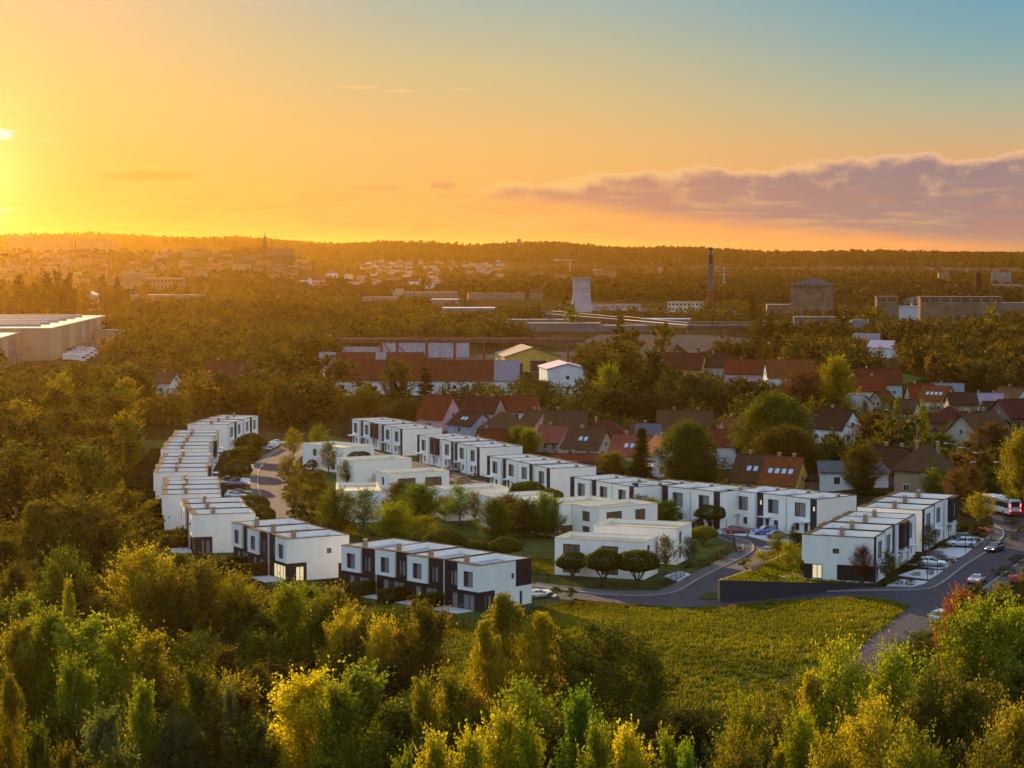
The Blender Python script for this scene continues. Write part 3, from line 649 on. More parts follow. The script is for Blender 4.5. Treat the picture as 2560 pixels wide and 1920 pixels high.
# ---------------------------------------------------------------- village houses
BLD=[]  # picture boxes that nearer filler trees must leave clear
def clear(px0,py0,px1,py1,dep): BLD.append((px0,py0,px1,py1,dep))
def reg(o_xy,ang,L,Wd,h,extra=0):
    a=R(ang); ux=Vector((math.cos(a),math.sin(a))); uy=Vector((-ux.y,ux.x)); c=[o_xy+ux*sx*L/2+uy*sy*Wd/2 for sx,sy in((-1,-1),(1,-1),(1,1),(-1,1))]
    FOOT.append([tuple(q) for q in c]); z=T(*o_xy)
    pp=[proj((q.x,q.y,zz)) for q in c for zz in (z,z+h)]
    clear(min(p[0] for p in pp),min(p[1] for p in pp),max(p[0] for p in pp),max(p[1] for p in pp),min(p[2] for p in pp))
def house(px,py,L,Wd,hw,hr,ang,rt,rc,wc,label,wins=3,chim=1,sky=0,name='village_house',ov=.45,depth=None,rows=1,solar=0,group='houses of the old village',far=False):
    g=G(px,py) if depth is None else Vector(((px-1280)/FOC*depth,depth,T((px-1280)/FOC*depth,depth)))
    r=empty(name,g,R(ang)); reg(Vector(g[:2]),ang,L,Wd,hw+hr)
    x,y=L/2,Wd/2
    mb=MB()
    poly=[(-y,-.6),(y,-.6),(y,hw)]+([(0,hw+hr-.05)] if rt=='gable' else [])+[(-y,hw)]
    mb.prism(poly,-x,x,axis='x'); mb.build('wall',wallm(wc),r)
    rb=MB(); th=.22
    if rt=='gable':
        k=hr/y; 
        for s in(-1,1):
            e0=(s*(y+ov),hw-ov*k); rb.prism([e0,(0,hw+hr),(0,hw+hr+th),(e0[0],e0[1]+th)] if s>0 else [(0,hw+hr),e0,(e0[0],e0[1]+th),(0,hw+hr+th)],-x-ov,x+ov,axis='x')
        rf=rb.build('roof',roofm(rc),r)
        if not far: 
            rg=MB(); rg.tube((-x-ov,0,hw+hr+th),(x+ov,0,hw+hr+th),.14,.14,6); rg.build('ridge_cap',roofm(rc),rf)
    elif rt=='hip':
        i=min(x*.98,y*.95); X,Y=x+ov,y+ov; z0=hw-.1; z1=hw+hr
        V=[(-X,-Y,z0),(X,-Y,z0),(X,Y,z0),(-X,Y,z0),(-x+i,0,z1),(x-i,0,z1)]
        rb.v+=V+[(a,b,c+th) for a,b,c in V[:4]]+[(a,b,c+th) for a,b,c in V[4:]]
        for q in ((6,7,11,10),(8,9,10,11),(7,8,11),(9,6,10),(0,1,7,6),(1,2,8,7),(2,3,9,8),(3,0,6,9),(3,2,1,0)): rb.f.append(q); rb.m.append(0)
        rf=rb.build('roof',roofm(rc),r)
    else:
        rb.box(-x-.2,-y-.2,hw,x+.2,y+.2,hw+.3); rf=rb.build('roof',roofm(rc),r)
    for k in range(chim):
        cb=MB(); cx=(-.25+.55*k)*L*.8; cb.box(cx-.3,.3,hw+hr*.55,cx+.3,.9,hw+hr+.9); cb.box(cx-.38,.22,hw+hr+.9,cx+.38,.98,hw+hr+1.02); cb.build('chimney',M['chim'],rf)
    B1=basis((-x,-y,0),(1,0,0),(0,-1,0)); B2=basis((x,-y,0),(0,1,0),(1,0,0)); B3=basis((-x,y,0),(0,-1,0),(-1,0,0))
    wm=M['frame']
    def win(B,a,z,w=1.1,h=1.3):
        f=MB(); f.obox(B,a-w/2-.09,a+w/2+.09,z-.09,z+h+.09,-.02,.05); wo_=f.build('window',wallm('brownwall' if (far or wc=='white') else 'white'),r)
        if not far:
            p=MB(); 
            p.obox(B,a-w/2,a-.04,z,z+h,.05,.07); p.obox(B,a+.04,a+w/2,z,z+h,.05,.07); p.build('pane',M['glass'],wo_)
        else:
            p=MB(); p.obox(B,a-w/2,a+w/2,z,z+h,.05,.07); p.build('pane',M['glass'],wo_)
    for rw in range(rows):
        z=1.0+rw*2.8
        if z+1.4>hw: break
        for k in range(wins): win(B1,L*(k+.5)/wins,z)
        for k in range(2): win(B2,Wd*(k+.7)/2.4,z); 
        for k in range(2): win(B3,Wd*(k+.7)/2.4,z)
    if rt=='gable' and hr>2.6:
        for B in (B2,B3): win(B,Wd*.5,hw+.35,.9,1.1)
    for s,n in ((-1,sky),):
        for k in range(n):
            a=(k-(n-1)/2)*1.5; t=.45; yy=-(y)*(1-t); zz=hw+hr*t+th; kx=hr/y; ln=math.hypot(1,kx); mb=MB()
            dy,dz=1/ln,kx/ln; nn=(-dz,dy) # normal (y,z)
            def q(u,v,o_): return (a+u,yy+v*dy+nn[0]*o_,zz+v*dz+nn[1]*o_)
            mb.loft([[q(-.45,-.6,.0),q(.45,-.6,.0),q(.45,.6,.0),q(-.45,.6,.0)],[q(-.45,-.6,.1),q(.45,-.6,.1),q(.45,.6,.1),q(-.45,.6,.1)]]); mb.build('skylight',M['skyglass'],rf)
    if solar:
        mb=MB(); kx=hr/y; ln=math.hypot(1,kx); dy,dz=1/ln,kx/ln
        for i in range(solar):
            for j in range(3):
                a=-x*.8+i*1.15; t=.12+j*.28; yy=-(y)*(1-t); zz=hw+hr*t+th
                def q(u,v,o_): return (a+u,yy+v*dy-dz*o_,zz+v*dz+dy*o_)
                mb.loft([[q(0,0,.03),q(1.05,0,.03),q(1.05,1.6,.03),q(0,1.6,.03)],[q(0,0,.09),q(1.05,0,.09),q(1.05,1.6,.09),q(0,1.6,.09)]])
        mb.build('solar_panel',M['solar'],rf)
    tag(r,label,'house',group); return r
M['skyglass']=pmat('skylight_glass',(.35,.5,.65),.08,.05,1,spec=1); M['solar']=pmat('solar_cells',(.02,.03,.06),.15,.1,2,spec=.8)
for a in [
 (1415,1102,12,9,3.6,4.6,-4,'gable','brown','beige','big brown roofed house with a beige gable, behind the pale pink roofed cottage'),
 (1512,1118,13,10,3.4,3.6,-12,'hip','maroon','brownwall','dark maroon hip roofed house right of the big brown roof'),
 (1470,1146,11,9,3.0,4.2,-32,'gable','brown','beige','brown roofed cottage with two skylights and a beige gable on its right',2,1,2),
 (1385,1128,9,8,2.8,3.6,-38,'gable','pink','grey','faded pink roofed cottage with a plain grey gable, behind the third back terrace'),
 (1462,1178,15,7,2.6,1.3,-5,'gable','red','brownwall','long low red roofed shed behind the back terraces'),
 (1636,1124,13,9,3.0,3.6,-8,'gable','brown','grey','brown roofed house covered in dark solar panels',3,1,0,'village_house',.45,None,1,6),
 (1582,1166,10,9,3.0,4.4,-24,'gable','pink','white','pink tiled house with two skylights left of the tall spruce',2,1,2),
 (1655,1188,9,7.5,5.2,3.6,-75,'gable','orange','white','white gabled house with orange roof and red framed window behind the tall spruce',2),
 (1712,1090,16,9,3.0,4.0,-6,'gable','brown','cream','long brown roofed house with cream gable behind the big round tree',3,2),
 (1818,1168,12,9,5.6,3.4,-10,'gable','red','white','two storey white house with bright red roof right of the big round tree',2,1,0,'village_house',.45,None,2),
 (1845,1112,9,8,4,3.2,8,'gable','orange','cream','small orange roofed house half hidden behind the bright red roof'),
 (1712,948,17,12,4.4,6.0,-20,'gable','maroon','yellow','dark maroon roofed house with small yellow dormer above the village trees',3,1),
 (1692,925,12,12,5,6,25,'hip','darkbrown','beige','dark hip roofed house at the left behind the maroon roof with yellow dormer'),
 (1797,948,15,12,5,5.5,-30,'hip','darkbrown','beige','brown hip roofed house with beige wall catching the low sun at its eave'),
 (1872,960,18,11,4.4,5.0,-22,'gable','red','pink','orange red roofed house with pink gable on its right',3,1),
 (1972,972,19,11,4.8,6.0,4,'gable','orange','white','wide orange roofed white house behind the dark copper tree',4,1),
 (2155,1008,15,10,4.6,4.4,2,'gable','red','cream','cream walled house under a long red roof with a dormer',3,2,0,'village_house',.45,None,1),
 (2190,990,18,10,4.6,5.0,0,'gable','rust','teal','rust roofed house with teal wall behind the small blue roofed house',3,1),
 (2142,1042,8.5,7,4.2,2.6,-62,'gable','blue','beige','small beige house with a blue sheet roof',1,0),
 (2092,1106,11,9,4.0,4.6,-48,'gable','darkbrown','white','white house with steep dark brown roof among trees, right of the broad round tree',3,1),
 (2300,1020,9,9,3.6,4.2,3,'gable','red','beige','red roofed cottage left of the orange roof with skylights'),
 (2342,1030,10,9,4.0,4.2,-35,'gable','orange','cream','orange roofed house with a row of bright skylights',2,0,4),
 (2368,1003,11,8,3.6,2.4,-10,'gable','bluegrey','white','low house with blue grey roof behind the row of bright skylights'),
 (2402,1050,9,9,5.2,3.0,0,'gable','darkbrown','ochre','dark roofed house with ochre wall and square window',1,0),
 (2462,1046,11,10,4.6,3.0,-12,'gable','lilac','white','white house with pale lilac roof near the right edge',2,2),
 (2532,1026,12,9,4.0,3.4,-60,'gable','brown','white','small white gable house at the right edge, behind the lilac roof',2,1),
 (2522,1068,16,9,3.2,4.2,0,'gable','darkbrown','white','long dark brown roof at the right edge of the village',4,1),
 (2372,1086,12,12,3.6,4.2,-20,'hip','maroon','brownwall','pyramid roofed maroon house below the ochre walled house',2,1),
 (2444,1138,19,10,5.4,4.8,52,'gable','brown','beige','long beige house with its big gable turned to the road',4,2),
 (2538,1078,14,11,4.4,4.6,30,'gable','maroon','brownwall','maroon roofed house cut by the right edge of the picture'),
 (2312,1236,10.5,9,5.0,4.8,-30,'hip','brown','ochre','big pyramid roofed brown house with a chimney behind the far right terrace',2,2,0,'village_house',.6,None,2),
 (2228,1212,10,8,3.4,4.4,-50,'gable','darkbrown','brick','dark roofed brick house just left of the big pyramid roof',2,2),
 (2132,1216,15,9,3.4,1.7,-6,'gable','grey','white','low white house with a flat pitched grey roof behind a leaning tree',2,0),
 (2052,1224,7,5,2.2,1.0,-10,'gable','darkbrown','brownwall','small dark wooden shed left of the low white house',1,0),
 (1892,1232,9,10,3.0,5.0,-28,'gable','brown','yellow','brown tiled half of the steep double house with skylights',1,1,2),
 (1962,1240,8,10,3.0,5.0,-28,'gable','orange','yellow','orange tiled house with bright yellow gable and a row of skylights, behind the back terrace',2,2,4),
 (1100,1074,11,9,3.8,6.0,-42,'gable','red','pink','red roofed house with tall pink gable behind the first back terraces',1,1),
 (1178,1086,11,9,3.0,3.2,-50,'gable','darkbrown','bluewall','brown roofed house with blue gable and two skylights',1,0,2),
 (1208,1056,12,9,3.4,4.2,-25,'gable','maroon','beige','maroon roofed house behind the blue gabled house',2,2),
 (1296,1052,13,9,3.2,4.0,-8,'gable','red','white','red roofed white walled cottage behind the brown hip roof',3,1),
 (1262,1098,12,10,3.0,4.4,-30,'hip','brown','grey','brown half hipped house with grey wall between the blue gable and the pink roof',2,1),
 (1588,1052,9,8,2.8,3.8,-20,'gable','brown','beige','small brown roofed cottage under the dark wood, left of the long brown roof',2),
 (1232,1132,8,7,2.6,3.4,20,'gable','rust','cream','small rust roofed cottage just behind the second back terrace',2),
 (1340,1092,8,7,3.6,3.6,-55,'gable','brown','pink','pink gabled cottage left of the big brown roof',2),
 (1545,1142,7,7,2.6,3.0,30,'gable','rust','grey','small rust roofed outbuilding left of the pink tiled house',1,0),
 (2262,1052,8,7,3,3.4,-30,'gable','brown','cream','small brown roofed cottage behind the lime green cypresses',2),
 (2432,1088,9,7,3,3.4,15,'gable','rust','beige','small rust roofed cottage between the lilac roof and the beige gable',2),
 (2486,1108,8,7,2.8,3.2,-50,'gable','darkbrown','cream','small dark roofed cottage right of the beige gable',2),
 (2205,1020,7,6,2.6,2.8,40,'gable','rust','beige','tiny rust roofed cottage right of the blue sheet roof',1,0),
 (2010,1102,9,8,3,3.8,-35,'gable','brown','beige','brown roofed cottage half hidden left of the white house with steep roof',2),
 (1760,1132,8,7,2.6,3.4,-15,'gable','brown','grey','small brown roofed cottage behind the crown of the big round tree',2),
 (562,952,16,10,3,5,-15,'gable','maroon','brownwall','dark roofed cottage half buried in the hazy trees at the left'),
 (418,985,9,7,4.5,3,-30,'gable','brown','white','small pale house among the hazy trees behind the curved terraces',1),
 ]: house(a[0],a[1],a[2]*.94,a[3]*.94,*a[4:])
# ---------------------------------------------------------------- large halls and works in the middle distance
def hall(name,px,py,L,Wd,hw,hr,ang,rmat,wmat,label,cat='hall',wins=None,panels=None,depth=None,ov=.5,wz=1.6,ws=1.2):
    g=G(px,py) if depth is None else Vector(((px-1280)/FOC*depth,depth,T((px-1280)/FOC*depth,depth)))
    r=empty(name,g,R(ang)); reg(Vector(g[:2]),ang,L,Wd,hw+hr); x,y=L/2,Wd/2
    mb=MB(); mb.prism([(-y,-.8),(y,-.8),(y,hw),(0,hw+hr-.05),(-y,hw)],-x,x,axis='x'); mb.build('wall',wmat,r)
    k=hr/y; e=y+ov; segs=panels or [(0,1,rmat)]
    for a,b,mt in segs:
        rb=MB(); A,Bb=-x-ov+a*(L+2*ov),-x-ov+b*(L+2*ov)
        for s in (-1,1):
            e0=(s*e,hw-ov*k); q=[e0,(0,hw+hr),(0,hw+hr+.25),(e0[0],e0[1]+.25)]
            rb.prism(q if s>0 else list(reversed(q)),A,Bb,axis='x')
        rb.build('roof',mt,r)
    B1=basis((-x,-y,0),(1,0,0),(0,-1,0)); B2=basis((x,-y,0),(0,1,0),(1,0,0)); B3=basis((-x,y,0),(0,-1,0),(-1,0,0))
    for wb,f,w,z,h in (wins or []):
        B={'f':B1,'r':B2,'l':B3}[wb]; Lw=L if wb=='f' else Wd; f2=MB(); f2.obox(B,f*Lw-w/2,f*Lw+w/2,z,z+h,-.02,.06); wn=f2.build('window',wallm('brownwall'),r)
        f2=MB(); f2.obox(B,f*Lw-w/2+.1,f*Lw+w/2-.1,z+.1,z+h-.1,.06,.09); f2.build('pane',M['glass'],wn)
    tag(r,label,cat); return r
mred=roofm('rust'); mgr=pmat('grey_sheet_roof',(.20,.18,.21),.8,.12,spec=.1); mwh=wallm('white'); mrusty=pmat('rusty_steel',(.13,.045,.035),.8,.3,.5); msheet=pmat('pale_sheet_metal',(.15,.145,.155),.85,.15,.3,spec=.08)
hall('long_barn',1065,985,67,15,5.6,6.6,-1.5,mred,mwh,'long white barn with a red roof and a grey roofed end, behind the village','barn',[('f',f,1.5,2.2,1.5) for f in (.06,.2,.38,.66,.725,.8,.875)]+[('f',.955,1.5,2.4,2)],[(0,.865,mred),(.865,1,mgr)])
hall('long_barn',930,944,42,12,4.6,5.6,-2,mred,mwh,'second red roofed barn with two grey roof patches, behind the longer one','barn',[],[(0,.16,mgr),(.16,.54,mred),(.54,.64,mgr),(.64,1,mred)])
hall('white_block',1408,988,22,14.5,10.0,1.9,-83,pmat('pale_pink_roof',(.52,.36,.40),.5,.1),mwh,'white two storey block with a shallow pink roof beside the yellow hall','building',[('r',.5,1.2,6.3,1.3),('r',.5,1.2,2.4,1.2),('l',.5,1.2,6.3,1.3),('l',.5,1.2,2.4,1.2)])
hall('yellow_hall',1318,925,32,24,6.6,3.8,-82,pmat('brown_sheet_roof',(.16,.10,.075),.6,.1),wallm('yellow'),'yellow industrial hall with a shallow brown roof and wide doors','hall',[('l',.22,5,.3,3.6),('l',.6,7,.3,4.6),('r',.22,5,.3,3.6),('r',.6,7,.3,4.6)])
hall('striped_hall',1062,893,43,10,8,.6,-1,mgr,pmat('ribbed_cladding',(.34,.36,.44),.5,.25,.9),'long grey ribbed hall standing behind the rusty gantry crane')
hall('low_shed',925,892,26,14,2.5,2.2,-4,msheet,mwh,'low shed with a bright metal roof left of the ribbed hall')
# rusty gantry over the yard
def gantry():
    z=10.5; d=930.0; X=lambda px:(px-1280)/FOC*d
    r=empty('gantry_crane',(X(1150),d,0)); b=MB(); L0,L1=X(845)-X(1150),X(1462)-X(1150)
    b.box(L0,-.5,z,L1,.5,z+1.9); b.box(L0,5.5,z,L1,6.5,z+1.9); b.build('runway_beam',mrusty,r)
    t=MB()
    for k in range(60):
        x=L0+(L1-L0)*k/59; t.box(x-.08,-.4,z+1.9,x+.08,-.3,z+3.0)
    t.box(L0,-.45,z+2.95,L1,-.3,z+3.05); t.build('railing',mrusty,r)
    for px in (952,992,1066,1136,1210,1290,1420):
        m_=MB(); x=X(px)-X(1150); m_.box(x-.5,-.5,-.3,x+.5,.5,z); m_.box(x-.5,5.5,-.3,x+.5,6.5,z); m_.build('leg',mrusty,r)
    s=MB()
    for a,b_ in ((960,990),(990,1030)): s.tube((X(a)-X(1150),0,z),(X(b_)-X(1150),0,2),.3,.3,4)
    s.build('brace',mrusty,r)
    tag(r,'long rusty gantry crane runway on steel legs above the yard','crane')
gantry()
# cooling tower
def cooling():
    g=G(1454,780); r=empty('cooling_tower',g); mb=MB(); prof=[]
    for k in range(15):
        z=k*2.05; s=z/28.7; prof.append((7.0+3.3*((1-s/.72)**1.6) if s<.72 else 7.0+12*((s-.72)**2),z))
    mb.lathe(prof,40); mb.lathe([(prof[-1][0]-.5,28.7),(prof[-1][0]-.7,20)],40)
    mb.build('shell',pmat('cooling_tower_concrete',(.36,.35,.39),.9,.12,.15),r,True)
    rb=MB(); rr_=prof[-1][0]
    rb.lathe([(rr_+.05,27.9),(rr_+.45,28.0),(rr_+.45,28.8),(rr_-.5,28.8)],40); rb.build('rim_ring',M['concrete'],r)
    rs=MB()
    for k in range(26):
        t=2*PI*k/26; pts=[((q+.06)*math.cos(t),(q+.06)*math.sin(t),z) for q,z in prof]; rs.path(pts,[.05]*len(pts),4)
    rs.build('rib',M['concrete'],r); tag(r,'pale concrete cooling tower with a flared base','cooling tower'); clear(1420,692,1488,775,1700)
cooling()
def chimney(px,py,h,r0,r1,label,base,topc,split=.55,panel=False,depth=None):
    g=G(px,py) if depth is None else Vector(((px-1280)/FOC*depth,depth,T((px-1280)/FOC*depth,depth)))
    r=empty('factory_chimney',g); R_=lambda z:r0+(r1-r0)*z/h
    mb=MB(); mb.lathe([(R_(0),-.5),(R_(h*split),h*split)],20); mb.build('lower_stack',base,r,True)
    mb=MB(); mb.lathe([(R_(h*split),h*split),(R_(h),h),(R_(h)-.4,h),(R_(h)-.5,h-2)],20); mb.build('upper_stack',topc,r,True)
    if panel:
        a0=R_(h*.37); pn=MB(); pn.box(-1.2,-a0-.35,h*.38,2.0,-a0-.1,h*.77); p=pn.build('sign_panel',pmat('pale_sign',(.11,.11,.14),.6,.2,.8),r)
        # the vertical writing is unreadable at this distance: worn dark strokes
        ln=MB(); rnd=random.Random(3)
        for k in range(8):
            z=h*.40+k*2.45
            for q in range(4):
                x=-.9+rnd.random()*1.6; zz=z+rnd.random()*1.3; w_,h_=((1.0,.25) if q%2 else (.25,1.1)); ln.box(x,-a0-.4,zz,x+w_,-a0-.35,zz+h_)
        ln.build('lettering',pmat('worn_lettering',(.04,.035,.05),.7,.2),p)
        for k in range(4):
            t=k*PI/2+.6; am=MB(); am.box(R_(h)*math.cos(t)*1.1-.25,R_(h)*math.sin(t)*1.1-.25,h-5.5,R_(h)*math.cos(t)*1.1+.35,R_(h)*math.sin(t)*1.1+.25,h-2.2); am.build('antenna',M['concrete'],r)
        rg=MB(); rg.lathe([(R_(h)+.1,h-6),(R_(h)+1.1,h-6),(R_(h)+1.1,h-5.7),(R_(h)+.1,h-5.7)],16); rg.build('platform',mrusty,r)
    tag(r,label,'chimney'); clear(px-12,py-h*FOC/g.y,px+12,py-10,g.y)
mbrick=pmat('chimney_brick',(.20,.055,.03),.9,.2,.5,spec=.05); mdk=pmat('sooty_brick',(.045,.022,.018),.9,.2,.5,spec=.05)
chimney(1776,795,54,2.7,1.5,'tall slim brick chimney with a pale vertical sign panel and aerials','x' and mbrick,mdk,.72,True)
chimney(2446,757,30,3.1,2.6,'dark brick chimney behind the concrete silo building on the right',mdk,pmat('black_soot',(.015,.010,.009),.95,spec=.02),.3)
chimney(421,705,22,1.9,1.5,'thin chimney in the golden haze on the left',mbrick,mbrick,.5)
# silo tower
mcon=pmat('stained_concrete',(.15,.095,.07),.95,.22,.12,c2=(.25,.17,.125),spec=.05)
def silo_tower():
    g=G(2030,800); r=empty('coal_tower',g,R(-30)); s=FOC/g.y; w=13.0; h0,h1=7.5,26
    mb=MB(); mb.box(-w,-w*.75,h0,w,w*.75,h1); mb.build('bunker',mcon,r)
    rf=MB(); e=.8; z=h1
    rf.v+=[(-w-e,-w*.75-e,z),(w+e,-w*.75-e,z),(w+e,w*.75+e,z),(-w-e,w*.75+e,z),(-3,0,z+5.2),(3,0,z+5.2)]
    for q in ((0,1,5,4),(1,2,5),(2,3,4,5),(3,0,4),(3,2,1,0)): rf.f.append(q); rf.m.append(0)
    rf.build('roof',pmat('dark_felt_roof',(.06,.05,.05),.9,.2,.4),r)
    for i,x in enumerate((-w+1,-w/3,w/3,w-1)):
        for yy in (-w*.75+1,w*.75-1):
            l=MB(); l.box(x-.9,yy-.9,-.5,x+.9,yy+.9,h0); l.build('pillar',mcon,r)
    l=MB(); l.box(-5,-5,-.5,5,5,h0); l.build('hopper_room',wallm('brownwall'),r)
    for k in range(6):
        f=MB(); x=-w+3+k*3.6; f.box(x,-w*.75-.05,h1-2.6,x+1.6,-w*.75+.02,h1-.8); f.build('window',M['black'],r)
    for k in range(4):
        f=MB(); y=-w*.75+3+k*3.8; f.box(-w-.05,y,h0+1.5,-w+.02,y+1.5,h0+3); f.build('window',M['black'],r)
    b=MB()
    for k in range(5): x=-w+k*w/2; b.box(x-.35,-w*.75-.35,h0,x+.35,-w*.75,h1-3)
    b.build('pilaster',mcon,r)
    tag(r,'derelict concrete coal tower with a dark pyramid roof on pillars','tower'); reg(Vector(g[:2]),-30,26,20,33)
silo_tower()
def blockhouse(px,py,L,Wd,h,ang,bays,label,name,wz=.8):
    g=G(px,py); r=empty(name,g,R(ang)); x,y=L/2,Wd/2; mb=MB(); mb.box(-x,-y,-.5,x,y,h); mb.build('wall',mcon,r)
    rf=MB(); rf.box(-x-.5,-y-.5,h,x+.5,y+.5,h+.7); rf.build('roof',pmat('dark_felt_roof',(.06,.05,.05),.9),r)
    p=MB()
    for k in range(bays+1): a=-x+L*k/bays; p.box(max(-x,a-.35),-y-.4,0,min(x,a+.35),-y,h-.1)
    p.build('pilaster',wallm('brownwall'),r)
    for k in range(bays):
        for q in (.22,.58):
            f=MB(); a=-x+L*(k+q)/bays; f.box(a-.6,-y-.06,h-2.6,a+1.3,-y+.02,h-1.1); f.build('window',M['black'],r)
    tag(r,label,'industrial building'); reg(Vector(g[:2]),ang,L,Wd,h+1)
blockhouse(2398,812,56,14,19,-3,8,'long derelict concrete silo building with eight bays on the right','silo_building')
blockhouse(2216,800,16,11,17,-3,2,'small square derelict concrete tower between two wooded patches','concrete_tower')
def flatbox(name,px,py,L,Wd,h,ang,mat,label,cat='building',bays=0,depth=None,roofm_=None,wc=1.4,rows=1,wmat=None,group=None):
    g=G(px,py) if depth is None else Vector(((px-1280)/FOC*depth,depth,T((px-1280)/FOC*depth,depth)))
    r=empty(name,g,R(ang)); x,y=L/2,Wd/2; mb=MB(); mb.box(-x,-y,-.8,x,y,h); mb.build('wall',mat,r)
    rf=MB(); rf.box(-x-.3,-y-.3,h,x+.3,y+.3,h+.4); rf.build('roof',roofm_ or mgr,r)
    for j in range(rows):
        for k in range(bays):
            f=MB(); a=-x+L*(k+.5)/bays; z=h*(j+.35)/rows; f.box(a-wc/2,-y-.07,z,a+wc/2,-y+.02,z+h/rows*.42); f.build('window',wmat or M['glass'],r)
    tag(r,label,cat,group); reg(Vector(g[:2]),ang,L,Wd,h); return r
flatbox('white_hall',2288,800,26,16,10,-4,pmat('pale_blue_wall',(.46,.50,.56),.6,.08,.3),'pale blue white hall between the small concrete tower and the silo building','hall')
flatbox('office_building',1714,779,30,12,8,-8,wallm('cream'),'cream office building with a row of windows left of the tall chimney','office building',9,rows=2,wc=1.8)
flatbox('pink_shed',1962,783,30,18,7,-4,pmat('faded_red_wall',(.22,.09,.07),.9,.2,.3),'low faded red shed left of the coal tower','shed')
flatbox('steel_hall',2035,815,28,14,6,-5,pmat('dark_wall',(.10,.10,.12),.8,.2),'low hall with a bright metal roof below the coal tower','hall',roofm_=msheet)
flatbox('works_hall',2535,775,44,18,6,-6,pmat('dull_wall',(.17,.14,.14),.8,.2),'low grey works hall at the right edge beyond the silo building','hall',roofm_=msheet)
flatbox('blue_hall',1665,812,34,16,4,-6,pmat('dull_wall',(.17,.14,.14),.8),'low hall with a pale blue roof right of the cooling tower','hall',roofm_=pmat('pale_blue_roof',(.45,.50,.60),.4,.1))
flatbox('long_workshop',1500,776,70,12,5,-4,wallm('grey'),'long grey workshop with windows behind the cooling tower','hall',16,roofm_=msheet)
for i,(px,py,L,Wd,h,lab,rm) in enumerate(((1345,818,42,22,5,'low hall with rows of bright roof lights left of the cooling tower','w'),(1410,828,46,18,5,'low works hall with curved skylights below the cooling tower','w'),(1080,742,60,26,5,'flat hall with a lit roof edge above the golden trees','w'),
    (1112,760,26,18,4.5,'small hall with a brilliant white roof above the middle wood','b'),(1172,785,42,20,5,'white roofed shed half hidden behind the middle wood','b'),(1240,748,60,22,6,'long brown hall behind the small group of bright roofs','d'),(950,753,34,20,4,'low grey shed at the upper edge of the middle wood','w'),(1500,828,60,20,3.5,'long low building right of the curved skylights','w'))):
    flatbox('works_hall',px,py,L,Wd,h,-5+i%3*4,pmat('dull_wall',(.17,.14,.14),.8),lab,'hall',roofm_={'w':msheet,'b':pmat('bright_roof',(.75,.76,.8),.4,.05),'d':roofm('darkbrown')}[rm])
hall('round_roof_house',1340,748,13,10,7,3.5,-8,roofm('brown'),wallm('brownwall'),'small dark shed house below the power pylon')
house(993,738,13,11,8,3,-10,'hip','maroon','beige','beige villa with hip roof standing alone above the middle wood',3,1,0,'old_villa',.4,None,2)
# storage tank
g=G(2146,842); r=empty('storage_tank',g); mb=MB(); mb.lathe([(5.2,-.3),(5.2,9.5),(4.6,10.2),(0.1,10.8)],28); mb.build('shell',msheet,r,True)
st=MB(); st.box(5.4,-.6,0,6.2,.2,10.5); st.build('stair',M['steel'],r); tag(r,'pale round storage tank in front of the pipeline on the right','tank'); clear(2125,805,2168,842,1200)
hall('grey_house',2168,872,14,9,5,3,-20,mgr,wallm('grey'),'small grey gabled shed below the storage tank','shed'); hall('pale_house',2206,893,12,8,5,3,-35,pmat('pale_pink_roof',(.52,.36,.40)),mwh,'little pale house wedged in the dark wood on the right','house')
# long conveyor / pipe bridge
def pipe_bridge(pts,label,z=6.0,r=.42):
    o=empty('pipe_bridge',G(*pts[0])); b=o.location; l=[G(*p) for p in pts]; mb=MB()
    for p,q in zip(l[:-1],l[1:]): 
        mb.tube((p.x-b.x,p.y-b.y,z),(q.x-b.x,q.y-b.y,z),r,r,8); mb.tube((p.x-b.x,p.y-b.y,z+2.2),(q.x-b.x,q.y-b.y,z+1.5),.28,.28,6)
    mb.build('pipe',pmat('dull_pipe',(.22,.20,.22),.6,.2),o); d=MB()
    for p,q in zip(l[:-1],l[1:]): d.tube((p.x-b.x,p.y-b.y,z-2),(q.x-b.x,q.y-b.y,z-1.2),.9,.9,4)
    d.build('truss',pmat('dark_truss',(.05,.04,.045),.8),o)
    for p,q in zip(l[:-1],l[1:]):
        n=max(1,int((q-p).length/28))
        for k in range(n):
            c=p.lerp(q,k/n); s=MB(); s.box(c.x-b.x-.4,c.y-b.y-.4,-.5,c.x-b.x+.4,c.y-b.y+.4,z-2); s.build('support',mrusty,o)
    tag(o,label,'pipe bridge')
pipe_bridge([(1250,800),(1380,806),(1560,822),(1720,838),(1880,836),(2060,838),(2300,842),(2480,852),(2600,858)],'long pipe bridge running across the works in front of the chimney and silos')
pipe_bridge([(1480,792),(1640,800),(1800,806),(1950,806)],'second fainter pipe bridge behind, right of the cooling tower')
struct(drape('gravel_yard',[(1440,860),(1500,838),(1760,838),(1900,850),(1740,885),(1600,905),(1470,900)],MYARD,.35,25))
struct(drape('works_yard',[(1050,905),(1250,885),(1440,880),(1440,905),(1290,935),(1100,930)],MYARD,.30,20))
struct(drape('village_green',[(2175,938),(2260,935),(2310,950),(2260,962),(2180,955)],MGREEN,.35,15))
struct(drape('ploughed_field',[(1700,668),(2100,664),(2560,671),(2900,680),(2900,692),(2560,686),(2300,682),(1980,676),(1700,676)],MSOIL,1.0,120))
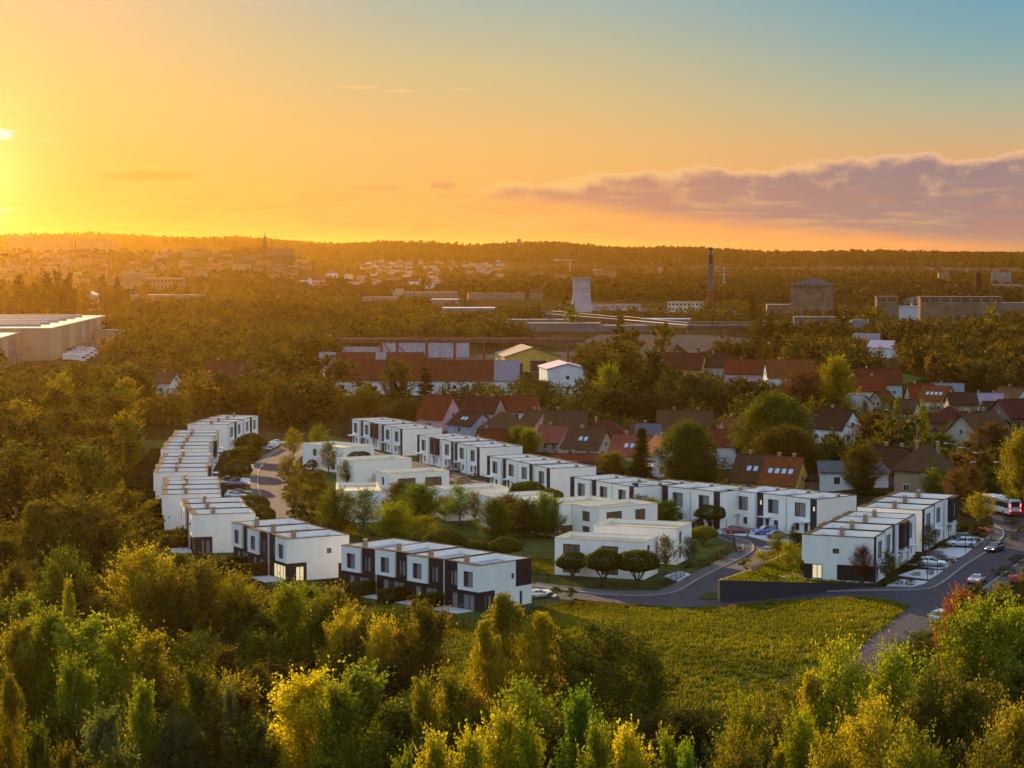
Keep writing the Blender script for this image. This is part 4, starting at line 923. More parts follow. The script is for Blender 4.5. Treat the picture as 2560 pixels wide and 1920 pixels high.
# ---------------------------------------------------------------- warehouses on the left
mwd=pmat('distant_facade',(.17,.12,.09),.9,.1,.1); mwa=pmat('warehouse_panel',(.42,.28,.18),.6,.05,.1); mwb=pmat('warehouse_dark_panel',(.20,.16,.13),.6,.1,.1); mroofw=pmat('warehouse_roof',(.50,.42,.34),.35,.08,.05)
def warehouse(N_,Rc,depth_left,h,label,stripes,name='warehouse'):
    n=Vector(P(*N_,h)[:2]); b=Vector(P(*Rc,h)[:2]); v=b-n; L=v.length; ux=v/L; uy=Vector((-ux.y,ux.x))
    r=empty(name,(n.x,n.y,0),math.atan2(ux.y,ux.x)); Ly=depth_left
    mb=MB(); mb.box(0,0,-.5,L,Ly,h); mb.build('wall',mwa,r)
    for a,b_ in stripes: s=MB(); s.box(L*a,-.12,.2,L*b_,-.01,h-.6); s.build('dark_panel',mwb,r)
    rf=MB(); rf.box(-.4,-.4,h,L+.4,Ly+.4,h+.5); rf.build('roof',mroofw,r)
    for k in range(6):
        a=L*(.1+k*.145); q=MB(); q.prism([(a-2.4,h+.5),(a+2.4,h+.5),(a+1.4,h+2.0),(a-1.4,h+2.0)],8,Ly-10,axis='y'); q.build('skylight',pmat('roof_light',(.30,.22,.20),.4,.1),r)
    for k in range(7):
        dk=MB(); a=L*(.25+k*.09); dk.box(a,-3,0,a+3.2,-.1,4); dk.build('loading_dock',mwb,r)
    tag(r,label,'warehouse'); FOOT.append([tuple(n),tuple(b),tuple(b+uy*Ly),tuple(n+uy*Ly)]); return r
warehouse((127,822),(262,790.6),220,15,'large pale warehouse with striped wall in the golden haze at the left edge',[(.18,.3),(.42,.52),(.6,.68),(.75,.82),(.9,.96)]); clear(0,785,262,975,950)
warehouse((-60,862),(62,829),120,13,'nearer pale warehouse cut off by the left edge',[(.3,.5),(.62,.8),(.88,.94)]); clear(0,830,63,985,700)
flatbox('annex',275,868,14,10,9,-5,mwa,'small annex at the right end of the large warehouse','annex')
# lorries parked beside the warehouse
def lorry(px,py,ang,label):
    g=G(px,py); r=empty('lorry',g,R(ang)); m_=MB(); m_.box(-6.5,-1.25,1.1,3.6,1.25,3.9); m_.build('box_body',mwh,r); c=MB(); c.prism([(4.0,.6),(6.3,.6),(6.3,1.9),(5.9,3.0),(4.0,3.2)],-1.2,1.2,axis='y'); cb=c.build('cab',mwh,r)
    w_=MB(); w_.prism([(6.32,1.9),(6.02,2.85),(5.98,2.85),(6.28,1.9)],-1.1,1.1,axis='y'); w_.build('windscreen',M['glass'],cb)
    for x in (-5,-3.6,5):
        for y in (-1.1,1.1): t=MB(); t.tube((x,y-.15,.5),(x,y+.15,.5),.5,.5,12); t.build('wheel',M['tyre'],r)
    tag(r,label,'lorry','lorries parked by the warehouse')
for i,(px,py) in enumerate(((186,905),(197,899),(208,893),(218,887))): lorry(px,py,-35,f"white lorry parked beside the striped warehouse, {ORD[i]} from the left")
# building with unreadable dark lettering
g=G(226,775); r=empty('lettered_building',g,R(-12)); m_=MB(); m_.box(-7,-6,0,7,6,13); m_.build('wall',mwa,r); m_=MB(); m_.prism([(-7.3,13),(0,16.5),(7.3,13)],-6.3,6.3,axis='y'); m_.build('roof',mroofw,r)
m_=MB(); rnd=random.Random(5)
for j in (10.2,8.2):
    for k in range(9): x=-5+k*1.1; m_.box(x,-6.15,j,x+.7,-6.02,j+1.1)
m_.build('lettering',mwb,r); tag(r,'narrow building with two lines of dark letters between the poplars','building'); clear(208,728,248,770,1500)
flatbox('factory_block',395,726,64,14,14,-6,mwd,'long factory block with a window band in the haze above the left wood','factory',14,rows=2)
flatbox('factory_block',330,726,26,16,20,-6,mwd,'taller plain factory block adjoining the long one in the haze','factory')
flatbox('low_depot',420,758,70,20,8,-6,mwd,'low flat depot in front of the hazy factory blocks','depot')
# ---------------------------------------------------------------- far town, church, housing blocks
def church():
    d=2950; x=(663-1280)/FOC*d; z=T(x,d); k=d/FOC; r=empty('church',(x,d,z-2)); zt=CAMH-(580-HOR)*k-z+2; 
    m_=MB(); w=7.0; zb=zt-38; m_.box(-w/2,-w/2,0,w/2,w/2,zb+16); m_.build('tower',pmat('church_stone',(.07,.045,.035),.9,.2,.2),r)
    s=MB(); s.lathe([(4.9,zb+16),(3.2,zb+18.5),(3.6,zb+20),(2.1,zb+24),(1.3,zb+29),(.1,zt)],8); s.build('spire',pmat('spire_copper',(.035,.025,.02),.9,.2,spec=.1),r)
    n=MB(); n.prism([(-7,0),(7,0),(7,13),(0,22),(-7,13)],3,42,axis='x'); n.build('nave',pmat('church_stone',(.07,.045,.035)),r)
    for j in (8,14,zb+10): q=MB(); q.box(-.8,-w/2-.06,j,.8,-w/2+.02,j+3); q.build('window',M['black'],r)
    tag(r,'church with a tall pointed spire on the hazy town hill','church'); clear(640,580,745,660,2700)
church()
rnd=random.Random(11)
for i,px in enumerate((40,72,104,140,172,208,240,272)):
    d=3850+30*(i%2); x=(px-1280)/FOC*d; z=T(x,d); h=CAMH+(HOR-(594+i*1.2))*d/FOC-z
    w=22 if i<7 else 24
    r=empty('apartment_block',(x,d,z)); m_=MB(); m_.box(-w/2,-7,-3,w/2,7,h); m_.build('wall',mwd,r); q=MB(); q.box(-4,-4,h,4,4,h+4.5); q.build('lift_house',mwd,r)
    f=MB(); n=int(h/3)
    for j in range(n): f.box(-w/2+1,-7.15,j*3+1,w/2-1,-7.02,j*3+2.3)
    f.build('window_band',mwb,r); tag(r,f"tall apartment block on the hazy left horizon, {ORD[i]} from the left",'apartment block','apartment blocks on the left horizon')
def spread(n,px0,px1,py0,py1,L0,L1,h0,h1,group,label,seedv,rts=('gable','gable','hip','flat'),walls=('cream','beige','white','pink','grey'),roofs=('rust','brown','red','darkbrown','grey')):
    rnd=random.Random(seedv); used=[]
    k=0; tries=0
    while k<n and tries<n*30:
        tries+=1
        px=rnd.uniform(px0,px1); py=rnd.uniform(py0,py1)
        if any(abs(px-a)<17 and abs(py-b)<4 for a,b in used) : continue
        used.append((px,py)); k+=1
        rt=rnd.choice(rts); L=rnd.uniform(L0,L1)
        house(px,py,L,rnd.uniform(9,13),rnd.uniform(h0,h1),0.3 if rt=='flat' else rnd.uniform(3,5),rnd.choice((-12,5,60,80,-60,-25)),rt,rnd.choice(roofs),rnd.choice(walls),label,rnd.choice((2,3,4)),0,0,'town_house',.4,None,2 if h1>6 else 1,0,group,True)
spread(62,5,760,640,700,10,26,5,10,'hazy town houses on the left hill','small hazy pale house in the town on the left hill',21,walls=('brownwall','brick','brownwall','brick','ochre'),roofs=('rust','brown','darkbrown','brown'))
spread(12,0,330,692,722,12,28,5,9,'hazy town houses on the left hill','small hazy pale house in the town on the left hill',27,walls=('brownwall','brick','brownwall','brick','ochre'),roofs=('rust','brown','darkbrown','brown'))
spread(46,900,1265,655,694,9,18,4,7,'pale houses of the distant suburb','tiny pale house in the distant suburb below the long wooded ridge',22,walls=('beige','grey','beige','cream'))
spread(14,760,1100,694,722,10,22,4,8,'scattered houses beyond the middle wood','small pale house scattered among dark trees beyond the middle wood',23)
# distant works on the far right
def dome_hall():
    g=G(2392,722); r=empty('arched_hall',g,R(-20)); m_=MB(); pr=[(9*math.cos(PI*k/12),9*math.sin(PI*k/12)) for k in range(13)]; m_.prism(pr,-24,24,axis='x'); m_.build('shell',msheet,r,False); tag(r,'distant pale hall with an arched roof on the far right','hall'); clear(2345,690,2500,722,2600)
dome_hall()
g=G(2502,720); r=empty('cement_silos',g); 
for k in range(4): m_=MB(); m_.lathe([(3.3,0),(3.3,20),(.2,22.5)],14,c=(k*7-10,0)); m_.build('silo',msheet,r,True)
tag(r,'four pale upright silos beside the arched hall','silos')
flatbox('far_works',2530,726,52,20,7,-5,mcon,'long white works building at the far right, beyond the silos','building')
flatbox('far_tower',2358,708,16,12,16,0,mwd,'small white plant tower left of the arched hall','tower')
flatbox('brick_block',1515,700,34,14,15,-8,wallm('brick'),'distant brick block under construction right of the tower crane','building',8,rows=3)
flatbox('brick_block',1405,700,30,12,9,-8,wallm('brick'),'lower brick block under construction left of the tower crane','building',6,rows=2)
def lattice(mb,p,q,w,n=8,r=.12):
    p=Vector(p);q=Vector(q);d=(q-p).normalized(); a=d.orthogonal().normalized(); b=d.cross(a)
    c=[a*w/2+b*w/2,a*w/2-b*w/2,-a*w/2-b*w/2,-a*w/2+b*w/2]
    for k in range(4): mb.tube(p+c[k],q+c[k],r,r,4)
    for i in range(n):
        for k in range(4): mb.tube(p.lerp(q,i/n)+c[k],p.lerp(q,(i+1)/n)+c[(k+1)%4],r*.6,r*.6,3)
def tower_crane(px,top,base,jl,jr,label):
    d=G(px,base).y; g=G(px,base); k=d/FOC; h=(base-top)*k; r=empty('tower_crane',g); m_=MB(); lattice(m_,(0,0,0),(0,0,h),2,14,.28); m_.build('mast',pmat('crane_yellow',(.45,.36,.25),.6,.1),r)
    j=MB(); lattice(j,(-jl*k,0,h),(jr*k,0,h),1.6,14,.25); j.build('jib',MATS['crane_yellow'],r); a=MB(); a.tube((0,0,h),(0,0,h+6),.4,.2,4); a.tube((0,0,h+6),(jr*k*.7,0,h+.8),.12,.12,3); a.tube((0,0,h+6),(-jl*k*.7,0,h+.8),.12,.12,3); a.build('apex',MATS['crane_yellow'],r)
    w_=MB(); w_.box(-jl*k*.95,-1,h-2.5,-jl*k*.7,1,h-.3); w_.build('counterweight',M['concrete'],r); tag(r,label,'tower crane')
tower_crane(1425,650,697,42,16,'taller distant tower crane left of the brick building site'); tower_crane(1488,674,698,8,16,'smaller distant tower crane over the brick building site')
def pylon(px,top,base,label,mm=None):
    g=G(px,base); k=g.y/FOC; h=(base-top)*k; r=empty('power_pylon',g); m_=MB()
    for s in ((1,1),(1,-1),(-1,-1),(-1,1)): m_.tube((s[0]*2.2,s[1]*2.2,0),(s[0]*.5,s[1]*.5,h*.75),.22,.16,4)
    lattice(m_,(0,0,h*.7),(0,0,h),1,6,.14)
    for i in range(6):
        z=h*.75*i/6; w0=2.2-1.7*i/6; w1=2.2-1.7*(i+1)/6
        for a,b in (((-w0,-w0,z),(w1,-w1,z+h*.125)),((w0,-w0,z),(-w1,-w1,z+h*.125)),((-w0,w0,z),(w1,w1,z+h*.125)),((w0,w0,z),(-w1,w1,z+h*.125))): m_.tube(a,b,.12,.12,3)
    m_.build('mast',mm or M['steel'],r)
    for z,w in ((h*.72,6),(h*.84,7.5),(h*.95,5)):
        c=MB(); c.tube((-w,0,z),(w,0,z),.22,.22,4); c.tube((-w,0,z),(0,0,z+1.3),.12,.12,3); c.tube((w,0,z),(0,0,z+1.3),.12,.12,3); c.build('cross_arm',mm or M['steel'],r)
    tag(r,label,'power pylon','power pylons across the works')
pylon(1353,679,712,'sunlit power pylon with drooping wires left of the cooling tower'); pylon(1332,682,702,'smaller sunlit power pylon standing just left of the taller one')
pylon(1650,668,700,'faint power pylon on the dark slope left of the tall chimney'); pylon(1810,668,735,'dark power pylon right of the tall chimney'); pylon(2280,745,790,'dark power pylon above the pale blue hall')
wi=MB()
for z0 in (0,3,6):
    a=G(1353,712); b=G(1332,702); p=Vector((a.x,a.y,a.z+11+z0)); q=Vector((b.x,b.y,b.z+11+z0)); prev=p
    for k in range(1,9):
        t=k/8; c=p.lerp(q,t); c.z-=7*4*t*(1-t)*.5; wi.tube(prev,c,.14,.14,3); prev=c
tag(wi.build('power_line',pmat('sunlit_wire',(.6,.35,.2),.4)),'drooping wires strung between the two sunlit pylons','power line')
d=5200; x=(1298-1280)/FOC*d; z=T(x,d); r=empty('lookout_tower',(x,d,z)); h=CAMH+(HOR-597)*d/FOC-z; m_=MB(); m_.tube((0,0,0),(0,0,h-8),3,2.5,10); m_.build('shaft',mcon,r); m_=MB(); m_.lathe([(3,h-9),(5.5,h-7),(5.5,h-2),(3,h)],12); m_.build('head',mcon,r); tag(r,'tiny lookout tower on the wooded horizon','tower')
# ---------------------------------------------------------------- trees
SPEC={ # height, radius, crown base fraction, envelope
 'poplar':(14,3.0,.12,lambda t:(np.sin(PI*np.clip(t,0,1)**.75)**.6)*(1-.42*t)+.05),
 'broad':(12,5.2,.12,lambda t:np.sqrt(np.clip(1-(2*t-.92)**2/1.2,0,1))),
 'oval':(13,3.8,.12,lambda t:np.sqrt(np.clip(1-(2*t-.9)**2/1.25,0,1))*(1-.2*t)),
 'birch':(15,3.2,.18,lambda t:(np.sin(PI*np.clip(t,0,1)**.8)**.8)*(1-.3*t)+.08),
 'column':(18,1.9,.03,lambda t:np.clip(np.sin(PI*np.clip(t,0,1)**.6)**.45,0,1)*(1-.35*t)+.04),
 'spruce':(15,3.0,.05,lambda t:(1-t)**.85*(.78+.22*np.sin(t*44))+.03),
 'thuja':(8,1.7,.02,lambda t:(1-t)**.7*np.clip(t*9,0,1)+.03),
 'young':(6,1.7,.28,lambda t:(np.sin(PI*np.clip(t,0,1)**.7)**.7)*(1-.25*t)+.1),
 'willow':(10,5.6,.15,lambda t:np.sqrt(np.clip(1-(1.35*t-.35)**2,0,1))),
 'ball':(12,5.0,.03,lambda t:np.sqrt(np.clip(1-(2*t-1)**2,0,1))),
 'round':(5,2.6,.0,lambda t:np.sqrt(np.clip(1-(2*t-1)**2,0,1))),
}
def leafquads(C,size,rng,droop=0,flat=0):
    n=len(C); a=rng.normal(size=(n,3)); a[:,2]*=(1-flat); a/=np.linalg.norm(a,axis=1)[:,None]+1e-9
    b=rng.normal(size=(n,3)); b-=a*(a*b).sum(1)[:,None]; b/=np.linalg.norm(b,axis=1)[:,None]+1e-9
    if droop: a[:,2]=-np.abs(a[:,2])-droop; a/=np.linalg.norm(a,axis=1)[:,None]
    s=size*(.55+.9*rng.random(n))[:,None]
    V=np.stack([C-a*s*.5,C+b*s*.34,C+a*s*.5,C-b*s*.34],1).reshape(-1,3)
    return V,np.arange(4*n).reshape(-1,4)
def gen_tree(kind,seed,nleaf,size,ncl=None,branches=26,aut=.5):
    rng=np.random.default_rng(seed); H,Rr,cb,env=SPEC[kind]; ncl=ncl or max(20,nleaf//(75 if nleaf>9000 else 45))
    z0=H*cb; ch=H-z0
    t=rng.random(ncl*3); w=env(t)+.12; t=t[rng.random(ncl*3)<w/ w.max()][:ncl]; n=len(t)
    az=rng.random(n)*2*PI; ph=rng.random(6)*6.28
    lob=1+.24*np.sin(az*3+t*5+ph[0])+.18*np.sin(az*5-t*9+ph[1])+.15*np.sin(az*2+t*17+ph[2])
    if kind in('spruce','thuja','column','round','ball'): lob=1+(lob-1)*.45
    rad=Rr*env(t)*lob*(1-.75*rng.random(n)**2.2)
    C=np.stack([rad*np.cos(az),rad*np.sin(az),z0+t*ch],1)
    if kind in('poplar','birch'): # spiky leaders
        k=n//7; sp=rng.random((k,2))*2*PI; j=rng.integers(0,9,k); ang=j*2*PI/9+ph[3]; tt=rng.random(k); rr=Rr*(.15+.6*((j*37)%9)/9)
        hh=z0+ch*(.66+.34*(1-rr/Rr)); C[:k]=np.stack([rr*np.cos(ang)+rng.normal(size=k)*.12,rr*np.sin(ang)+rng.normal(size=k)*.12,hh+tt*ch*.10-.6],1)
    per=max(3,nleaf//n); cr={'birch':.55,'column':.38,'spruce':.36,'thuja':.22,'young':.32,'round':.22}.get(kind,.58)
    if nleaf<1200: cr*=1.25
    L=np.repeat(C,per,0); off=rng.normal(size=(len(L),3))*cr
    if kind in('poplar','oval','broad','young','column') and nleaf>=1200:
        hz_=C.copy(); hz_[:,2]=0; hz_/=np.linalg.norm(hz_,axis=1)[:,None]+1e-6; up={'poplar':1.5,'oval':1.0,'broad':.55,'young':1.2,'column':3.0}[kind]
        dr=hz_+np.array([0,0,up])+rng.normal(size=hz_.shape)*.25; dr/=np.linalg.norm(dr,axis=1)[:,None]; dr=np.repeat(dr,per,0)
        st={'young':.42,'column':.7}.get(kind,.85); al=rng.normal(size=len(L))*st; tap=np.clip(1.15-.45*al/st,.25,1.6)
        off=dr*al[:,None]+rng.normal(size=(len(L),3))*(({'young':.15,'column':.17}.get(kind,.27))*tap)[:,None]
    if kind in('birch','willow'): 
        off[:,2]=-np.abs(rng.normal(size=len(L)))*(1.1 if kind=='birch' else 1.7); off[:,:2]*=.5
    if kind=='spruce': off[:,2]*=.45; off[:,:2]*=1.35
    L=L+off; L[:,2]=np.maximum(L[:,2],.25)
    V,F=leafquads(L,size,rng,droop=.8 if kind in('birch','willow') else 0)
    cb_=rng.random(n); ca=np.clip(rng.random(n)*1.3-.45,0,1)*aut
    tint=np.ones((len(L),4)); tint[:,0]=np.clip(np.repeat(cb_,per)*.45+rng.random(len(L))*.55,0,1); tint[:,1]=np.clip(np.repeat(ca,per)+rng.normal(size=len(L))*.12,0,1)
    mb=MB(); r0=H*.014+.05
    if kind not in('thuja','column','round'):
        bend=[Vector((rng.normal()*.12*i,rng.normal()*.12*i,H*.9*i/5)) for i in range(6)]; mb.path(bend,[r0*(1-.17*i) for i in range(6)],6)
        idx=rng.choice(n,min(n,branches),replace=False)
        for i in idx:
            c=Vector(C[i]); zt=max(H*cb*.9,c.z-(.25+.5*rng.random())*math.hypot(c.x,c.y)-.3); f=min(4.99,zt/(H*.9)*5); b0=bend[int(f)].lerp(bend[int(f)+1],f-int(f)); mid=b0.lerp(c,.5)+Vector((0,0,.12*(c-b0).length))
            mb.path([b0,mid,c],[r0*.42*(1-.5*zt/H),r0*.28*(1-.5*zt/H),.02],4)
    else: mb.tube((0,0,-.2),(0,0,H*.7),r0,r0*.4,6)
    return (V,F,tint),mb
TM={}
def tree_mesh(kind,seed,lod):
    k=(kind,seed,lod)
    if k not in TM:
        nl,sz={'hi':(21000,.25),'mid':(6500,.40),'low':(1800,.72)}[lod]
        f={'broad':1.4,'ball':1.8,'willow':1.3,'column':.7,'thuja':.35,'young':.30,'spruce':1.0,'oval':1.1,'round':.55}.get(kind,1.0); s={'young':.55,'thuja':.55,'round':.5,'birch':.9}.get(kind,1)
        (V,F,t),mb=gen_tree(kind,seed,int(nl*f),sz*s)
        TM[k]=(npmesh('crown_'+kind,V,F,LEAF,t),mb.mesh('trunk_'+kind,M['birch'] if kind in('birch','poplar') and seed%2 else M['bark'],True))
    return TM[k]
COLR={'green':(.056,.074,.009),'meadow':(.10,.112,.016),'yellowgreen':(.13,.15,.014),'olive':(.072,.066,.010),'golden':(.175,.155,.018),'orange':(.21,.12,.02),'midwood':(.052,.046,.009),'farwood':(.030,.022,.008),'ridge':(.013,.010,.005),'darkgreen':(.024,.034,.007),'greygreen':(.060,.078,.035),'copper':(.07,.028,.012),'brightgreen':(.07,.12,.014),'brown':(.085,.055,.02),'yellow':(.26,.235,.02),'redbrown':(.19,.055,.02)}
CW={'yellowgreen':'yellow green','darkgreen':'dark green','greygreen':'grey green','brightgreen':'bright green','redbrown':'red brown'}
KW={'ball':'round dense tree','poplar':'poplar','broad':'broad crowned tree','oval':'oval crowned tree','birch':'birch','column':'column shaped poplar','spruce':'spruce','thuja':'cone shaped conifer','young':'young garden tree','willow':'weeping willow','round':'round shrub'}
TREES=[]
def put_tree(kind,loc,h,w,col,seed=0,lod='mid',label=None,group=None,zone=None,name=None):
    H,Rr=SPEC[kind][:2]; cm,tm=tree_mesh(kind,seed,lod)
    r=empty(name or {'spruce':'spruce_tree','birch':'birch_tree','poplar':'poplar_tree','column':'poplar_tree','thuja':'conifer','willow':'willow_tree','young':'garden_tree','round':'round_shrub'}.get(kind,'broadleaf_tree'),loc,random.random()*6.28)
    c=link('crown',cm,r); t=link('trunk',tm,r); sc=(w/(2*Rr),w/(2*Rr),h/H); r.scale=sc
    v=random.uniform(.7,1.3); cc=COLR[col]; c.color=(cc[0]*v*random.uniform(.93,1.07),cc[1]*v,cc[2]*v,1)
    tag(r,label,'shrub' if kind=='round' else 'tree',group)
    if not label: TREES.append((r,kind,col,zone,proj((loc[0],loc[1],loc[2]+h))[0],h))
    return r
def tree_px(kind,px,pb,pt,w,col,seed=0,lod='mid',label=None,group=None,name=None,z=None):
    g=G(px,pb) if z is None else P(px,pb,z); k=g.y/FOC; return put_tree(kind,g,(pb-pt)*k,w*k,col,seed,lod,label,group,name=name)
# --- foreground wood, placed by the tops seen in the photograph (px, py of the top, height, width in px)
FG=[('broad',187,1256,16,300,'olive',0),('birch',95,1243,17,110,'olive',1),('oval',160,1378,15,130,'green',1),('poplar',37,1430,14,75,'olive',0),('column',171,1456,14,46,'golden',0),
('oval',356,1382,15,190,'golden',0),('oval',420,1434,14,130,'olive',1),('oval',503,1417,14.5,150,'olive',0),('oval',594,1441,13.5,120,'golden',1),('oval',720,1469,13.5,130,'yellowgreen',0),
('poplar',52,1508,14,95,'yellowgreen',0),('poplar',6,1521,14,80,'green',1),('poplar',48,1560,15,100,'golden',1),('poplar',117,1547,15,105,'yellowgreen',0),('poplar',212,1556,15,170,'yellowgreen',1),('poplar',312,1577,15,120,'yellowgreen',2),
('poplar',369,1610,15,115,'golden',0),('poplar',495,1673,14,95,'green',1),('poplar',356,1727,14,80,'yellowgreen',2),('poplar',260,1781,14,110,'greygreen',1),('poplar',93,1846,15,80,'green',0),('poplar',160,1872,14,60,'olive',1),
('column',573,1721,14,62,'greygreen',0),('broad',434,1807,11,190,'greygreen',1),('poplar',760,1692,15,170,'yellow',1),('poplar',850,1733,15,120,'yellowgreen',0),('poplar',186,1651,14,90,'yellowgreen',1),('birch',26,1681,15,75,'golden',0),('birch',650,1660,13,110,'olive',0),
('oval',812,1505,13,110,'green',0),('oval',862,1528,13.5,110,'golden',1),('birch',906,1540,13,60,'golden',0),('oval',960,1558,13.5,110,'golden',0),('birch',1005,1563,14,100,'orange',1),('poplar',1068,1518,16,125,'olive',1),
('birch',1262,1478,16,135,'golden',0),('birch',1352,1515,15,95,'golden',1),('birch',1215,1545,14,90,'golden',2),('broad',1511,1568,13,270,'green',2),('oval',1615,1620,10,110,'green',0),
('poplar',899,1692,15.5,160,'yellowgreen',0),('poplar',1060,1723,15,80,'golden',2),('poplar',1134,1690,15,120,'golden',1),('oval',1190,1750,13.5,110,'orange',0),('oval',1316,1713,14,200,'yellowgreen',1),('poplar',1449,1760,15,105,'brightgreen',0),
('poplar',1258,1802,15,110,'yellow',2),('poplar',1322,1822,15,80,'yellowgreen',1),('poplar',1173,1859,15,110,'yellow',0),('poplar',1083,1863,15,95,'yellow',2),('poplar',1013,1893,15,70,'yellowgreen',1),('poplar',1491,1839,15,80,'yellowgreen',2),
('broad',1550,1828,11,130,'green',0),('poplar',1573,1851,14.5,100,'yellow',0),('poplar',1674,1847,15,95,'yellowgreen',1),('broad',1700,1800,9,150,'darkgreen',1),
('oval',1867,1746,13.5,120,'yellowgreen',1),('oval',2108,1612,17,175,'yellowgreen',1),('oval',2232,1632,16,165,'yellowgreen',0),('oval',2445,1505,17,255,'yellowgreen',1),('oval',2400,1490,15,120,'redbrown',0),('oval',2545,1528,16,190,'yellowgreen',0),
('birch',2036,1660,15,90,'golden',1),('broad',1760,1780,7,110,'green',0),('broad',1902,1765,8,85,'brown',1),('poplar',1719,1898,15,60,'brightgreen',0),('oval',2330,1700,15,200,'olive',1),('oval',2180,1760,15,200,'golden',1),('oval',2420,1720,15,220,'olive',0),('oval',2540,1780,15,200,'golden',0),('oval',2000,1800,14,130,'yellowgreen',0),('oval',1850,1840,14,150,'olive',1),('oval',2290,1830,15,200,'yellowgreen',1),('oval',2080,1850,15,170,'golden',1),('oval',2480,1860,15,190,'olive',1),('birch',1950,1870,14,110,'golden',2)]
for kind,px,pt,h,w,col,sd_ in FG:
    p=P(px,pt,h); p.z=T(p.x,p.y); k=p.y/FOC
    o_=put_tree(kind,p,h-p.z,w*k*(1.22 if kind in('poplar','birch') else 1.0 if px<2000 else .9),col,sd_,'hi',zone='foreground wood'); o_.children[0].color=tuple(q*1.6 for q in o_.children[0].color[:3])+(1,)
# fill of smaller trees between them
rnd=random.Random(4); random.seed(5); fgp=[]
LIM=[(0,1330),(300,1400),(480,1500),(860,1600),(1000,1640),(1130,1800),(1980,1815),(2100,1800),(2300,1690),(2420,1600),(2620,1560)]
def limit(px):
    for (a,b),(c,d) in zip(LIM[:-1],LIM[1:]):
        if a<=px<=c: return b+(d-b)*(px-a)/(c-a)
    return LIM[0][1] if px<0 else LIM[-1][1]
y=150.0
cand=[]
while y<300:
    x=-.30*y
    while x<.30*y:
        cand.append((x+rnd.uniform(-2.4,2.4),y+rnd.uniform(-2.4,2.4))); x+=8.2
    y+=8.2
for x,y in cand:
    px,py,_=proj((x,y,0))
    if px<-150 or px>2700 or py<limit(px)+25: continue
    h=rnd.uniform(7.5,12.0)
    pxt,pyt,_=proj((x,y,h))
    if 1120<px<2000 and pyt<1810: h=max(3.0,h-(1810-pyt)*y/FOC)
    if px>=2000 and pyt<1720: h=max(3.5,h-(1720-pyt)*y/FOC)
    if px<1120 and pyt<limit(px)-110: h=6
    put_tree(rnd.choice(('oval','birch','poplar','poplar')),(x,y,T(x,y)),h*1.08,rnd.uniform(4.5,7.5),rnd.choice(('olive','green','olive','golden','yellowgreen','green','olive')),rnd.choice((0,1,2)),'hi',zone='lower foreground wood')
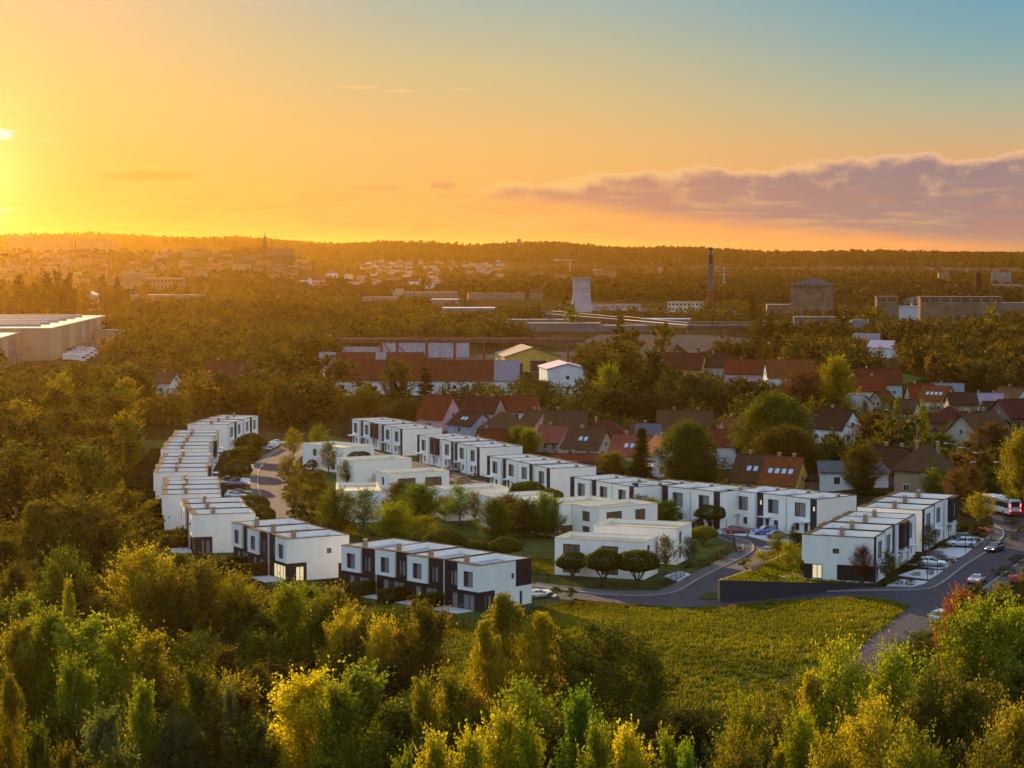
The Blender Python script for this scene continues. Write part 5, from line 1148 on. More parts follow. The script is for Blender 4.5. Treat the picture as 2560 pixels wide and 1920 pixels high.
# --- trees of the estate gardens, village and works: px, base, top, width, colour
S=[('young',735,1150,1072,46,'golden','golden young street tree at the top of the curved lane'),('young',722,1222,1138,50,'olive','second street tree, olive gold, beside the curved lane'),('young',737,1285,1196,44,'olive','nearest of the three street trees on the curved lane, on a kerbed island'),
('young',797,1150,1062,50,'yellowgreen','bright yellow green young tree beside the farthest villa'),('young',822,1190,1104,40,'greygreen','thin grey green tree in front of the farthest villa wall'),('young',868,1218,1152,44,'greygreen','thin grey green tree left of the third villa'),('young',886,1215,1158,30,'olive','thin olive tree at the near corner of the windowless villa'),('young',915,1212,1170,38,'golden','small golden tree before the third villa'),('young',948,1232,1183,36,'golden','small golden tree right of the sand roofed villa'),
('oval',843,1335,1222,78,'green','full green tree in front of the small sand roofed villa, left one'),('young',907,1330,1224,68,'brightgreen','green tree in front of the small sand roofed villa, right one'),('oval',985,1355,1258,80,'yellowgreen','bright yellow green tree in the middle of the courtyard'),('oval',1052,1322,1212,88,'brightgreen','tall bright tree behind the middle courtyard trees'),('oval',1000,1262,1205,60,'olive','olive tree behind the small sand roofed villa'),('young',1062,1362,1288,60,'yellowgreen','small yellow green tree above the leftmost clipped dome'),
('young',1112,1305,1240,60,'olive','olive tree in front of the courtyard villa corner'),('young',1151,1315,1212,56,'brightgreen','slim green tree in front of the white courtyard wall'),('young',1187,1312,1230,50,'brown','brown leaved tree right of the slim green courtyard tree'),('oval',1235,1350,1248,72,'green','green tree before the villa half hidden by trees'),('oval',1272,1325,1236,62,'brown','brown tree in the middle of the half hidden villa'),('oval',1312,1345,1250,70,'darkgreen','dark green tree left of the brightest courtyard tree'),('oval',1366,1345,1232,68,'brightgreen','bright green tree at the right end of the courtyard group'),('young',1405,1362,1315,30,'brown','small brown tree left of the foremost villa'),
('young',1600,1312,1238,60,'brown','brownish tree above the second front villa roof'),('oval',1628,1318,1248,62,'yellowgreen','left yellow green tree behind the second front villa roof'),('oval',1672,1318,1250,50,'brightgreen','right yellow green tree behind the second front villa roof'),
('young',1666,1436,1338,52,'green','slim green tree at the right corner of the foremost villa'),('young',1722,1418,1342,40,'greygreen','thin blue green tree in front of the second front villa'),('young',2158,1468,1372,52,'redbrown','bare red brown tree against the near right terrace gable'),('young',2220,1462,1376,48,'green','green street tree at the corner of the near right terrace'),('young',2323,1382,1312,44,'greygreen','blue green tree at the corner between the two right terraces'),('young',2448,1315,1232,72,'yellow','bright yellow leaved tree at the end of the right terraces'),
('thuja',2400,1336,1286,24,'darkgreen','small dark cone conifer left of the yellow leaved tree'),('thuja',2438,1345,1300,22,'darkgreen','small dark cone conifer under the yellow leaved tree'),('thuja',2476,1334,1288,22,'darkgreen','small dark cone conifer by the road kerb at the bend'),('thuja',1984,1362,1306,30,'darkgreen','dark cone conifer beside the dark parked saloon'),
('young',1905,1448,1378,50,'yellow','leafy young tree in the walled corner garden, left one'),('young',1945,1435,1362,52,'yellowgreen','leafy young tree at the back of the walled corner garden'),('young',1972,1452,1385,50,'yellow','leafy young tree in the walled corner garden next to the gable'),('round',2185,1236,1222,70,'yellowgreen','clipped yellow green hedge shrub behind the far right terrace'),
('oval',1295,1132,1068,60,'brightgreen','bright green garden tree behind the second back terrace, left one'),('oval',1325,1138,1070,52,'yellowgreen','bright green garden tree behind the second back terrace, right one'),('young',1262,1118,1072,50,'golden','golden young tree behind the second back terrace'),('oval',1530,1188,1128,62,'olive','olive garden tree in front of the pink tiled house'),('young',1575,1192,1150,40,'brightgreen','small bright green tree left of the tall spruce'),('young',1778,1222,1185,32,'olive','small olive tree at the foot of the big round tree'),('young',1820,1222,1198,26,'yellowgreen','small yellow green tree left of the yellow gabled house'),
('ball',1722,1232,1060,140,'green','big dense round tree behind the back terraces'),('spruce',1604,1200,1070,58,'darkgreen','tall dark spruce beside the white gabled house'),('ball',1935,1172,990,185,'green','very broad green tree right of the bright red roof'),('ball',1962,1212,1070,160,'olive','broad tree just below the very broad green one'),('broad',2008,1048,930,105,'copper','dark copper leaved tree in front of the wide orange roof'),('oval',2090,1050,896,82,'yellow','golden yellow tree right of the dark copper tree'),('broad',2130,962,888,78,'green','round green tree right of the golden yellow tree'),
('thuja',2208,1068,984,32,'yellowgreen','leftmost of the tall lime green cypresses'),('thuja',2226,1072,988,30,'yellowgreen','second of the tall lime green cypresses'),('thuja',2242,1075,990,34,'yellowgreen','third of the tall lime green cypresses, just above the willow'),('thuja',2304,1110,998,42,'yellowgreen','tallest lime green cypress standing alone on the right'),('thuja',2162,1072,1000,34,'darkgreen','dark green cypress left of the lime green ones'),('thuja',2376,1100,1050,30,'brightgreen','small bright cypress left of the beige gable'),
('willow',2235,1138,1068,118,'greygreen','weeping willow above the big pyramid roof'),('oval',2152,1236,1112,92,'olive','leaning tree in front of the low white house'),('oval',2350,1160,1085,90,'green','green tree left of the beige gabled house'),('broad',2475,1175,1058,110,'brown','brown broad tree by the street lamps'),('oval',2552,1290,1078,95,'golden','orange and green tree at the right edge above the bus'),('oval',2340,1250,1170,62,'yellowgreen','yellow green tree in front of the big pyramid roof'),('young',2385,1282,1172,72,'brown','thin brown tree behind the far right terrace'),('young',2425,1275,1162,72,'brown','second thin brown tree, below the lamp by the bus'),('oval',2185,1120,1035,90,'brown','brownish tree between the dark cypress and the willow'),
('oval',2040,1205,1120,60,'green','light green tree left of the low white house'),('spruce',1745,940,871,22,'darkgreen','small dark spruce between two big dark roofs'),
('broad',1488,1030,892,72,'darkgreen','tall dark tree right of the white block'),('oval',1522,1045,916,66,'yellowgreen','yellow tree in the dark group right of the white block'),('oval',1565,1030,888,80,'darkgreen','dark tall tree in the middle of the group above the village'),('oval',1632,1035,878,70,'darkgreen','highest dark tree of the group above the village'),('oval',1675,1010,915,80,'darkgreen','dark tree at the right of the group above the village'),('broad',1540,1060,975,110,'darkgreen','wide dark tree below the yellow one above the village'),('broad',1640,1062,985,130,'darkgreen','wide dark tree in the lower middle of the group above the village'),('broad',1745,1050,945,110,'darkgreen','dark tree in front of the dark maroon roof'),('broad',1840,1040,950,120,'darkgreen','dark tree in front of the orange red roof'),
('spruce',1065,1040,915,66,'darkgreen','tall dark spruce in front of the long barn'),('oval',992,1035,905,78,'darkgreen','dark tree in front of the left half of the long barn'),('oval',1352,1010,952,80,'darkgreen','dark bushy tree left of the white block base'),('broad',905,1045,972,95,'green','green round tree left of the barn, behind the farthest back terrace'),('broad',700,1000,870,150,'darkgreen','big dark hazy tree left of the barns'),('broad',820,1000,890,120,'olive','broad hazy tree touching the left end of the barns'),('broad',1010,1060,1000,80,'darkgreen','dark tree behind the first back terrace'),
('column',1880,812,727,36,'olive','tall column poplar on the right of the works'),('oval',1427,826,756,36,'yellowgreen','slender tree in front of the cooling tower foot'),('column',1412,790,733,30,'green','dark green tree left of the cooling tower'),('column',1550,826,776,22,'green','small column tree right of the cooling tower'),('column',295,785,690,24,'ridge','right one of two tall column poplars in the haze'),('column',258,785,690,22,'ridge','left one of two tall column poplars in the haze'),('column',362,768,706,26,'olive','shorter column poplar right of the pair in the haze'),
('column',8,790,700,26,'ridge','column poplar at the left edge of the haze'),('column',50,800,690,48,'ridge','column poplar cluster left part'),('column',85,800,706,40,'ridge','low column poplar in the cluster'),('column',118,800,684,44,'ridge','column poplar in the middle of the left cluster'),('column',145,802,680,46,'ridge','tall column poplar right of the middle of the left cluster'),('column',172,802,688,40,'ridge','column poplar at the right end of the left cluster'),('column',200,792,722,18,'olive','thin column poplar beside the lettered building'),
('oval',1560,890,812,70,'olive','olive tree in front of the gravel yard, left one'),('oval',1660,890,808,62,'olive','olive tree in front of the gravel yard, right one'),('spruce',1518,886,845,24,'darkgreen','little dark spruce in front of the gravel yard'),('broad',1240,820,784,54,'green','round green tree left of the curved skylights'),('oval',2480,842,758,34,'golden','yellow tree beside the silo building'),('column',2435,880,800,30,'golden','slim golden tree below the silo building'),('oval',2185,815,765,60,'golden','golden wood edge tree left of the small concrete tower')]
for i,a in enumerate(S):
    kind,px,pb,pt,w,col,lab=a; o_=tree_px(kind,px,pb,pt,w,col,i%2,'hi' if pb>1040 else ('mid' if kind=='column' or pb>1000 else 'low'),lab)
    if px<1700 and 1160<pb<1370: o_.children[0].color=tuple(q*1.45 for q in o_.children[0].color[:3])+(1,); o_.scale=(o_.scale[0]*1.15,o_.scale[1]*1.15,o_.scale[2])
# --- mid distance fill
def blocked(px,pt,pb,w,dep):
    for x0,y0,x1,y1,d in BLD:
        if dep<d and px+w*.38>x0 and px-w*.38<x1 and pt<y0+(y1-y0)*.62 and pb>y0: return True
    return False
BLD+=[(395,1040,680,1240,360),(400,1240,700,1400,345),(480,1300,880,1440,315)]
def infoot(x,y,m=2.5):
    for f in FOOT:
        if inpoly((x,y),f): return True
        for i in range(len(f)):
            a=Vector(f[i]);b=Vector(f[(i+1)%len(f)]); ab=b-a; t=max(0,min(1,(Vector((x,y))-a).dot(ab)/ab.length_squared)); 
            if (a+ab*t-Vector((x,y))).length<m: return True
    return False
MIDP=[]
def fill(poly,n,h0,h1,cols,zone,seedv,kinds=('oval','broad','broad','poplar'),sp=6,lod='low',chk=True):
    rnd=random.Random(seedv); xs_=[p[0] for p in poly]; ys_=[p[1] for p in poly]; k=0;t=0
    while k<n and t<n*60:
        t+=1; px=rnd.uniform(min(xs_),max(xs_)); q=rnd.random(); 
        a,b=min(ys_)-HOR,max(ys_)-HOR; py=HOR+1/(1/b+(1/a-1/b)*q) 
        if not inpoly((px,py),poly): continue
        g=G(px,py); h=rnd.uniform(h0,h1); w=h*rnd.uniform(.55,.85)
        if infoot(g.x,g.y): continue
        if any((g.x-u)**2+(g.y-v)**2<sp*sp for u,v in MIDP): continue
        kk=FOC/g.y
        if chk and blocked(px,py-h*kk,py,w*kk,g.y): continue
        MIDP.append((g.x,g.y)); put_tree(rnd.choice(kinds),g,h,w,rnd.choice(cols),rnd.choice((0,1)),lod,zone=zone); k+=1
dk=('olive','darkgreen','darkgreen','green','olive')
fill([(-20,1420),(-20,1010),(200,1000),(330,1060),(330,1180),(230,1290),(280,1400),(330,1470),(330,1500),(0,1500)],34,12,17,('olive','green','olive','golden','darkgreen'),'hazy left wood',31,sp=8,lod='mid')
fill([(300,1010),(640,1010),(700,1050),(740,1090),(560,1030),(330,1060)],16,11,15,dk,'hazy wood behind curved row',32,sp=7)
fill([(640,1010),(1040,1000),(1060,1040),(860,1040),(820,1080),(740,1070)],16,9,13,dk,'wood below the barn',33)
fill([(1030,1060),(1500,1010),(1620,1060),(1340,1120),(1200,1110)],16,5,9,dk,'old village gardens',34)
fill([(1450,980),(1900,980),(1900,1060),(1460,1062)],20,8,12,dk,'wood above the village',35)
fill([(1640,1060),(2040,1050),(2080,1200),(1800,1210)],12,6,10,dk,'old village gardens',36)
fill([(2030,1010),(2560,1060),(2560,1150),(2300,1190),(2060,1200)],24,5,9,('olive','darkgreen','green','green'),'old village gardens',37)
fill([(2220,1190),(2560,1150),(2620,1290),(2520,1260),(2400,1290),(2250,1225)],12,6,9,('olive','brown','green','brown'),'trees beside the upper road',38,lod='mid')
fill([(2440,1560),(2620,1420),(2700,1500),(2700,1620),(2480,1600)],9,3,5,('darkgreen','olive','golden'),'bushes right of the main road',40,sp=4,lod='mid')
# labels of the trees that were placed by zone: colour, kind and order from the left
from collections import defaultdict
dd=defaultdict(list)
for q in TREES: dd[(q[1],q[2],q[3])].append(q)
def nth(i): 
    n=i+1
    return ORD[i] if i<12 else f"{n}{'st' if n%10==1 and n!=11 else 'nd' if n%10==2 and n!=12 else 'rd' if n%10==3 and n!=13 else 'th'}"
for (kind,col,zone),l in dd.items():
    l.sort(key=lambda q:q[4])
    for i,q in enumerate(l): 
        s='' if len(l)==1 else f", {nth(i)} from the left of {len(l)} alike"
        tag(q[0],f"{nth(i)+' ' if len(l)>1 else ''}{CW.get(col,col)} {KW[kind]}{' from the left' if len(l)>1 else ''} in the {zone}",'tree','trees of the '+zone)
# --- woods nobody could count
def wood(name,label,cells,nleaf,size,kinds,cols,seedv,spiky=False):
    rng=np.random.default_rng(seedv); tm=[]
    for k in kinds:
        for s in (0,1):
            (V,F,t),_=gen_tree(k,s+50,nleaf,size,ncl=max(10,nleaf//7),branches=0); tm.append((V,F,t,SPEC[k][0]))
    Vs=[];Fs=[];Ts=[];o=0
    for x,y,z,h,ci in cells:
        V,F,t,H=tm[rng.integers(len(tm))]; a=rng.random()*6.28; c,s=math.cos(a),math.sin(a); k=h/H; kx=k*rng.uniform(.9,1.25)
        X=np.empty_like(V); X[:,0]=(V[:,0]*c-V[:,1]*s)*kx+x; X[:,1]=(V[:,0]*s+V[:,1]*c)*kx+y; X[:,2]=V[:,2]*k+z
        Vs.append(X); Fs.append(F+o); o+=len(V); tt=t.copy(); lf=math.sin(x*.017+1.3*math.sin(y*.011))+math.sin(y*.023+x*.006); X[:,2]=z+V[:,2]*k*(1+.16*lf); tt[:,1]=np.clip(tt[:,1]+.10*lf,0,.8); tt[:,0]=np.clip(tt[:,0]*.4+rng.uniform(-.2,.45)+.13*math.sin(x*.05+y*.03),0,1); tt[:,1]=np.clip(tt[:,1]*.12+ci,0,.8); Ts.append(tt)
    me=npmesh(name,np.concatenate(Vs),np.concatenate(Fs),LEAF,np.concatenate(Ts)); ob=link(name,me); ob.color=(*COLR[cols],1); tag(ob,label,'wood',kind='stuff'); return ob
def cells(poly,h0,h1,sp,seedv,seed_n,chk=True,aut=.22,dens=1.0):
    rnd=random.Random(seedv); out=[]; w=[G(*p) for p in poly]; x0,x1=min(p.x for p in w),max(p.x for p in w); y0,y1=min(p.y for p in w),max(p.y for p in w)
    wp=[(p.x,p.y) for p in w]; y=y0
    while y<y1:
        x=x0
        while x<x1:
            a,b=x+rnd.uniform(-.45,.45)*sp,y+rnd.uniform(-.45,.45)*sp; x+=sp
            if rnd.random()>dens or not inpoly((a,b),wp): continue
            if seed_n and math.sin(a*.021+seed_n)+math.sin(b*.017+a*.009+seed_n*2)<-.9: continue
            if b<2400 and infoot(a,b,3): continue
            h=rnd.uniform(h0,h1); z=T(a,b); 
            if chk:
                pp=proj((a,b,z)); k=FOC/b
                if blocked(pp[0],pp[1]-h*k,pp[1],h*.6*k,b): continue
            out.append((a,b,z,h,max(0,rnd.gauss(.0,aut))))
        y+=sp*.9
    return out
BLD+=[(0,690,215,788,1420),(245,690,305,785,1690),(345,700,380,765,1890),(1440,838,1760,880,2500),(2175,938,2310,960,2500),(1050,885,1440,930,1200),(1420,692,1490,778,1770)]
c1=cells([(0,1012),(0,905),(120,925),(300,880),(640,850),(850,850),(850,900),(700,905),(800,1000),(660,1030),(540,1032),(400,1085),(330,1070)],9,14,7.5,1,0)
wood('woodland','dense hazy wood between the warehouse and the curved terraces',c1,420,1.15,('oval','broad'),'midwood',61)
c2=cells([(200,880),(300,790),(470,745),(760,748),(1000,765),(1300,795),(1400,835),(1440,850),(1240,872),(850,872),(560,870)],8,13,8.5,2,1.3,aut=.3)
wood('woodland','golden middle wood stretching from the warehouse to the works yard',c2,260,1.35,('oval','broad'),'midwood',62)
c3=cells([(1440,930),(1480,885),(1760,880),(1960,835),(2300,850),(2620,862),(2620,985),(2430,985),(2200,975),(2030,960),(1900,905),(1760,905),(1640,900),(1460,1000)],8,13,7.5,3,2.1,aut=.3)
wood('woodland','autumn wood between the old village and the works on the right',c3,420,1.15,('oval','broad','poplar'),'midwood',63)
c3=cells([(1080,1000),(1290,985),(1460,985),(1460,1060),(1250,1075),(1100,1040)],5,9,7.5,33,0)+cells([(1460,985),(2000,965),(2100,985),(2060,1040),(1900,1060),(1460,1060)],6,10,7,34,0)+cells([(2030,1000),(2560,1040),(2600,1160),(2300,1195),(2060,1205),(2000,1120)],3,6,6.5,35,.7)+cells([(1180,1100),(1420,1060),(2030,1060),(2040,1150),(1850,1200),(1500,1190),(1300,1150)],2.5,5,6,36,.4)
wood('garden_shrubbery','tangled shrubs and hedges filling the gardens of the old village',c3,300,.9,('oval','broad'),'darkgreen',64)
c4=cells([(1440,840),(1500,790),(1700,775),(1960,790),(2300,790),(2600,790),(2600,862),(2300,862),(1960,842),(1750,842)],5,11,11,4,3.3,aut=.15)
wood('woodland','scrub and trees scattered among the works halls',c4,150,1.5,('oval','broad'),'midwood',65)
c5=cells([(0,790),(0,702),(420,690),(760,716),(1100,705),(1250,720),(1380,705),(1700,700),(2000,712),(2340,720),(2600,732),(2600,765),(2300,765),(1950,760),(1500,752),(1250,745),(900,752),(480,752),(300,780)],9,15,13.5,5,0,aut=.15)
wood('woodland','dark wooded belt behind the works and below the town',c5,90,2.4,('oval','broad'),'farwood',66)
c6=cells([(0,700),(0,640),(560,640),(800,650),(1000,672),(1300,678),(2600,688),(2600,728),(1300,705),(1000,700)],8,14,21,6,5.1,aut=.1,dens=.85)
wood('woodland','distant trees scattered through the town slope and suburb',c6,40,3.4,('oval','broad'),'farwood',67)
c8=cells([(2600,735),(3600,735),(3700,1500),(3300,1900),(2800,1800),(2780,1330),(2640,1200)],8,13,9,51,0,chk=False)+cells([(-1100,1700),(-900,1000),(-800,905),(-20,905),(-20,1420),(-120,1800),(-400,2000)],9,14,9,52,0,chk=False)
wood('woodland','woods just outside the picture on both sides',c8,300,1.3,('oval','broad'),'midwood',69)
# wooded ridge
rnd=random.Random(77); c7=[]
for i in range(15000):
    yy=rnd.uniform(4500,6050)**1.0; u=rnd.uniform(-.29,.29); x=u*yy; z=T(x,yy)
    if u>.07 and 4700<yy<5150: continue
    if yy<5000 and rnd.random()<.5: continue
    c7.append((x,yy,z,rnd.uniform(11,19),abs(rnd.gauss(0,.05))))
for i in range(1500):
    u=-.29+.58*i/1500; yy=5980+rnd.uniform(-60,60); c7.append((u*yy,yy,T(u*yy,yy),rnd.uniform(9,19),.02))
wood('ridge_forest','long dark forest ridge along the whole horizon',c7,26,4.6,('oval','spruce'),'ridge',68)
# ---------------------------------------------------------------- clipped domes, cloud trees, hedges
def leafshell(rng,n,size,fn):
    C=fn(n); C=C+rng.normal(size=C.shape)*.05; V,F=leafquads(C,size,rng); t=np.ones((n,4)); t[:,0]=rng.random(n); t[:,1]=np.clip(rng.random(n)*.5-.2,0,1); return V,F,t
def dome_mesh(seed):
    rng=np.random.default_rng(seed)
    def fn(n):
        v=rng.normal(size=(n,3)); v/=np.linalg.norm(v,axis=1)[:,None]; r=.72+.28*rng.random(n)**.35; p=v*r[:,None]
        lo=p[:,2]<0; p[lo,2]*=.42; b=1+.07*np.sin(np.arctan2(p[:,1],p[:,0])*4+seed)+.04*np.sin(np.arctan2(p[:,1],p[:,0])*9+p[:,2]*6); p[:,:2]*=b[:,None]; q=np.array([3.1,3.1,2.0]); p=p*(1+.10*np.sin(p[:,0]*5+seed)*np.sin(p[:,1]*6+seed*2))[:,None]; return p*q+np.array([0,0,3.0])
    V,F,t=leafshell(rng,17000,.18,fn); c=npmesh('dome_crown',V,F,LEAF,t); mb=MB()
    for k in range(7):
        a=k*2*PI/7+rng.random()*.5; r=1.2+rng.random(); mb.path([(0,0,-.1),(.25*math.cos(a),.25*math.sin(a),.9),(r*math.cos(a)*.7,r*math.sin(a)*.7,2.0),(r*1.4*math.cos(a),r*1.4*math.sin(a),3.2)],[.14,.10,.075,.03],5)
    return c,mb.mesh('dome_stems',M['bark'],True)
DM=[dome_mesh(1),dome_mesh(2)]
def dome(px,pb,pt,w,col,label,seed=0,group='clipped dome trees of the estate'):
    g=G(px,pb); k=g.y/FOC; r=empty('dome_tree',g,seed*2.1); c=link('crown',DM[seed%2][0],r); t=link('trunk',DM[seed%2][1],r); h=(pb-pt)*k; rd=random.Random(int(px)); r.scale=(w*k/5.7*rd.uniform(.9,1.1),w*k/5.7*rd.uniform(.85,1.1),h/5.0)
    c.color=(*COLR[col],1); tag(r,label,'tree',group)
for i,a in enumerate([(628,1148,1083,66,'green','clipped dome tree nearest the far end of the curved row'),(611,1180,1116,68,'green','second clipped dome tree from the far end of the curved row'),(597,1212,1149,72,'green','third clipped dome tree from the far end of the curved row'),
 (628,1300,1236,80,'green','clipped dome tree beside the silver cars of the curved row'),(655,1335,1263,70,'green','clipped dome tree behind the left terrace at the foot of the curved row'),
 (893,1180,1126,78,'green','clipped dome showing just above the windowless villa'),(1112,1400,1322,98,'green','largest clipped dome behind the front terrace, left of three'),(1190,1402,1349,78,'green','middle clipped dome behind the front terrace'),(1262,1408,1343,84,'green','right clipped dome behind the front terrace'),
 (1320,1256,1203,84,'green','dark clipped dome in front of the middle back terrace'),(1376,1272,1222,66,'green','small dark clipped dome at the corner of the middle back terrace'),
 (1776,1322,1262,82,'green','umbrella shaped tree between the back terraces and the red car'),(1757,1366,1316,64,'yellowgreen','round yellow lit dome tree beside the fence behind the second front villa'),
 (1432,1448,1381,76,'green','left of the three dark dome trees before the foremost villa'),(1509,1464,1371,82,'green','middle of the three dark dome trees before the foremost villa'),(1594,1466,1374,92,'green','right of the three dark dome trees before the foremost villa'),
 (2044,1462,1383,90,'green','dome tree on bare stems before the near right terrace gable')]): dome(*a,seed=i)
def niwaki_mesh(seed):
    rng=np.random.default_rng(seed); pads=[(rng.uniform(-1.3,1.3),rng.uniform(-1.3,1.3),rng.uniform(.9,2.6),rng.uniform(.45,.75)) for _ in range(9)]; Vs=[];Fs=[];Ts=[];o=0; mb=MB()
    for x,y,z,r in pads:
        def fn(n):
            v=rng.normal(size=(n,3)); v/=np.linalg.norm(v,axis=1)[:,None]; p=v*(.7+.3*rng.random(n))[:,None]; p[p[:,2]<0,2]*=.3; return p*np.array([r,r,r*.6])+np.array([x,y,z])
        V,F,t=leafshell(rng,420,.14,fn); Vs.append(V);Fs.append(F+o);Ts.append(t);o+=len(V); mb.path([(0,0,-.1),(x*.4,y*.4,z*.5),(x,y,z)],[.09,.06,.03],4)
    return npmesh('cloud_pruned_crown',np.concatenate(Vs),np.concatenate(Fs),LEAF,np.concatenate(Ts)),mb.mesh('cloud_pruned_stem',M['bark'])
NM=[niwaki_mesh(3),niwaki_mesh(4)]
def niwaki(px,pb,w,col,label,seed,z=None):
    g=G(px,pb) if z is None else P(px,pb,z); k=g.y/FOC; r=empty('cloud_pruned_shrub',g,seed*1.7); c=link('crown',NM[seed%2][0],r); link('stem',NM[seed%2][1],r); s=w*k/3.3; r.scale=(s,s,s); c.color=(*COLR[col],1); tag(r,label,'shrub','cloud pruned shrubs')
rnd=random.Random(8)
nw=[(1872,1432,46,'yellowgreen','cloud pruned shrub nearest the tip of the walled corner garden'),(1935,1412,40,'yellowgreen','cloud pruned shrub in the middle of the walled corner garden'),(1958,1396,40,'yellowgreen','cloud pruned shrub by the parked car side of the walled garden'),(1990,1395,42,'yellowgreen','cloud pruned shrub against the gable of the near right terrace'),(2000,1358,34,'olive','cloud pruned shrub right of the dark cone conifer'),
 (1395,1498,36,'green','cloud pruned shrub right of the white car by the front terrace, left one'),(1424,1494,32,'green','cloud pruned shrub right of the white car by the front terrace, right one'),
 (2405,1346,36,'green','cloud pruned shrub behind the parked green car'),(2455,1346,34,'olive','cloud pruned shrub under the yellow leaved tree'),(2298,1418,34,'green','small cloud pruned shrub beside the white saloon')]
for i,(a,b,w,c,l) in enumerate(nw): niwaki(a,b,w,c,l,i)
for i in range(26):
    a=rnd.uniform(0,1); px,py=[(760+40*math.sin(i*2.1),1170+i*6.3),(0,0)][0]
    niwaki(px+rnd.uniform(-14,14),py,rnd.uniform(28,40),'olive',f"cloud pruned shrub on the lawn right of the curved lane, {nth(i)} from the far end",i)
for i in range(13):
    px,py=[(270,1160),(300,1185),(255,1205),(318,1215),(285,1235),(258,1262),(310,1270),(340,1268),(290,1295),(322,1305),(360,1330),(300,1335),(345,1352)][i]
    niwaki(px,py,46,'olive',f"low spreading shrub on the orchard meadow, {nth(i)} from the far end",i)
def hedge_mesh(l,w,h,seed,n=None):
    rng=np.random.default_rng(seed); n=n or int((2*(l+w)*h+l*w)*75)
    def fn(n):
        p=rng.random((n,3))-.5; s=rng.integers(0,5,n)
        m=s<2; p[m,1]=np.where(s[m]==0,-.5,.5)
        m=(s==2)|(s==3); p[m,0]=np.where(s[m]==2,-.5,.5)
        m=s==4; p[m,2]=.5
        p=p*np.array([l,w,h])+rng.normal(size=(n,3))*.045+np.array([0,0,h/2]); return p
    V,F,t=leafshell(rng,n,.17,fn); o=len(V); b=.1; X,Y,Z=l/2-b,w/2-b,h-b
    bv=np.array([(-X,-Y,0),(X,-Y,0),(X,Y,0),(-X,Y,0),(-X,-Y,Z),(X,-Y,Z),(X,Y,Z),(-X,Y,Z)]); bf=np.array([(4,5,6,7),(0,1,5,4),(1,2,6,5),(2,3,7,6),(3,0,4,7)])+o
    return npmesh('hedge',np.concatenate([V,bv]),np.concatenate([F,bf]),LEAF,np.concatenate([t,np.tile([[.2,0,0,1]],(5,1))]))
HMX={}
def hedge(x,y,l,w,h,ang,col,label,name='hedge'):
    k=(l,w,h)
    if k not in HMX: HMX[k]=hedge_mesh(l,w,h,len(HMX)+3)
    o=link(name,HMX[k],None,(x,y,T(x,y)),R(ang)); o.color=(*COLR[col],1); tag(o,label,'hedge','clipped garden hedges'); return o
def garden_side(N0,ang_row,n,where,hl=5.2,hh=2.1,nh=None,lab='front terrace'):
    """terrace slabs, hedges and wire fence on the garden side; N0 garden corner of the near house"""
    ux=dv(ang_row); uy=dv(ang_row+90); 
    for i in range(n):
        c=N0+ux*((i+.55)*UW)+uy*1.9; m_=MB(); m_.box(-3.1,-1.7,-.2,3.1,1.7,.12); o=m_.build('terrace_slab',M['pave'],None,False,(c.x,c.y,T(c.x,c.y)),R(ang_row)); struct(o)
    for i in range(1,n):
        c=N0+ux*(i*UW+.2)+uy*(.6+hl/2); hedge(c.x,c.y,hl,1.5,hh,ang_row+90,'green',f"tall garden hedge behind {where}, {ORD[i-1]} from the near end")
garden_side(NXY(1201,1413),135,4,'the front terrace beside the meadow')
garden_side(NXY(721,1347),120,3,'the front terrace with lit windows')
garden_side(NXY(485,1286),104,3,'the left terrace below the curved row',5.2)
def arc_h(x,y,ang,n,w,where):
    o=Vector((x,y)); ux=dv(ang); uy=dv(ang+90)
    for i in range(n+1):
        c=o+ux*(i*w)+uy*(UD+.5+3.1); hedge(c.x,c.y,6.2,1.2,2.3,ang+90,'darkgreen',f"dark garden hedge behind {where}, {ORD[i]} from the near end")
arc_h(-54.2,385.3,98.5,4,UW,'the curved row nearest block'); arc_h(-62.4,423.7,96.5,5,8.0,'the curved row second block'); arc_h(-69.2,472.7,95,6,8.0,'the curved row third block')
# ---------------------------------------------------------------- fences
PMC={}
def POSTM(h):
    if h not in PMC: m_=MB(); m_.tube((0,0,0),(0,0,h+.22),.045,.045,5); PMC[h]=m_.mesh('fence_post',M['black'])
    return PMC[h]
def fence(pts,h,label,picket=True,px=True,sp=.28,name='picket_fence',zoff=0):
    l=[Vector(G(*p)[:2]) for p in pts] if px else [Vector(p) for p in pts]; z0=[T(p.x,p.y)+zoff for p in l]; b=Vector((*l[0],z0[0])); r=empty(name,b)
    pk,rl,ps=MB(),MB(),MB()
    for p,q in zip(l[:-1],l[1:]):
        L=(q-p).length; d=(q-p)/L; n=max(1,int(L/sp)); W_=lambda s,z:(p.x+d.x*s-b.x,p.y+d.y*s-b.y,T(p.x+d.x*s,p.y+d.y*s)+zoff+z-b.z)
        for zz in ((.25,h-.2) if picket else (h-.05,)): rl.tube(W_(0,zz),W_(L,zz),.03,.03,4)
        if picket:
            for k in range(n): s=L*k/n; pk.tube(W_(s,.05),W_(s,h),.022,.018,3)
        m=max(1,int(L/2.4))
        for k in range(m+1): s=L*k/m; q_=W_(s,-.1); po=link('post',POSTM(h),r,q_)
    if picket: pk.build('pickets',M['black'],r)
    else:
        wv=MB()
        for p,q in zip(l[:-1],l[1:]):
            for j in range(5): zz=h*(j+.5)/5; wv.tube((p.x-b.x,p.y-b.y,T(p.x,p.y)+zoff+zz-b.z),(q.x-b.x,q.y-b.y,T(q.x,q.y)+zoff+zz-b.z),.008,.008,3)
        wv.build('wire',M['steel'],r)
    rl.build('rail',M['black'],r); tag(r,label,'fence')
fence([(1265,1438),(1340,1452),(1430,1467),(1542,1478),(1640,1475),(1668,1467),(1712,1441)],1.5,'black picket fence in front of the three dark dome trees')
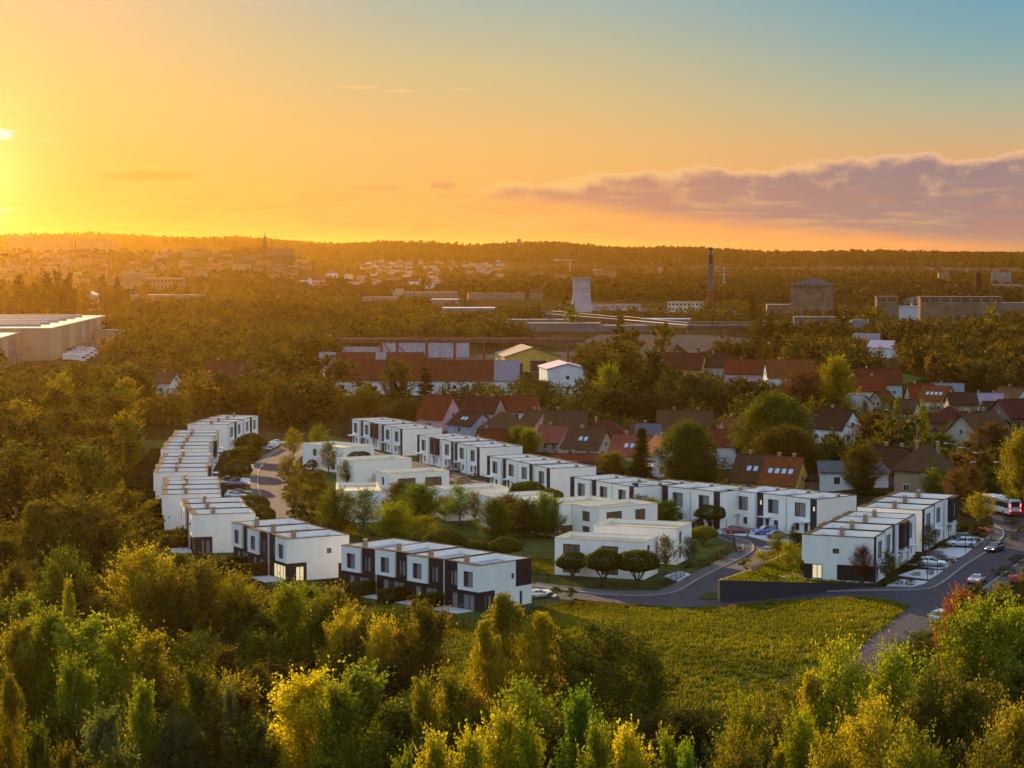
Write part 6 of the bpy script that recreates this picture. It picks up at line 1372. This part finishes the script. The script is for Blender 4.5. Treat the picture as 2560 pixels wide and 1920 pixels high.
fence([(1000,1362),(1100,1372),(1200,1388),(1310,1398),(1400,1402)],1.5,'black picket fence across the courtyard behind the three clipped domes')
fence([(1772,1412),(1838,1374),(1834,1356),(1806,1343),(1760,1336)],1.5,'black picket fence bending round the garden behind the second front villa')
fence([(730,1190),(722,1225),(745,1270),(775,1305),(830,1340),(1000,1362)],1.4,'black picket fence along the right side of the curved lane')
fence([(800,1500),(905,1535),(1080,1562),(1240,1578),(1330,1528),(1430,1510)],1.3,'thin wire garden fence behind the front terrace beside the meadow',False,name='wire_fence')
fence([(560,1085),(640,1098),(790,1100),(860,1086)],2.0,'tall dark mesh fence at the far end of the curved lane',False,name='wire_fence')
fence([(1072,1010),(1180,1005),(1295,1003),(1380,1000),(1455,998)],3.0,'tall wire fence in front of the long barn and the white block',False,name='wire_fence')
# ---------------------------------------------------------------- walled corner garden by the near right terrace
a=G(1800,1500); A_=Vector(a[:2]); top=P(1800,1453,3.0)
gl=Vector(NXY(2008,1336.7,UH+CZ)); N_c=Vector(NXY(2185,1344.5,UH+CZ)); bk=Vector(P(1993,1372,3.0)[:2])
Wt=Vector(top[:2])
gb=dv(67); corner=N_c+dv(157)*UD
poly=[Wt,corner-gb*.35+Vector((0,0)),N_c-gb*.35,N_c+dv(-23)*.4-gb*.35]
gp=[Wt,N_c-gb*1.2+dv(-23)*1.5,N_c,corner,corner+gb*16,bk,Vector(P(1895,1420,3.0)[:2])]
wv=MB(); base=(0,0,0)
vz=[(p.x,p.y) for p in gp]; wv.prism(vz,-.6,3.0); struct(wv.build('garden_terrace',[MLAWN],None))
rw=MB()
def wallrun(p,q,t=.35,h0=-.4,h1=3.12,off=0):
    d=(q-p).normalized(); n=Vector((d.y,-d.x)); a_,b_=p+n*off,q+n*off; rw.prism([tuple(a_),tuple(b_),tuple(b_+n*t),tuple(a_+n*t)],h0,h1)
wallrun(gp[0],gp[1],off=.02); rwo=empty('retaining_wall',(0,0,0)); rw.build('wall',M['retaining'],rwo)
cpm=MB(); p,q=gp[0],gp[1]; d=(q-p).normalized(); n=Vector((d.y,-d.x)); cpm.prism([tuple(p-n*.03),tuple(q-n*.03),tuple(q+n*.42),tuple(p+n*.42)],3.12,3.18); cpm.build('coping',M['coping'],rwo)
rw=MB(); wallrun(gp[6],gp[0],off=.02); wallrun(gp[5],gp[6],off=.02); rw.build('side_wall',M['ochre'],rwo); tag(rwo,'dark retaining wall wedge at the tip of the walled corner garden','wall')
def onp(o):  # lift things of the corner garden onto its terrace
    pass
for o in [q for q in COL.objects if q.parent is None and q.get('category') in('tree','shrub')]:
    x,y=o.location.x,o.location.y
    if inpoly((x,y),vz) and o.location.z<2.6: o.location.z=3.0
m_=MB(); c=P(1985,1440,3.0); m_.box(-2.2,-1.6,0,2.2,1.6,.08); struct(m_.build('terrace_slab',pmat('pink_paving',(.42,.33,.30),.85,.15,1.5),None,False,c,R(67)))
for i,(px,pb,w) in enumerate(((1895,1432,20),(1884,1436,16))):
    g=P(px,pb,3.0); r=empty('pampas_grass',g); mb=MB(); rn=random.Random(i)
    for k in range(60): a=rn.random()*6.28; t=rn.uniform(.15,.55); L_=rn.uniform(1.2,2.0); mb.path([(0,0,0),(math.cos(a)*t*L_*.5,math.sin(a)*t*L_*.5,L_*.6),(math.cos(a)*t*L_,math.sin(a)*t*L_,L_)],[.03,.035,.05],3)
    mb.build('plumes',pmat('pampas_plume',(.50,.36,.28),.9,.2,4),r); tag(r,f"pale pink pampas grass clump in the walled corner garden, {['right','left'][i]} one",'plant')
# planting beds with flowers
def flowers(px,pb,w,colr,label,nm):
    g=G(px,pb); k=g.y/FOC; rng=np.random.default_rng(int(px)); n=900
    C=rng.normal(size=(n,3))*np.array([w*k*.3,w*k*.25,.25])+np.array([0,0,.55]); C[:,2]=np.abs(C[:,2]); V,F=leafquads(C,.16,rng); t=np.ones((n,4)); t[:,0]=rng.random(n); t[:,1]=0
    o=link(nm,npmesh(nm,V,F,LEAF,t),None,g); o.color=(*colr,1); tag(o,label,'plant')
flowers(2338,1392,36,(.30,.12,.28),'pink flowering bush between the driveways','flowering_bush'); flowers(2462,1335,28,(.42,.16,.34),'pink flowering bush by the road kerb','flowering_bush'); flowers(2535,1456,26,(.36,.13,.30),'pink flowering bush on the right side of the main road','flowering_bush')
for i,(px,pb,w,h_) in enumerate(((2265,1425,32,24),(2288,1412,26,26),(2245,1462,30,14),(2275,1464,28,16),(2325,1438,20,16),(2210,1464,26,14),(2340,1402,24,14),(2380,1358,22,20),(2330,1352,26,22),(2358,1372,30,20),(2420,1350,26,14),(2290,1440,24,10),(2480,1352,20,12),
   (1850,1380,30,14),(1800,1400,38,16),(1760,1416,40,18),(1720,1420,34,16),(1730,1385,30,16),(1660,1462,34,14),(1150,1375,34,16),(880,1380,44,14),(930,1385,50,16),(1000,1390,44,14),(870,1325,40,14),(930,1340,50,18),(1030,1352,60,16),(1130,1340,50,16),(1180,1350,44,14),(1290,1365,50,14),
   (1160,1205,44,12),(1185,1196,34,12),(1215,1200,40,12),(1115,1190,30,10),(1500,1470,26,10),(840,1535,60,26),(800,1520,50,26),(880,1502,60,18),(770,1500,40,26),(900,1590,60,20),(2510,1440,60,26),(2545,1410,40,24),(2530,1310,40,18),(2550,1330,40,20),(2535,1350,30,16))):
    tree_px('round',px,pb,pb-h_,w,('green','darkgreen','olive')[i%3],i%2,'mid',f"low rounded bush, {nth(i)} of the small garden bushes counted from the driveways" if 0 else None,None)
for q in TREES:
    if q[3] is None: 
        r=q[0]; px,py,_=proj(r.location)
        z_='beside the driveways' if px>2150 and py<1480 else 'near the front villas' if 1600<px<2000 else 'in the courtyard of the estate' if py<1420 else 'at the edge of the front wood'
        q_=[w for w in TREES if w[3] is None]; r['label']=f"low {CW.get(q[2],q[2])} rounded bush {z_}"; r['category']='shrub'; r['group']='low bushes '+z_
# ---------------------------------------------------------------- driveways
def slab(pts,off=.12,m=None,nm='driveway'): struct(drape(nm,pts,m or M['pave'],off,3,skirt=.2))
slab([(1788,1334),(1800,1318),(1885,1326),(1862,1342)]); slab([(1870,1341),(1880,1328),(1925,1330),(1985,1345),(1990,1358),(1925,1356)])
slab([(2215,1466),(2250,1450),(2330,1455),(2312,1461),(2284,1468)]); slab([(2245,1440),(2290,1425),(2362,1428),(2348,1437),(2322,1450)]); slab([(2270,1412),(2300,1392),(2395,1402),(2372,1420),(2345,1424)])
slab([(2325,1385),(2350,1368),(2438,1372),(2415,1388),(2395,1396)]); slab([(2360,1358),(2380,1345),(2462,1347),(2440,1368)])
for i,q in enumerate(([(575,1172),(600,1160),(660,1164),(640,1176)],[(568,1208),(585,1194),(640,1198),(636,1212)],[(560,1240),(570,1226),(632,1228),(634,1244)],[(640,1118),(665,1107),(700,1112),(676,1124)],[(575,1265),(580,1250),(640,1252),(650,1268)])): slab(q)
slab([(1340,1494),(1330,1478),(1370,1474),(1400,1492)]); slab([(1660,1442),(1700,1428),(1735,1440),(1700,1458)])
# ---------------------------------------------------------------- cars
def paint(nm,c,met=.3):
    if nm in MATS: return MATS[nm]
    m=pmat(nm,c,.28,.04,2,spec=.6,metal=met); m.node_tree.nodes['Principled BSDF'].inputs['Coat Weight'].default_value=.6; return m
def car_mesh(kind,pm):
    L={'saloon':4.7,'suv':4.6,'coupe':4.5}[kind]; Wd=.92; x=L/2
    prof={ # x fraction, top z, bottom z, half width
     'saloon':[(-1,.78,.45,.70),(-.96,.93,.30,.82),(-.75,1.0,.24,.90),(-.3,.98,.22,.92),(.3,.94,.22,.92),(.75,.84,.24,.89),(.95,.68,.30,.80),(1,.58,.42,.68)],
     'suv':[(-1,.95,.50,.72),(-.96,1.08,.36,.84),(-.75,1.12,.30,.92),(-.3,1.10,.28,.94),(.3,1.06,.28,.94),(.75,1.0,.30,.92),(.95,.86,.36,.83),(1,.70,.48,.70)],
     'coupe':[(-1,.70,.42,.70),(-.96,.88,.28,.84),(-.75,.95,.22,.94),(-.3,.92,.20,.92),(.3,.84,.20,.90),(.75,.74,.22,.90),(.95,.58,.28,.80),(1,.48,.38,.66)]}[kind]
    mb=MB(); rings=[]
    for f,zt,zb,w in prof:
        X=f*x; zm=(zt+zb)/2; rings.append([(X,-w*.86,zb),(X,w*.86,zb),(X,w,zb+.12),(X,w,zm+.08),(X,w*.93,zt-.05),(X,w*.80,zt),(X,-w*.80,zt),(X,-w*.93,zt-.05),(X,-w,zm+.08),(X,-w,zb+.12)])
    mb.loft(rings)
    gh={'saloon':[(-.72,1.0,.70),(-.42,1.40,.60),(.02,1.43,.61),(.42,.97,.74)],'suv':[(-.93,1.12,.78),(-.78,1.62,.64),(.08,1.64,.65),(.44,1.06,.78)],'coupe':[(-.80,.93,.62),(-.30,1.27,.54),(.05,1.28,.55),(.40,.86,.70)]}[kind]
    zb={'saloon':.93,'suv':1.06,'coupe':.85}[kind]
    g=MB()
    def gr(f,z,w,e=0): X=f*x; return [(X,-w-.10,zb),(X,w+.10,zb),(X,w+.0,z-.05),(X,w-.12,z),(X,-w+.12,z),(X,-w-.0,z-.05)]
    rings=[gr(f,max(z,zb+.02),w) for f,z,w in gh]; g.loft(rings)
    rf=MB(); (f1,z1,w1),(f2,z2,w2)=gh[1],gh[2]; rf.loft([[(f1*x-.06,-w1-.02,z1-.055),(f1*x-.06,w1+.02,z1-.055),(f1*x,w1-.1,z1+.02),(f1*x,-w1+.1,z1+.02)],[(f2*x+.06,-w2-.02,z2-.055),(f2*x+.06,w2+.02,z2-.055),(f2*x,w2-.1,z2+.02),(f2*x,-w2+.1,z2+.02)]])
    for s in (-1,1):
        for fx,fz in ((gh[0],gh[1]),(gh[3],gh[2])): rf.tube((fx[0]*x,s*(fx[2]+.1),zb),(fz[0]*x,s*(fz[2]),fz[1]-.03),.04,.04,4)
        m0=(gh[1][0]+gh[2][0])/2*x; rf.tube((m0,s*.76,zb),(m0,s*.62,gh[1][1]-.03),.045,.04,4)
    wr=.33 if kind!='suv' else .37
    return dict(L=L,body=mb.mesh('car_body',pm,True),cab=g.mesh('car_cabin_glass',M['glass'],False),roof=rf.mesh('car_roof',pm,False),wr=wr,x=x,w=prof[3][3],zt=prof[1][1],zf=prof[6][1])
wm_=MB(); wm_.tube((0,-.11,0),(0,.11,0),1,1,18); WHEEL=wm_.mesh('car_tyre',M['tyre'],False)
wm_=MB(); wm_.tube((0,-.125,0),(0,.125,0),.66,.66,14)
RIM=wm_.mesh('car_rim',M['rim'],False)
CARC={}
def car(px,py,ang,kind,col,colname,label,head=False,tail=False,z=None,loc=None):
    k=(kind,colname)
    if k not in CARC: CARC[k]=car_mesh(kind,paint('car_paint_'+colname,col))
    c=CARC[k]; g=G(px,py) if loc is None else loc; r=empty('parked_car' if not(head or tail=='x') else 'car',(g.x,g.y,g.z+.10+(z or 0)),R(ang))
    b=link('body',c['body'],r); link('cabin_glass',c['cab'],r); link('roof',c['roof'],r)
    for sx in (-.62,.60):
        for sy in (-1,1):
            w=link('wheel',WHEEL,r,(sx*c['x'],sy*(c['w']-.09),c['wr'])); w.scale=(c['wr'],1,c['wr']); q=link('rim',RIM,w)
    for sy in (-1,1):
        m_=MB(); m_.box(-.03,-.19,-.07,.05,.19,.06); l=m_.build('headlight',M['headlamp'] if head else M['lampoff'],r,False,(c['x']*.955,sy*.56,c['zf']-.10))
        m_=MB(); m_.box(-.05,-.22,-.06,.03,.22,.06); l=m_.build('tail_light',M['redlamp'] if tail is True else M['redoff'],r,False,(-c['x']*.965,sy*.56,c['zt']-.16))
        m_=MB(); m_.box(-.08,-.06,-.05,.08,.10,.06); m_.build('mirror',M['black'],r,False,(c['x']*.28,sy*(c['w']-.02),c['zt']+.08))
    m_=MB(); m_.box(-.02,-.26,-.06,.02,.26,.06); m_.build('number_plate',M['canopy'],r,False,(c['x']*1.0+.01,0,.5)); 
    m_=MB(); m_.box(-.02,-.26,-.06,.02,.26,.06); m_.build('number_plate',M['canopy'],r,False,(-c['x']*1.0-.01,0,.62))
    tag(r,label,'car','cars on the estate'); return r
car(1843,1334,7,'saloon',(.22,.035,.035),'dark_red','dark red saloon parked under the back terrace beside the umbrella tree')
car(1914,1337,200,'suv',(.02,.16,.50),'bright_blue','bright blue estate car parked before a white canopied door')
car(1947,1347,12,'saloon',(.05,.06,.10),'navy','dark navy saloon parked nearest the cone conifer below the back terrace')
car(2330,1417,-18,'saloon',(.70,.72,.70),'white','white saloon parked on a driveway of the near right terrace',z=.05)
car(2352,1407,-18,'saloon',(.045,.025,.028),'black_brown','dark brown saloon parked beside the white one')
car(2405,1369,168,'suv',(.62,.66,.72),'silver_white','white estate car with dark glass parked on the far right driveway',z=.05)
car(2418,1358,-12,'suv',(.02,.06,.045),'dark_green','dark green off roader parked behind the white estate car')
car(2487,1379,233,'saloon',(.03,.03,.035),'black','black saloon with its headlights on coming down the main road',head=True)
car(2443,1458,62,'coupe',(.52,.52,.54),'silver','silver coupe driving up the main road with a red light bar',tail=True)
car(1346,1496,28,'coupe',(.62,.60,.58),'pearl','white coupe parked at the corner of the front terrace beside the meadow')
car(696,1113,8,'saloon',(.66,.66,.62),'white','white car parked at the far end of the curved lane')
car(664,1120,172,'saloon',(.40,.45,.55),'pale_blue','pale blue car parked before the farthest block of the curved row')
car(586,1215,5,'saloon',(.16,.20,.36),'blue_grey','blue grey car parked below the third dome tree of the curved row'); car(575,1207,8,'saloon',(.05,.05,.06),'black','black car half hidden behind the blue grey one')
car(592,1246,5,'coupe',(.50,.48,.46),'silver','silver car parked beside the curved row near its front block'); car(602,1240,5,'saloon',(.05,.05,.06),'black','black car partly under the dome tree near the silver car')
car(1920,1388,60,'saloon',(.20,.18,.18),'grey','grey car glimpsed behind the walled corner garden')
car(1755,1316,10,'saloon',(.05,.05,.06),'black','black car under the umbrella tree left of the red saloon')
car(1127,1180,150,'saloon',(.10,.09,.09),'grey','dark car parked at the corner of the second back terrace')
for i,(px,py,cn,cc,l) in enumerate(((2358,1556,'silver',(.52,.52,.54),'car roof glinting behind the red brown tree at the right'),(2352,1612,'white',(.70,.72,.70),'white car glimpsed by the footway behind the right trees'),(2480,1600,'pearl',(.62,.60,.58),'pale car glimpsed through the leaves at the right'))): car(px,py,48,'suv',cc,cn,l)
# blue coach seen through the right trees
g=G(2385,1790); r=empty('blue_van',(g.x,g.y,g.z),R(-35)); m_=MB(); m_.prism([(-2.6,.4),(2.7,.4),(2.7,1.1),(1.9,1.3),(1.3,2.1),(-2.5,2.2),(-2.65,1.2)],-1,1,axis='y'); b=m_.build('body',paint('car_paint_bright_blue',(.02,.16,.50)),r); m_=MB(); m_.box(-2.2,-1.02,1.3,1.2,1.02,1.95); m_.build('side_windows',M['glass'],b)
for sx in(-1.7,1.7):
    for sy in(-1,1): w=link('wheel',WHEEL,r,(sx,sy*.92,.36)); w.scale=(.36,1,.36)
tag(r,'blue van half hidden behind the big foreground trees on the right','van')
# ---------------------------------------------------------------- bus
def bus():
    g=G(2503,1284); r=empty('bus',(g.x,g.y,g.z+.1),R(104)); Lb=11.0
    mb=MB(); rings=[]
    for f,w,zt in ((-1,1.12,2.9),(-.985,1.24,3.08),(-.9,1.25,3.12),(.9,1.25,3.12),(.985,1.22,3.0),(1,1.08,2.7)):
        X=f*Lb/2; rings.append([(X,-w,.55),(X,w,.55),(X,w,zt-.35),(X,w-.12,zt-.06),(X,w-.3,zt),(X,-w+.3,zt),(X,-w+.12,zt-.06),(X,-w,zt-.35)])
    mb.loft(rings); mb.build('body',pmat('bus_white',(.62,.64,.68),.3,.04,.5,spec=.6),r)
    m_=MB(); m_.box(-Lb/2-.05,-1.18,.34,Lb/2,1.18,.62); m_.build('skirt',pmat('bus_red',(.45,.03,.025),.4,.1),r)
    m_=MB(); m_.box(-Lb/2-.06,-1.05,.62,-Lb/2+.1,1.05,1.0); m_.build('rear_bumper',MATS['bus_red'],r)
    m_=MB(); m_.box(-Lb/2-.04,-.88,1.75,-Lb/2+.15,.88,2.75); m_.build('rear_window',M['glass'],r)
    m_=MB(); m_.box(Lb/2-.15,-.95,1.2,Lb/2+.04,.95,2.7); m_.build('windscreen',M['glass'],r)
    for s in (-1,1):
        m_=MB(); m_.box(-Lb/2+.5,s*1.262-.012,1.55,Lb/2-.7,s*1.262+.012,2.55); m_.build('side_windows',M['glass'],r)
        m_=MB(); m_.box(-Lb/2+.3,s*1.258-.012,2.7,Lb/2-.5,s*1.258+.012,2.85); m_.build('stripe',MATS['bus_red'],r)
        for z,h in ((1.0,.16),(1.95,.26)): m_=MB(); m_.box(-Lb/2-.07,-.10,-h,-Lb/2+.02,.10,h); m_.build('tail_light',M['redlamp'],r,False,(0,s*1.06,z+.12))
        for sx in (-3.1,3.6): w=link('wheel',WHEEL,r,(sx,s*1.12,.48)); w.scale=(.48,1.2,.48); link('rim',RIM,w)
    m_=MB(); m_.box(-3,-.7,3.1,1.5,.7,3.32); m_.build('roof_unit',M['canopy'],r)
    tag(r,'white and red bus with glowing rear lights driving away up the road','bus')
bus()
# ---------------------------------------------------------------- people
def skin_body(name,joints,edges,rad,mat,parent=None,sub=1):
    me=bpy.data.meshes.new(name); me.from_pydata([tuple(j) for j in joints],edges,[]); o=link(name,me,parent); me.materials.append(mat)
    md=o.modifiers.new('skin','SKIN'); 
    if not me.skin_vertices: 
        bpy.context.view_layer.objects.active=o; bpy.ops.mesh.customdata_skin_add()
    for v,rr in zip(me.skin_vertices[0].data,rad): v.radius=(rr,rr)
    me.skin_vertices[0].data[0].use_root=True
    md.use_smooth_shade=True; s=o.modifiers.new('sub','SUBSURF'); s.levels=s.render_levels=sub; return o
SKIN=pmat('skin',(.42,.25,.18),.6,.05); 
def person(px,py,ang,top,legs,hair,label,z=0,shorts=False,stride=.22,dress=False):
    g=G(px,py); r=empty('person',(g.x,g.y,g.z+.11+z),R(ang)); s=stride
    J=[(0,0,.93),(0,0,1.15),(0,0,1.40),(0,0,1.52),(.01,0,1.62),(.02,0,1.72), (0,.17,1.40),(-.08,.24,1.14),(.04,.27,.90),(.08,.27,.82), (0,-.17,1.40),(.08,-.24,1.14),(.16,-.26,.92),(.19,-.26,.84), (0,.09,.88),(s*.6,.10,.50),(s*.7,.10,.10),(s*.7+.16,.10,.05),(0,-.09,.88),(-s*.3,-.10,.50),(-s*1.1,-.10,.13),(-s*1.1+.16,-.10,.06)]
    E=[(0,1),(1,2),(2,3),(3,4),(4,5),(2,6),(6,7),(7,8),(8,9),(2,10),(10,11),(11,12),(12,13),(0,14),(14,15),(15,16),(16,17),(0,18),(18,19),(19,20),(20,21)]
    Rd=[.13,.12,.13,.055,.085,.075,.06,.045,.035,.035,.06,.045,.035,.035,.085,.058,.04,.035,.085,.058,.04,.035]
    skin_body('body',J,E,Rd,SKIN,r)
    tm=pmat('cloth_'+top[0],top[1],.9,.1,3); skin_body('top',[J[i] for i in (1,2,6,7,10,11)]+[(0,0,1.0)],[(0,1),(1,2),(2,3),(1,4),(4,5),(0,6)],[.14,.15,.075,.058,.075,.058,.14],tm,r)
    lm=pmat('cloth_'+legs[0],legs[1],.9,.1,3)
    if dress: skin_body('skirt',[(0,0,1.0),(0,0,.8),(0,0,.55)],[(0,1),(1,2)],[.145,.17,.22],lm,r)
    else:
        e=.55 if shorts else .14
        K=[(0,0,.96),J[14],Vector(J[15]) if not shorts else Vector(J[14]).lerp(Vector(J[15]),.8),J[18],Vector(J[19]) if not shorts else Vector(J[18]).lerp(Vector(J[19]),.8)]; ed=[(0,1),(1,2),(0,3),(3,4)]; rr=[.14,.10,.08,.10,.08]
        if not shorts: K+=[J[16],J[20]]; ed+=[(2,5),(4,6)]; rr+=[.06,.06]
        skin_body('trousers',K,ed,rr,lm,r)
    hm=MB(); rng=random.Random(1)
    hm.lathe([(.02,1.80),(.075,1.785),(.10,1.74),(.105,1.68),(.09,1.60 if hair[2] else 1.64),(.06,1.5 if hair[2] else 1.62)],10,c=(-.025,0)); hm.build('hair',pmat('hair_'+hair[0],hair[1],.8,.1),r,True)
    fm=MB(); fm.prism([(.085,1.66),(.112,1.645),(.088,1.685)],-.012,.012,axis='y'); fm.build('nose',SKIN,r)
    tag(r,label,'person')
WHt=('white',(.70,.70,.70)); DKc=('dark',(.04,.04,.05)); JE=('denim',(.06,.10,.20)); LB=('light_blue',(.30,.38,.46)); BRN=('brown',(.07,.04,.025),False); BRNL=('brown',(.07,.04,.025),True)
person(1857,1383,60,WHt,WHt,BRN,'person in white shirt and white shorts walking on the inner footway',shorts=True)
person(1848,1382,60,LB,DKc,BRNL,'person in grey blue top beside the one in white on the inner footway',shorts=True)
person(2366,1430,55,WHt,WHt,BRNL,'person in white on the footway before the white saloon',dress=True)
person(2375,1429,235,('tan',(.35,.22,.15)),('tan',(.35,.22,.15)),BRNL,'person in tan clothes between two others on the footway',dress=True)
person(2382,1427,55,DKc,('grey',(.25,.27,.32)),BRN,'person in a dark jacket and light trousers on the footway beside the dark brown saloon')
person(2470,1366,62,('pink',(.5,.35,.38)),JE,BRNL,'person in pale top and blue jeans on the footway by the black saloon')
# ---------------------------------------------------------------- street lamps
def lamp(px,pb,pt,arm,label,dirx=-1):
    g=G(px,pb); k=g.y/FOC; h=(pb-pt)*k; r=empty('street_lamp',g); m_=MB(); m_.path([(0,0,-.2),(0,0,h*.5),(0,0,h-.5),(dirx*.4,0,h)],[.13,.10,.07,.05],7); m_.build('pole',M['steel'],r)
    m_=MB(); a=arm*k; m_.tube((dirx*.4,0,h),(dirx*a,0,h+.25),.05,.04,6); m_.build('arm',M['steel'],r)
    m_=MB(); e=dirx*a; m_.loft([[(e,-.1,h+.2),(e,.1,h+.2),(e,.08,h+.32),(e,-.08,h+.32)],[(e+dirx*.5,-.2,h+.18),(e+dirx*.5,.2,h+.18),(e+dirx*.5,.12,h+.36),(e+dirx*.5,-.12,h+.36)],[(e+dirx*1.0,-.1,h+.22),(e+dirx*1.0,.1,h+.22),(e+dirx*1.0,.06,h+.30),(e+dirx*1.0,-.06,h+.30)]]); m_.build('lamp_head',M['lampoff'],r)
    tag(r,label,'street lamp','street lamps along the upper road')
for a in ((2522,1280,1157,28,'street lamp beside the bus, nearest of the road lamps'),(2469,1235,1134,26,'street lamp left of and behind the one by the bus'),(2391,1218,1110,22,'street lamp above the big pyramid roof, right side'),(2426,1200,1121,20,'thin street lamp between the two lamps over the brown trees'),(2292,1150,1055,18,'tall street lamp in front of the tallest lime green cypress'),(2333,1120,1084,12,'short street lamp right of the lime green cypress'),(2428,1255,1157,-10,'faint street lamp in the thin brown trees'),(2232,1110,1026,12,'street lamp post in front of the third lime green cypress')): lamp(*a)
# glass canopies, flag poles and small site details
for i,(px,pb,pt) in enumerate(((2319,1452,1396),(2343,1436,1385),(2413,1384,1335),(2429,1372,1325),(1865,1447,1426),(1957,1366,1349),(1816,1326,1298),(1842,1323,1295))):
    g=G(px,pb); k=g.y/FOC; m_=MB(); m_.tube((0,0,0),(0,0,(pb-pt)*k),.05,.05,6); m_.tube((0,0,(pb-pt)*k),(0,0,(pb-pt)*k+.06),.08,.08,6); tag(m_.build('fence_post',M['black'],None,False,g),f"thin black post at the {['near terrace driveway edge','middle terrace driveway edge','far driveway edge','farthest driveway edge','tip of the corner garden','lane opposite the conifer','gap beside the red car, left one','gap beside the red car, right one'][i]}",'post')
# ---------------------------------------------------------------- grass
from mathutils import noise as mnoise
def tufts(name,label,pts,n,h,seedv,col,off=.05,spread=1.0):
    rng=np.random.default_rng(seedv); w=[tuple(G(*p)[:2]) for p in pts]; xs_=[p[0] for p in w]; ys_=[p[1] for p in w]; C=[]
    while len(C)<n:
        x=rng.uniform(min(xs_),max(xs_)); y=rng.uniform(min(ys_),max(ys_))
        if not inpoly((x,y),w): continue
        if mnoise.noise((x*.45,y*.8,seedv))*1.5+mnoise.noise((x*.09,y*.09,seedv+5))*.4+rng.normal()*.35<-.12: continue
        C.append((x,y,T(x,y)+off))
    C=np.array(C); b=7; n=len(C); P0=np.repeat(C,b,0)+np.concatenate([rng.normal(size=(n*b,2))*.30,np.zeros((n*b,1))],1); a=rng.random(n*b)*6.28; hh=h*rng.uniform(.5,1.3,n*b); wd=.09
    d=np.stack([np.cos(a),np.sin(a),np.zeros(n*b)],1); ln=np.stack([np.cos(a*3)*.35,np.sin(a*3)*.35,np.ones(n*b)],1)*hh[:,None]
    V=np.stack([P0-d*wd,P0+d*wd,P0+ln+d*.02,P0+ln-d*.02],1).reshape(-1,3); t=np.ones((n*b,4)); pn=np.array([mnoise.noise((c[0]*.07,c[1]*.07,seedv+9)) for c in C]); t[:,0]=np.clip(np.repeat(rng.random(n)*.6+pn*.4+.1,b)+rng.random(n*b)*.4,0,1); t[:,1]=np.clip(rng.random(n*b)*.5-.1+np.repeat(pn,b)*.25,0,1); hh=hh*np.repeat(1+pn*.9,b); ln=ln*np.repeat(1+pn*.4,b)[:,None]; V=np.stack([P0-d*wd,P0+d*wd,P0+ln+d*.02,P0+ln-d*.02],1).reshape(-1,3)
    o=link(name,npmesh(name,V,np.arange(len(V)).reshape(-1,4),LEAF,t)); o.color=(*COLR[col],1); tag(o,label,'grass',kind='stuff')
tufts('meadow_grass','tussocky green grass of the meadow below the road',FIELD,15000,.42,1,'meadow')
tufts('lawn_grass','short grass of the back gardens and the bank by the road',[(800,1520),(850,1500),(1240,1560),(1340,1520),(1440,1505),(1600,1518),(1400,1530),(1250,1560),(1110,1600),(1000,1620),(860,1580)],7000,.3,2,'olive')
tufts('orchard_grass','rough grass on the orchard meadow left of the curved row',[(225,1130),(360,1110),(340,1240),(330,1400),(300,1440),(240,1300)],4000,.4,3,'olive')
tufts('garden_grass','grass in the courtyard gardens of the estate',[(760,1180),(820,1210),(900,1345),(1000,1362),(1300,1395),(1380,1400),(1380,1440),(1250,1430),(850,1385),(740,1290)],6000,.3,4,'green')
if True:
    rng=np.random.default_rng(9); C=[]
    while len(C)<1500:
        x=rng.uniform(min(p[0] for p in vz),max(p[0] for p in vz)); y=rng.uniform(min(p[1] for p in vz),max(p[1] for p in vz))
        if inpoly((x,y),vz): C.append((x,y,3.0))
    C=np.array(C); n=len(C); P0=np.repeat(C,6,0)+np.concatenate([rng.normal(size=(n*6,2))*.2,np.zeros((n*6,1))],1); a=rng.random(n*6)*6.28; d=np.stack([np.cos(a),np.sin(a),a*0],1); ln=np.stack([np.cos(a*3)*.1,np.sin(a*3)*.1,np.full(n*6,.3)],1)
    V=np.stack([P0-d*.07,P0+d*.07,P0+ln+d*.02,P0+ln-d*.02],1).reshape(-1,3); t=np.ones((n*6,4)); t[:,0]=rng.random(n*6); t[:,1]=.2*rng.random(n*6); o=link('garden_grass',npmesh('garden_grass',V,np.arange(len(V)).reshape(-1,4),LEAF,t)); o.color=(*COLR['yellowgreen'],1); tag(o,'sunlit grass on the walled corner garden','grass',kind='stuff')
# ---------------------------------------------------------------- haze
if HAZE_DENSITY>0:
    m_=MB(); m_.box(-17000,-700,-3,17000,17000,HTOP); hz=m_.build('haze',bpy.data.materials.new('air'),None); hz['kind']='stuff'; hz['label']='warm evening haze filling the air'; hm=hz.data.materials[0]; hm.use_nodes=True; nt=hm.node_tree; nt.nodes.clear()
    v=nt.nodes.new('ShaderNodeVolumePrincipled'); v.inputs['Density'].default_value=HAZE_DENSITY; v.inputs['Color'].default_value=HCOL; v.inputs['Anisotropy'].default_value=HAN
    o_=nt.nodes.new('ShaderNodeOutputMaterial'); nt.links.new(v.outputs[0],o_.inputs['Volume']); hz.visible_shadow=True
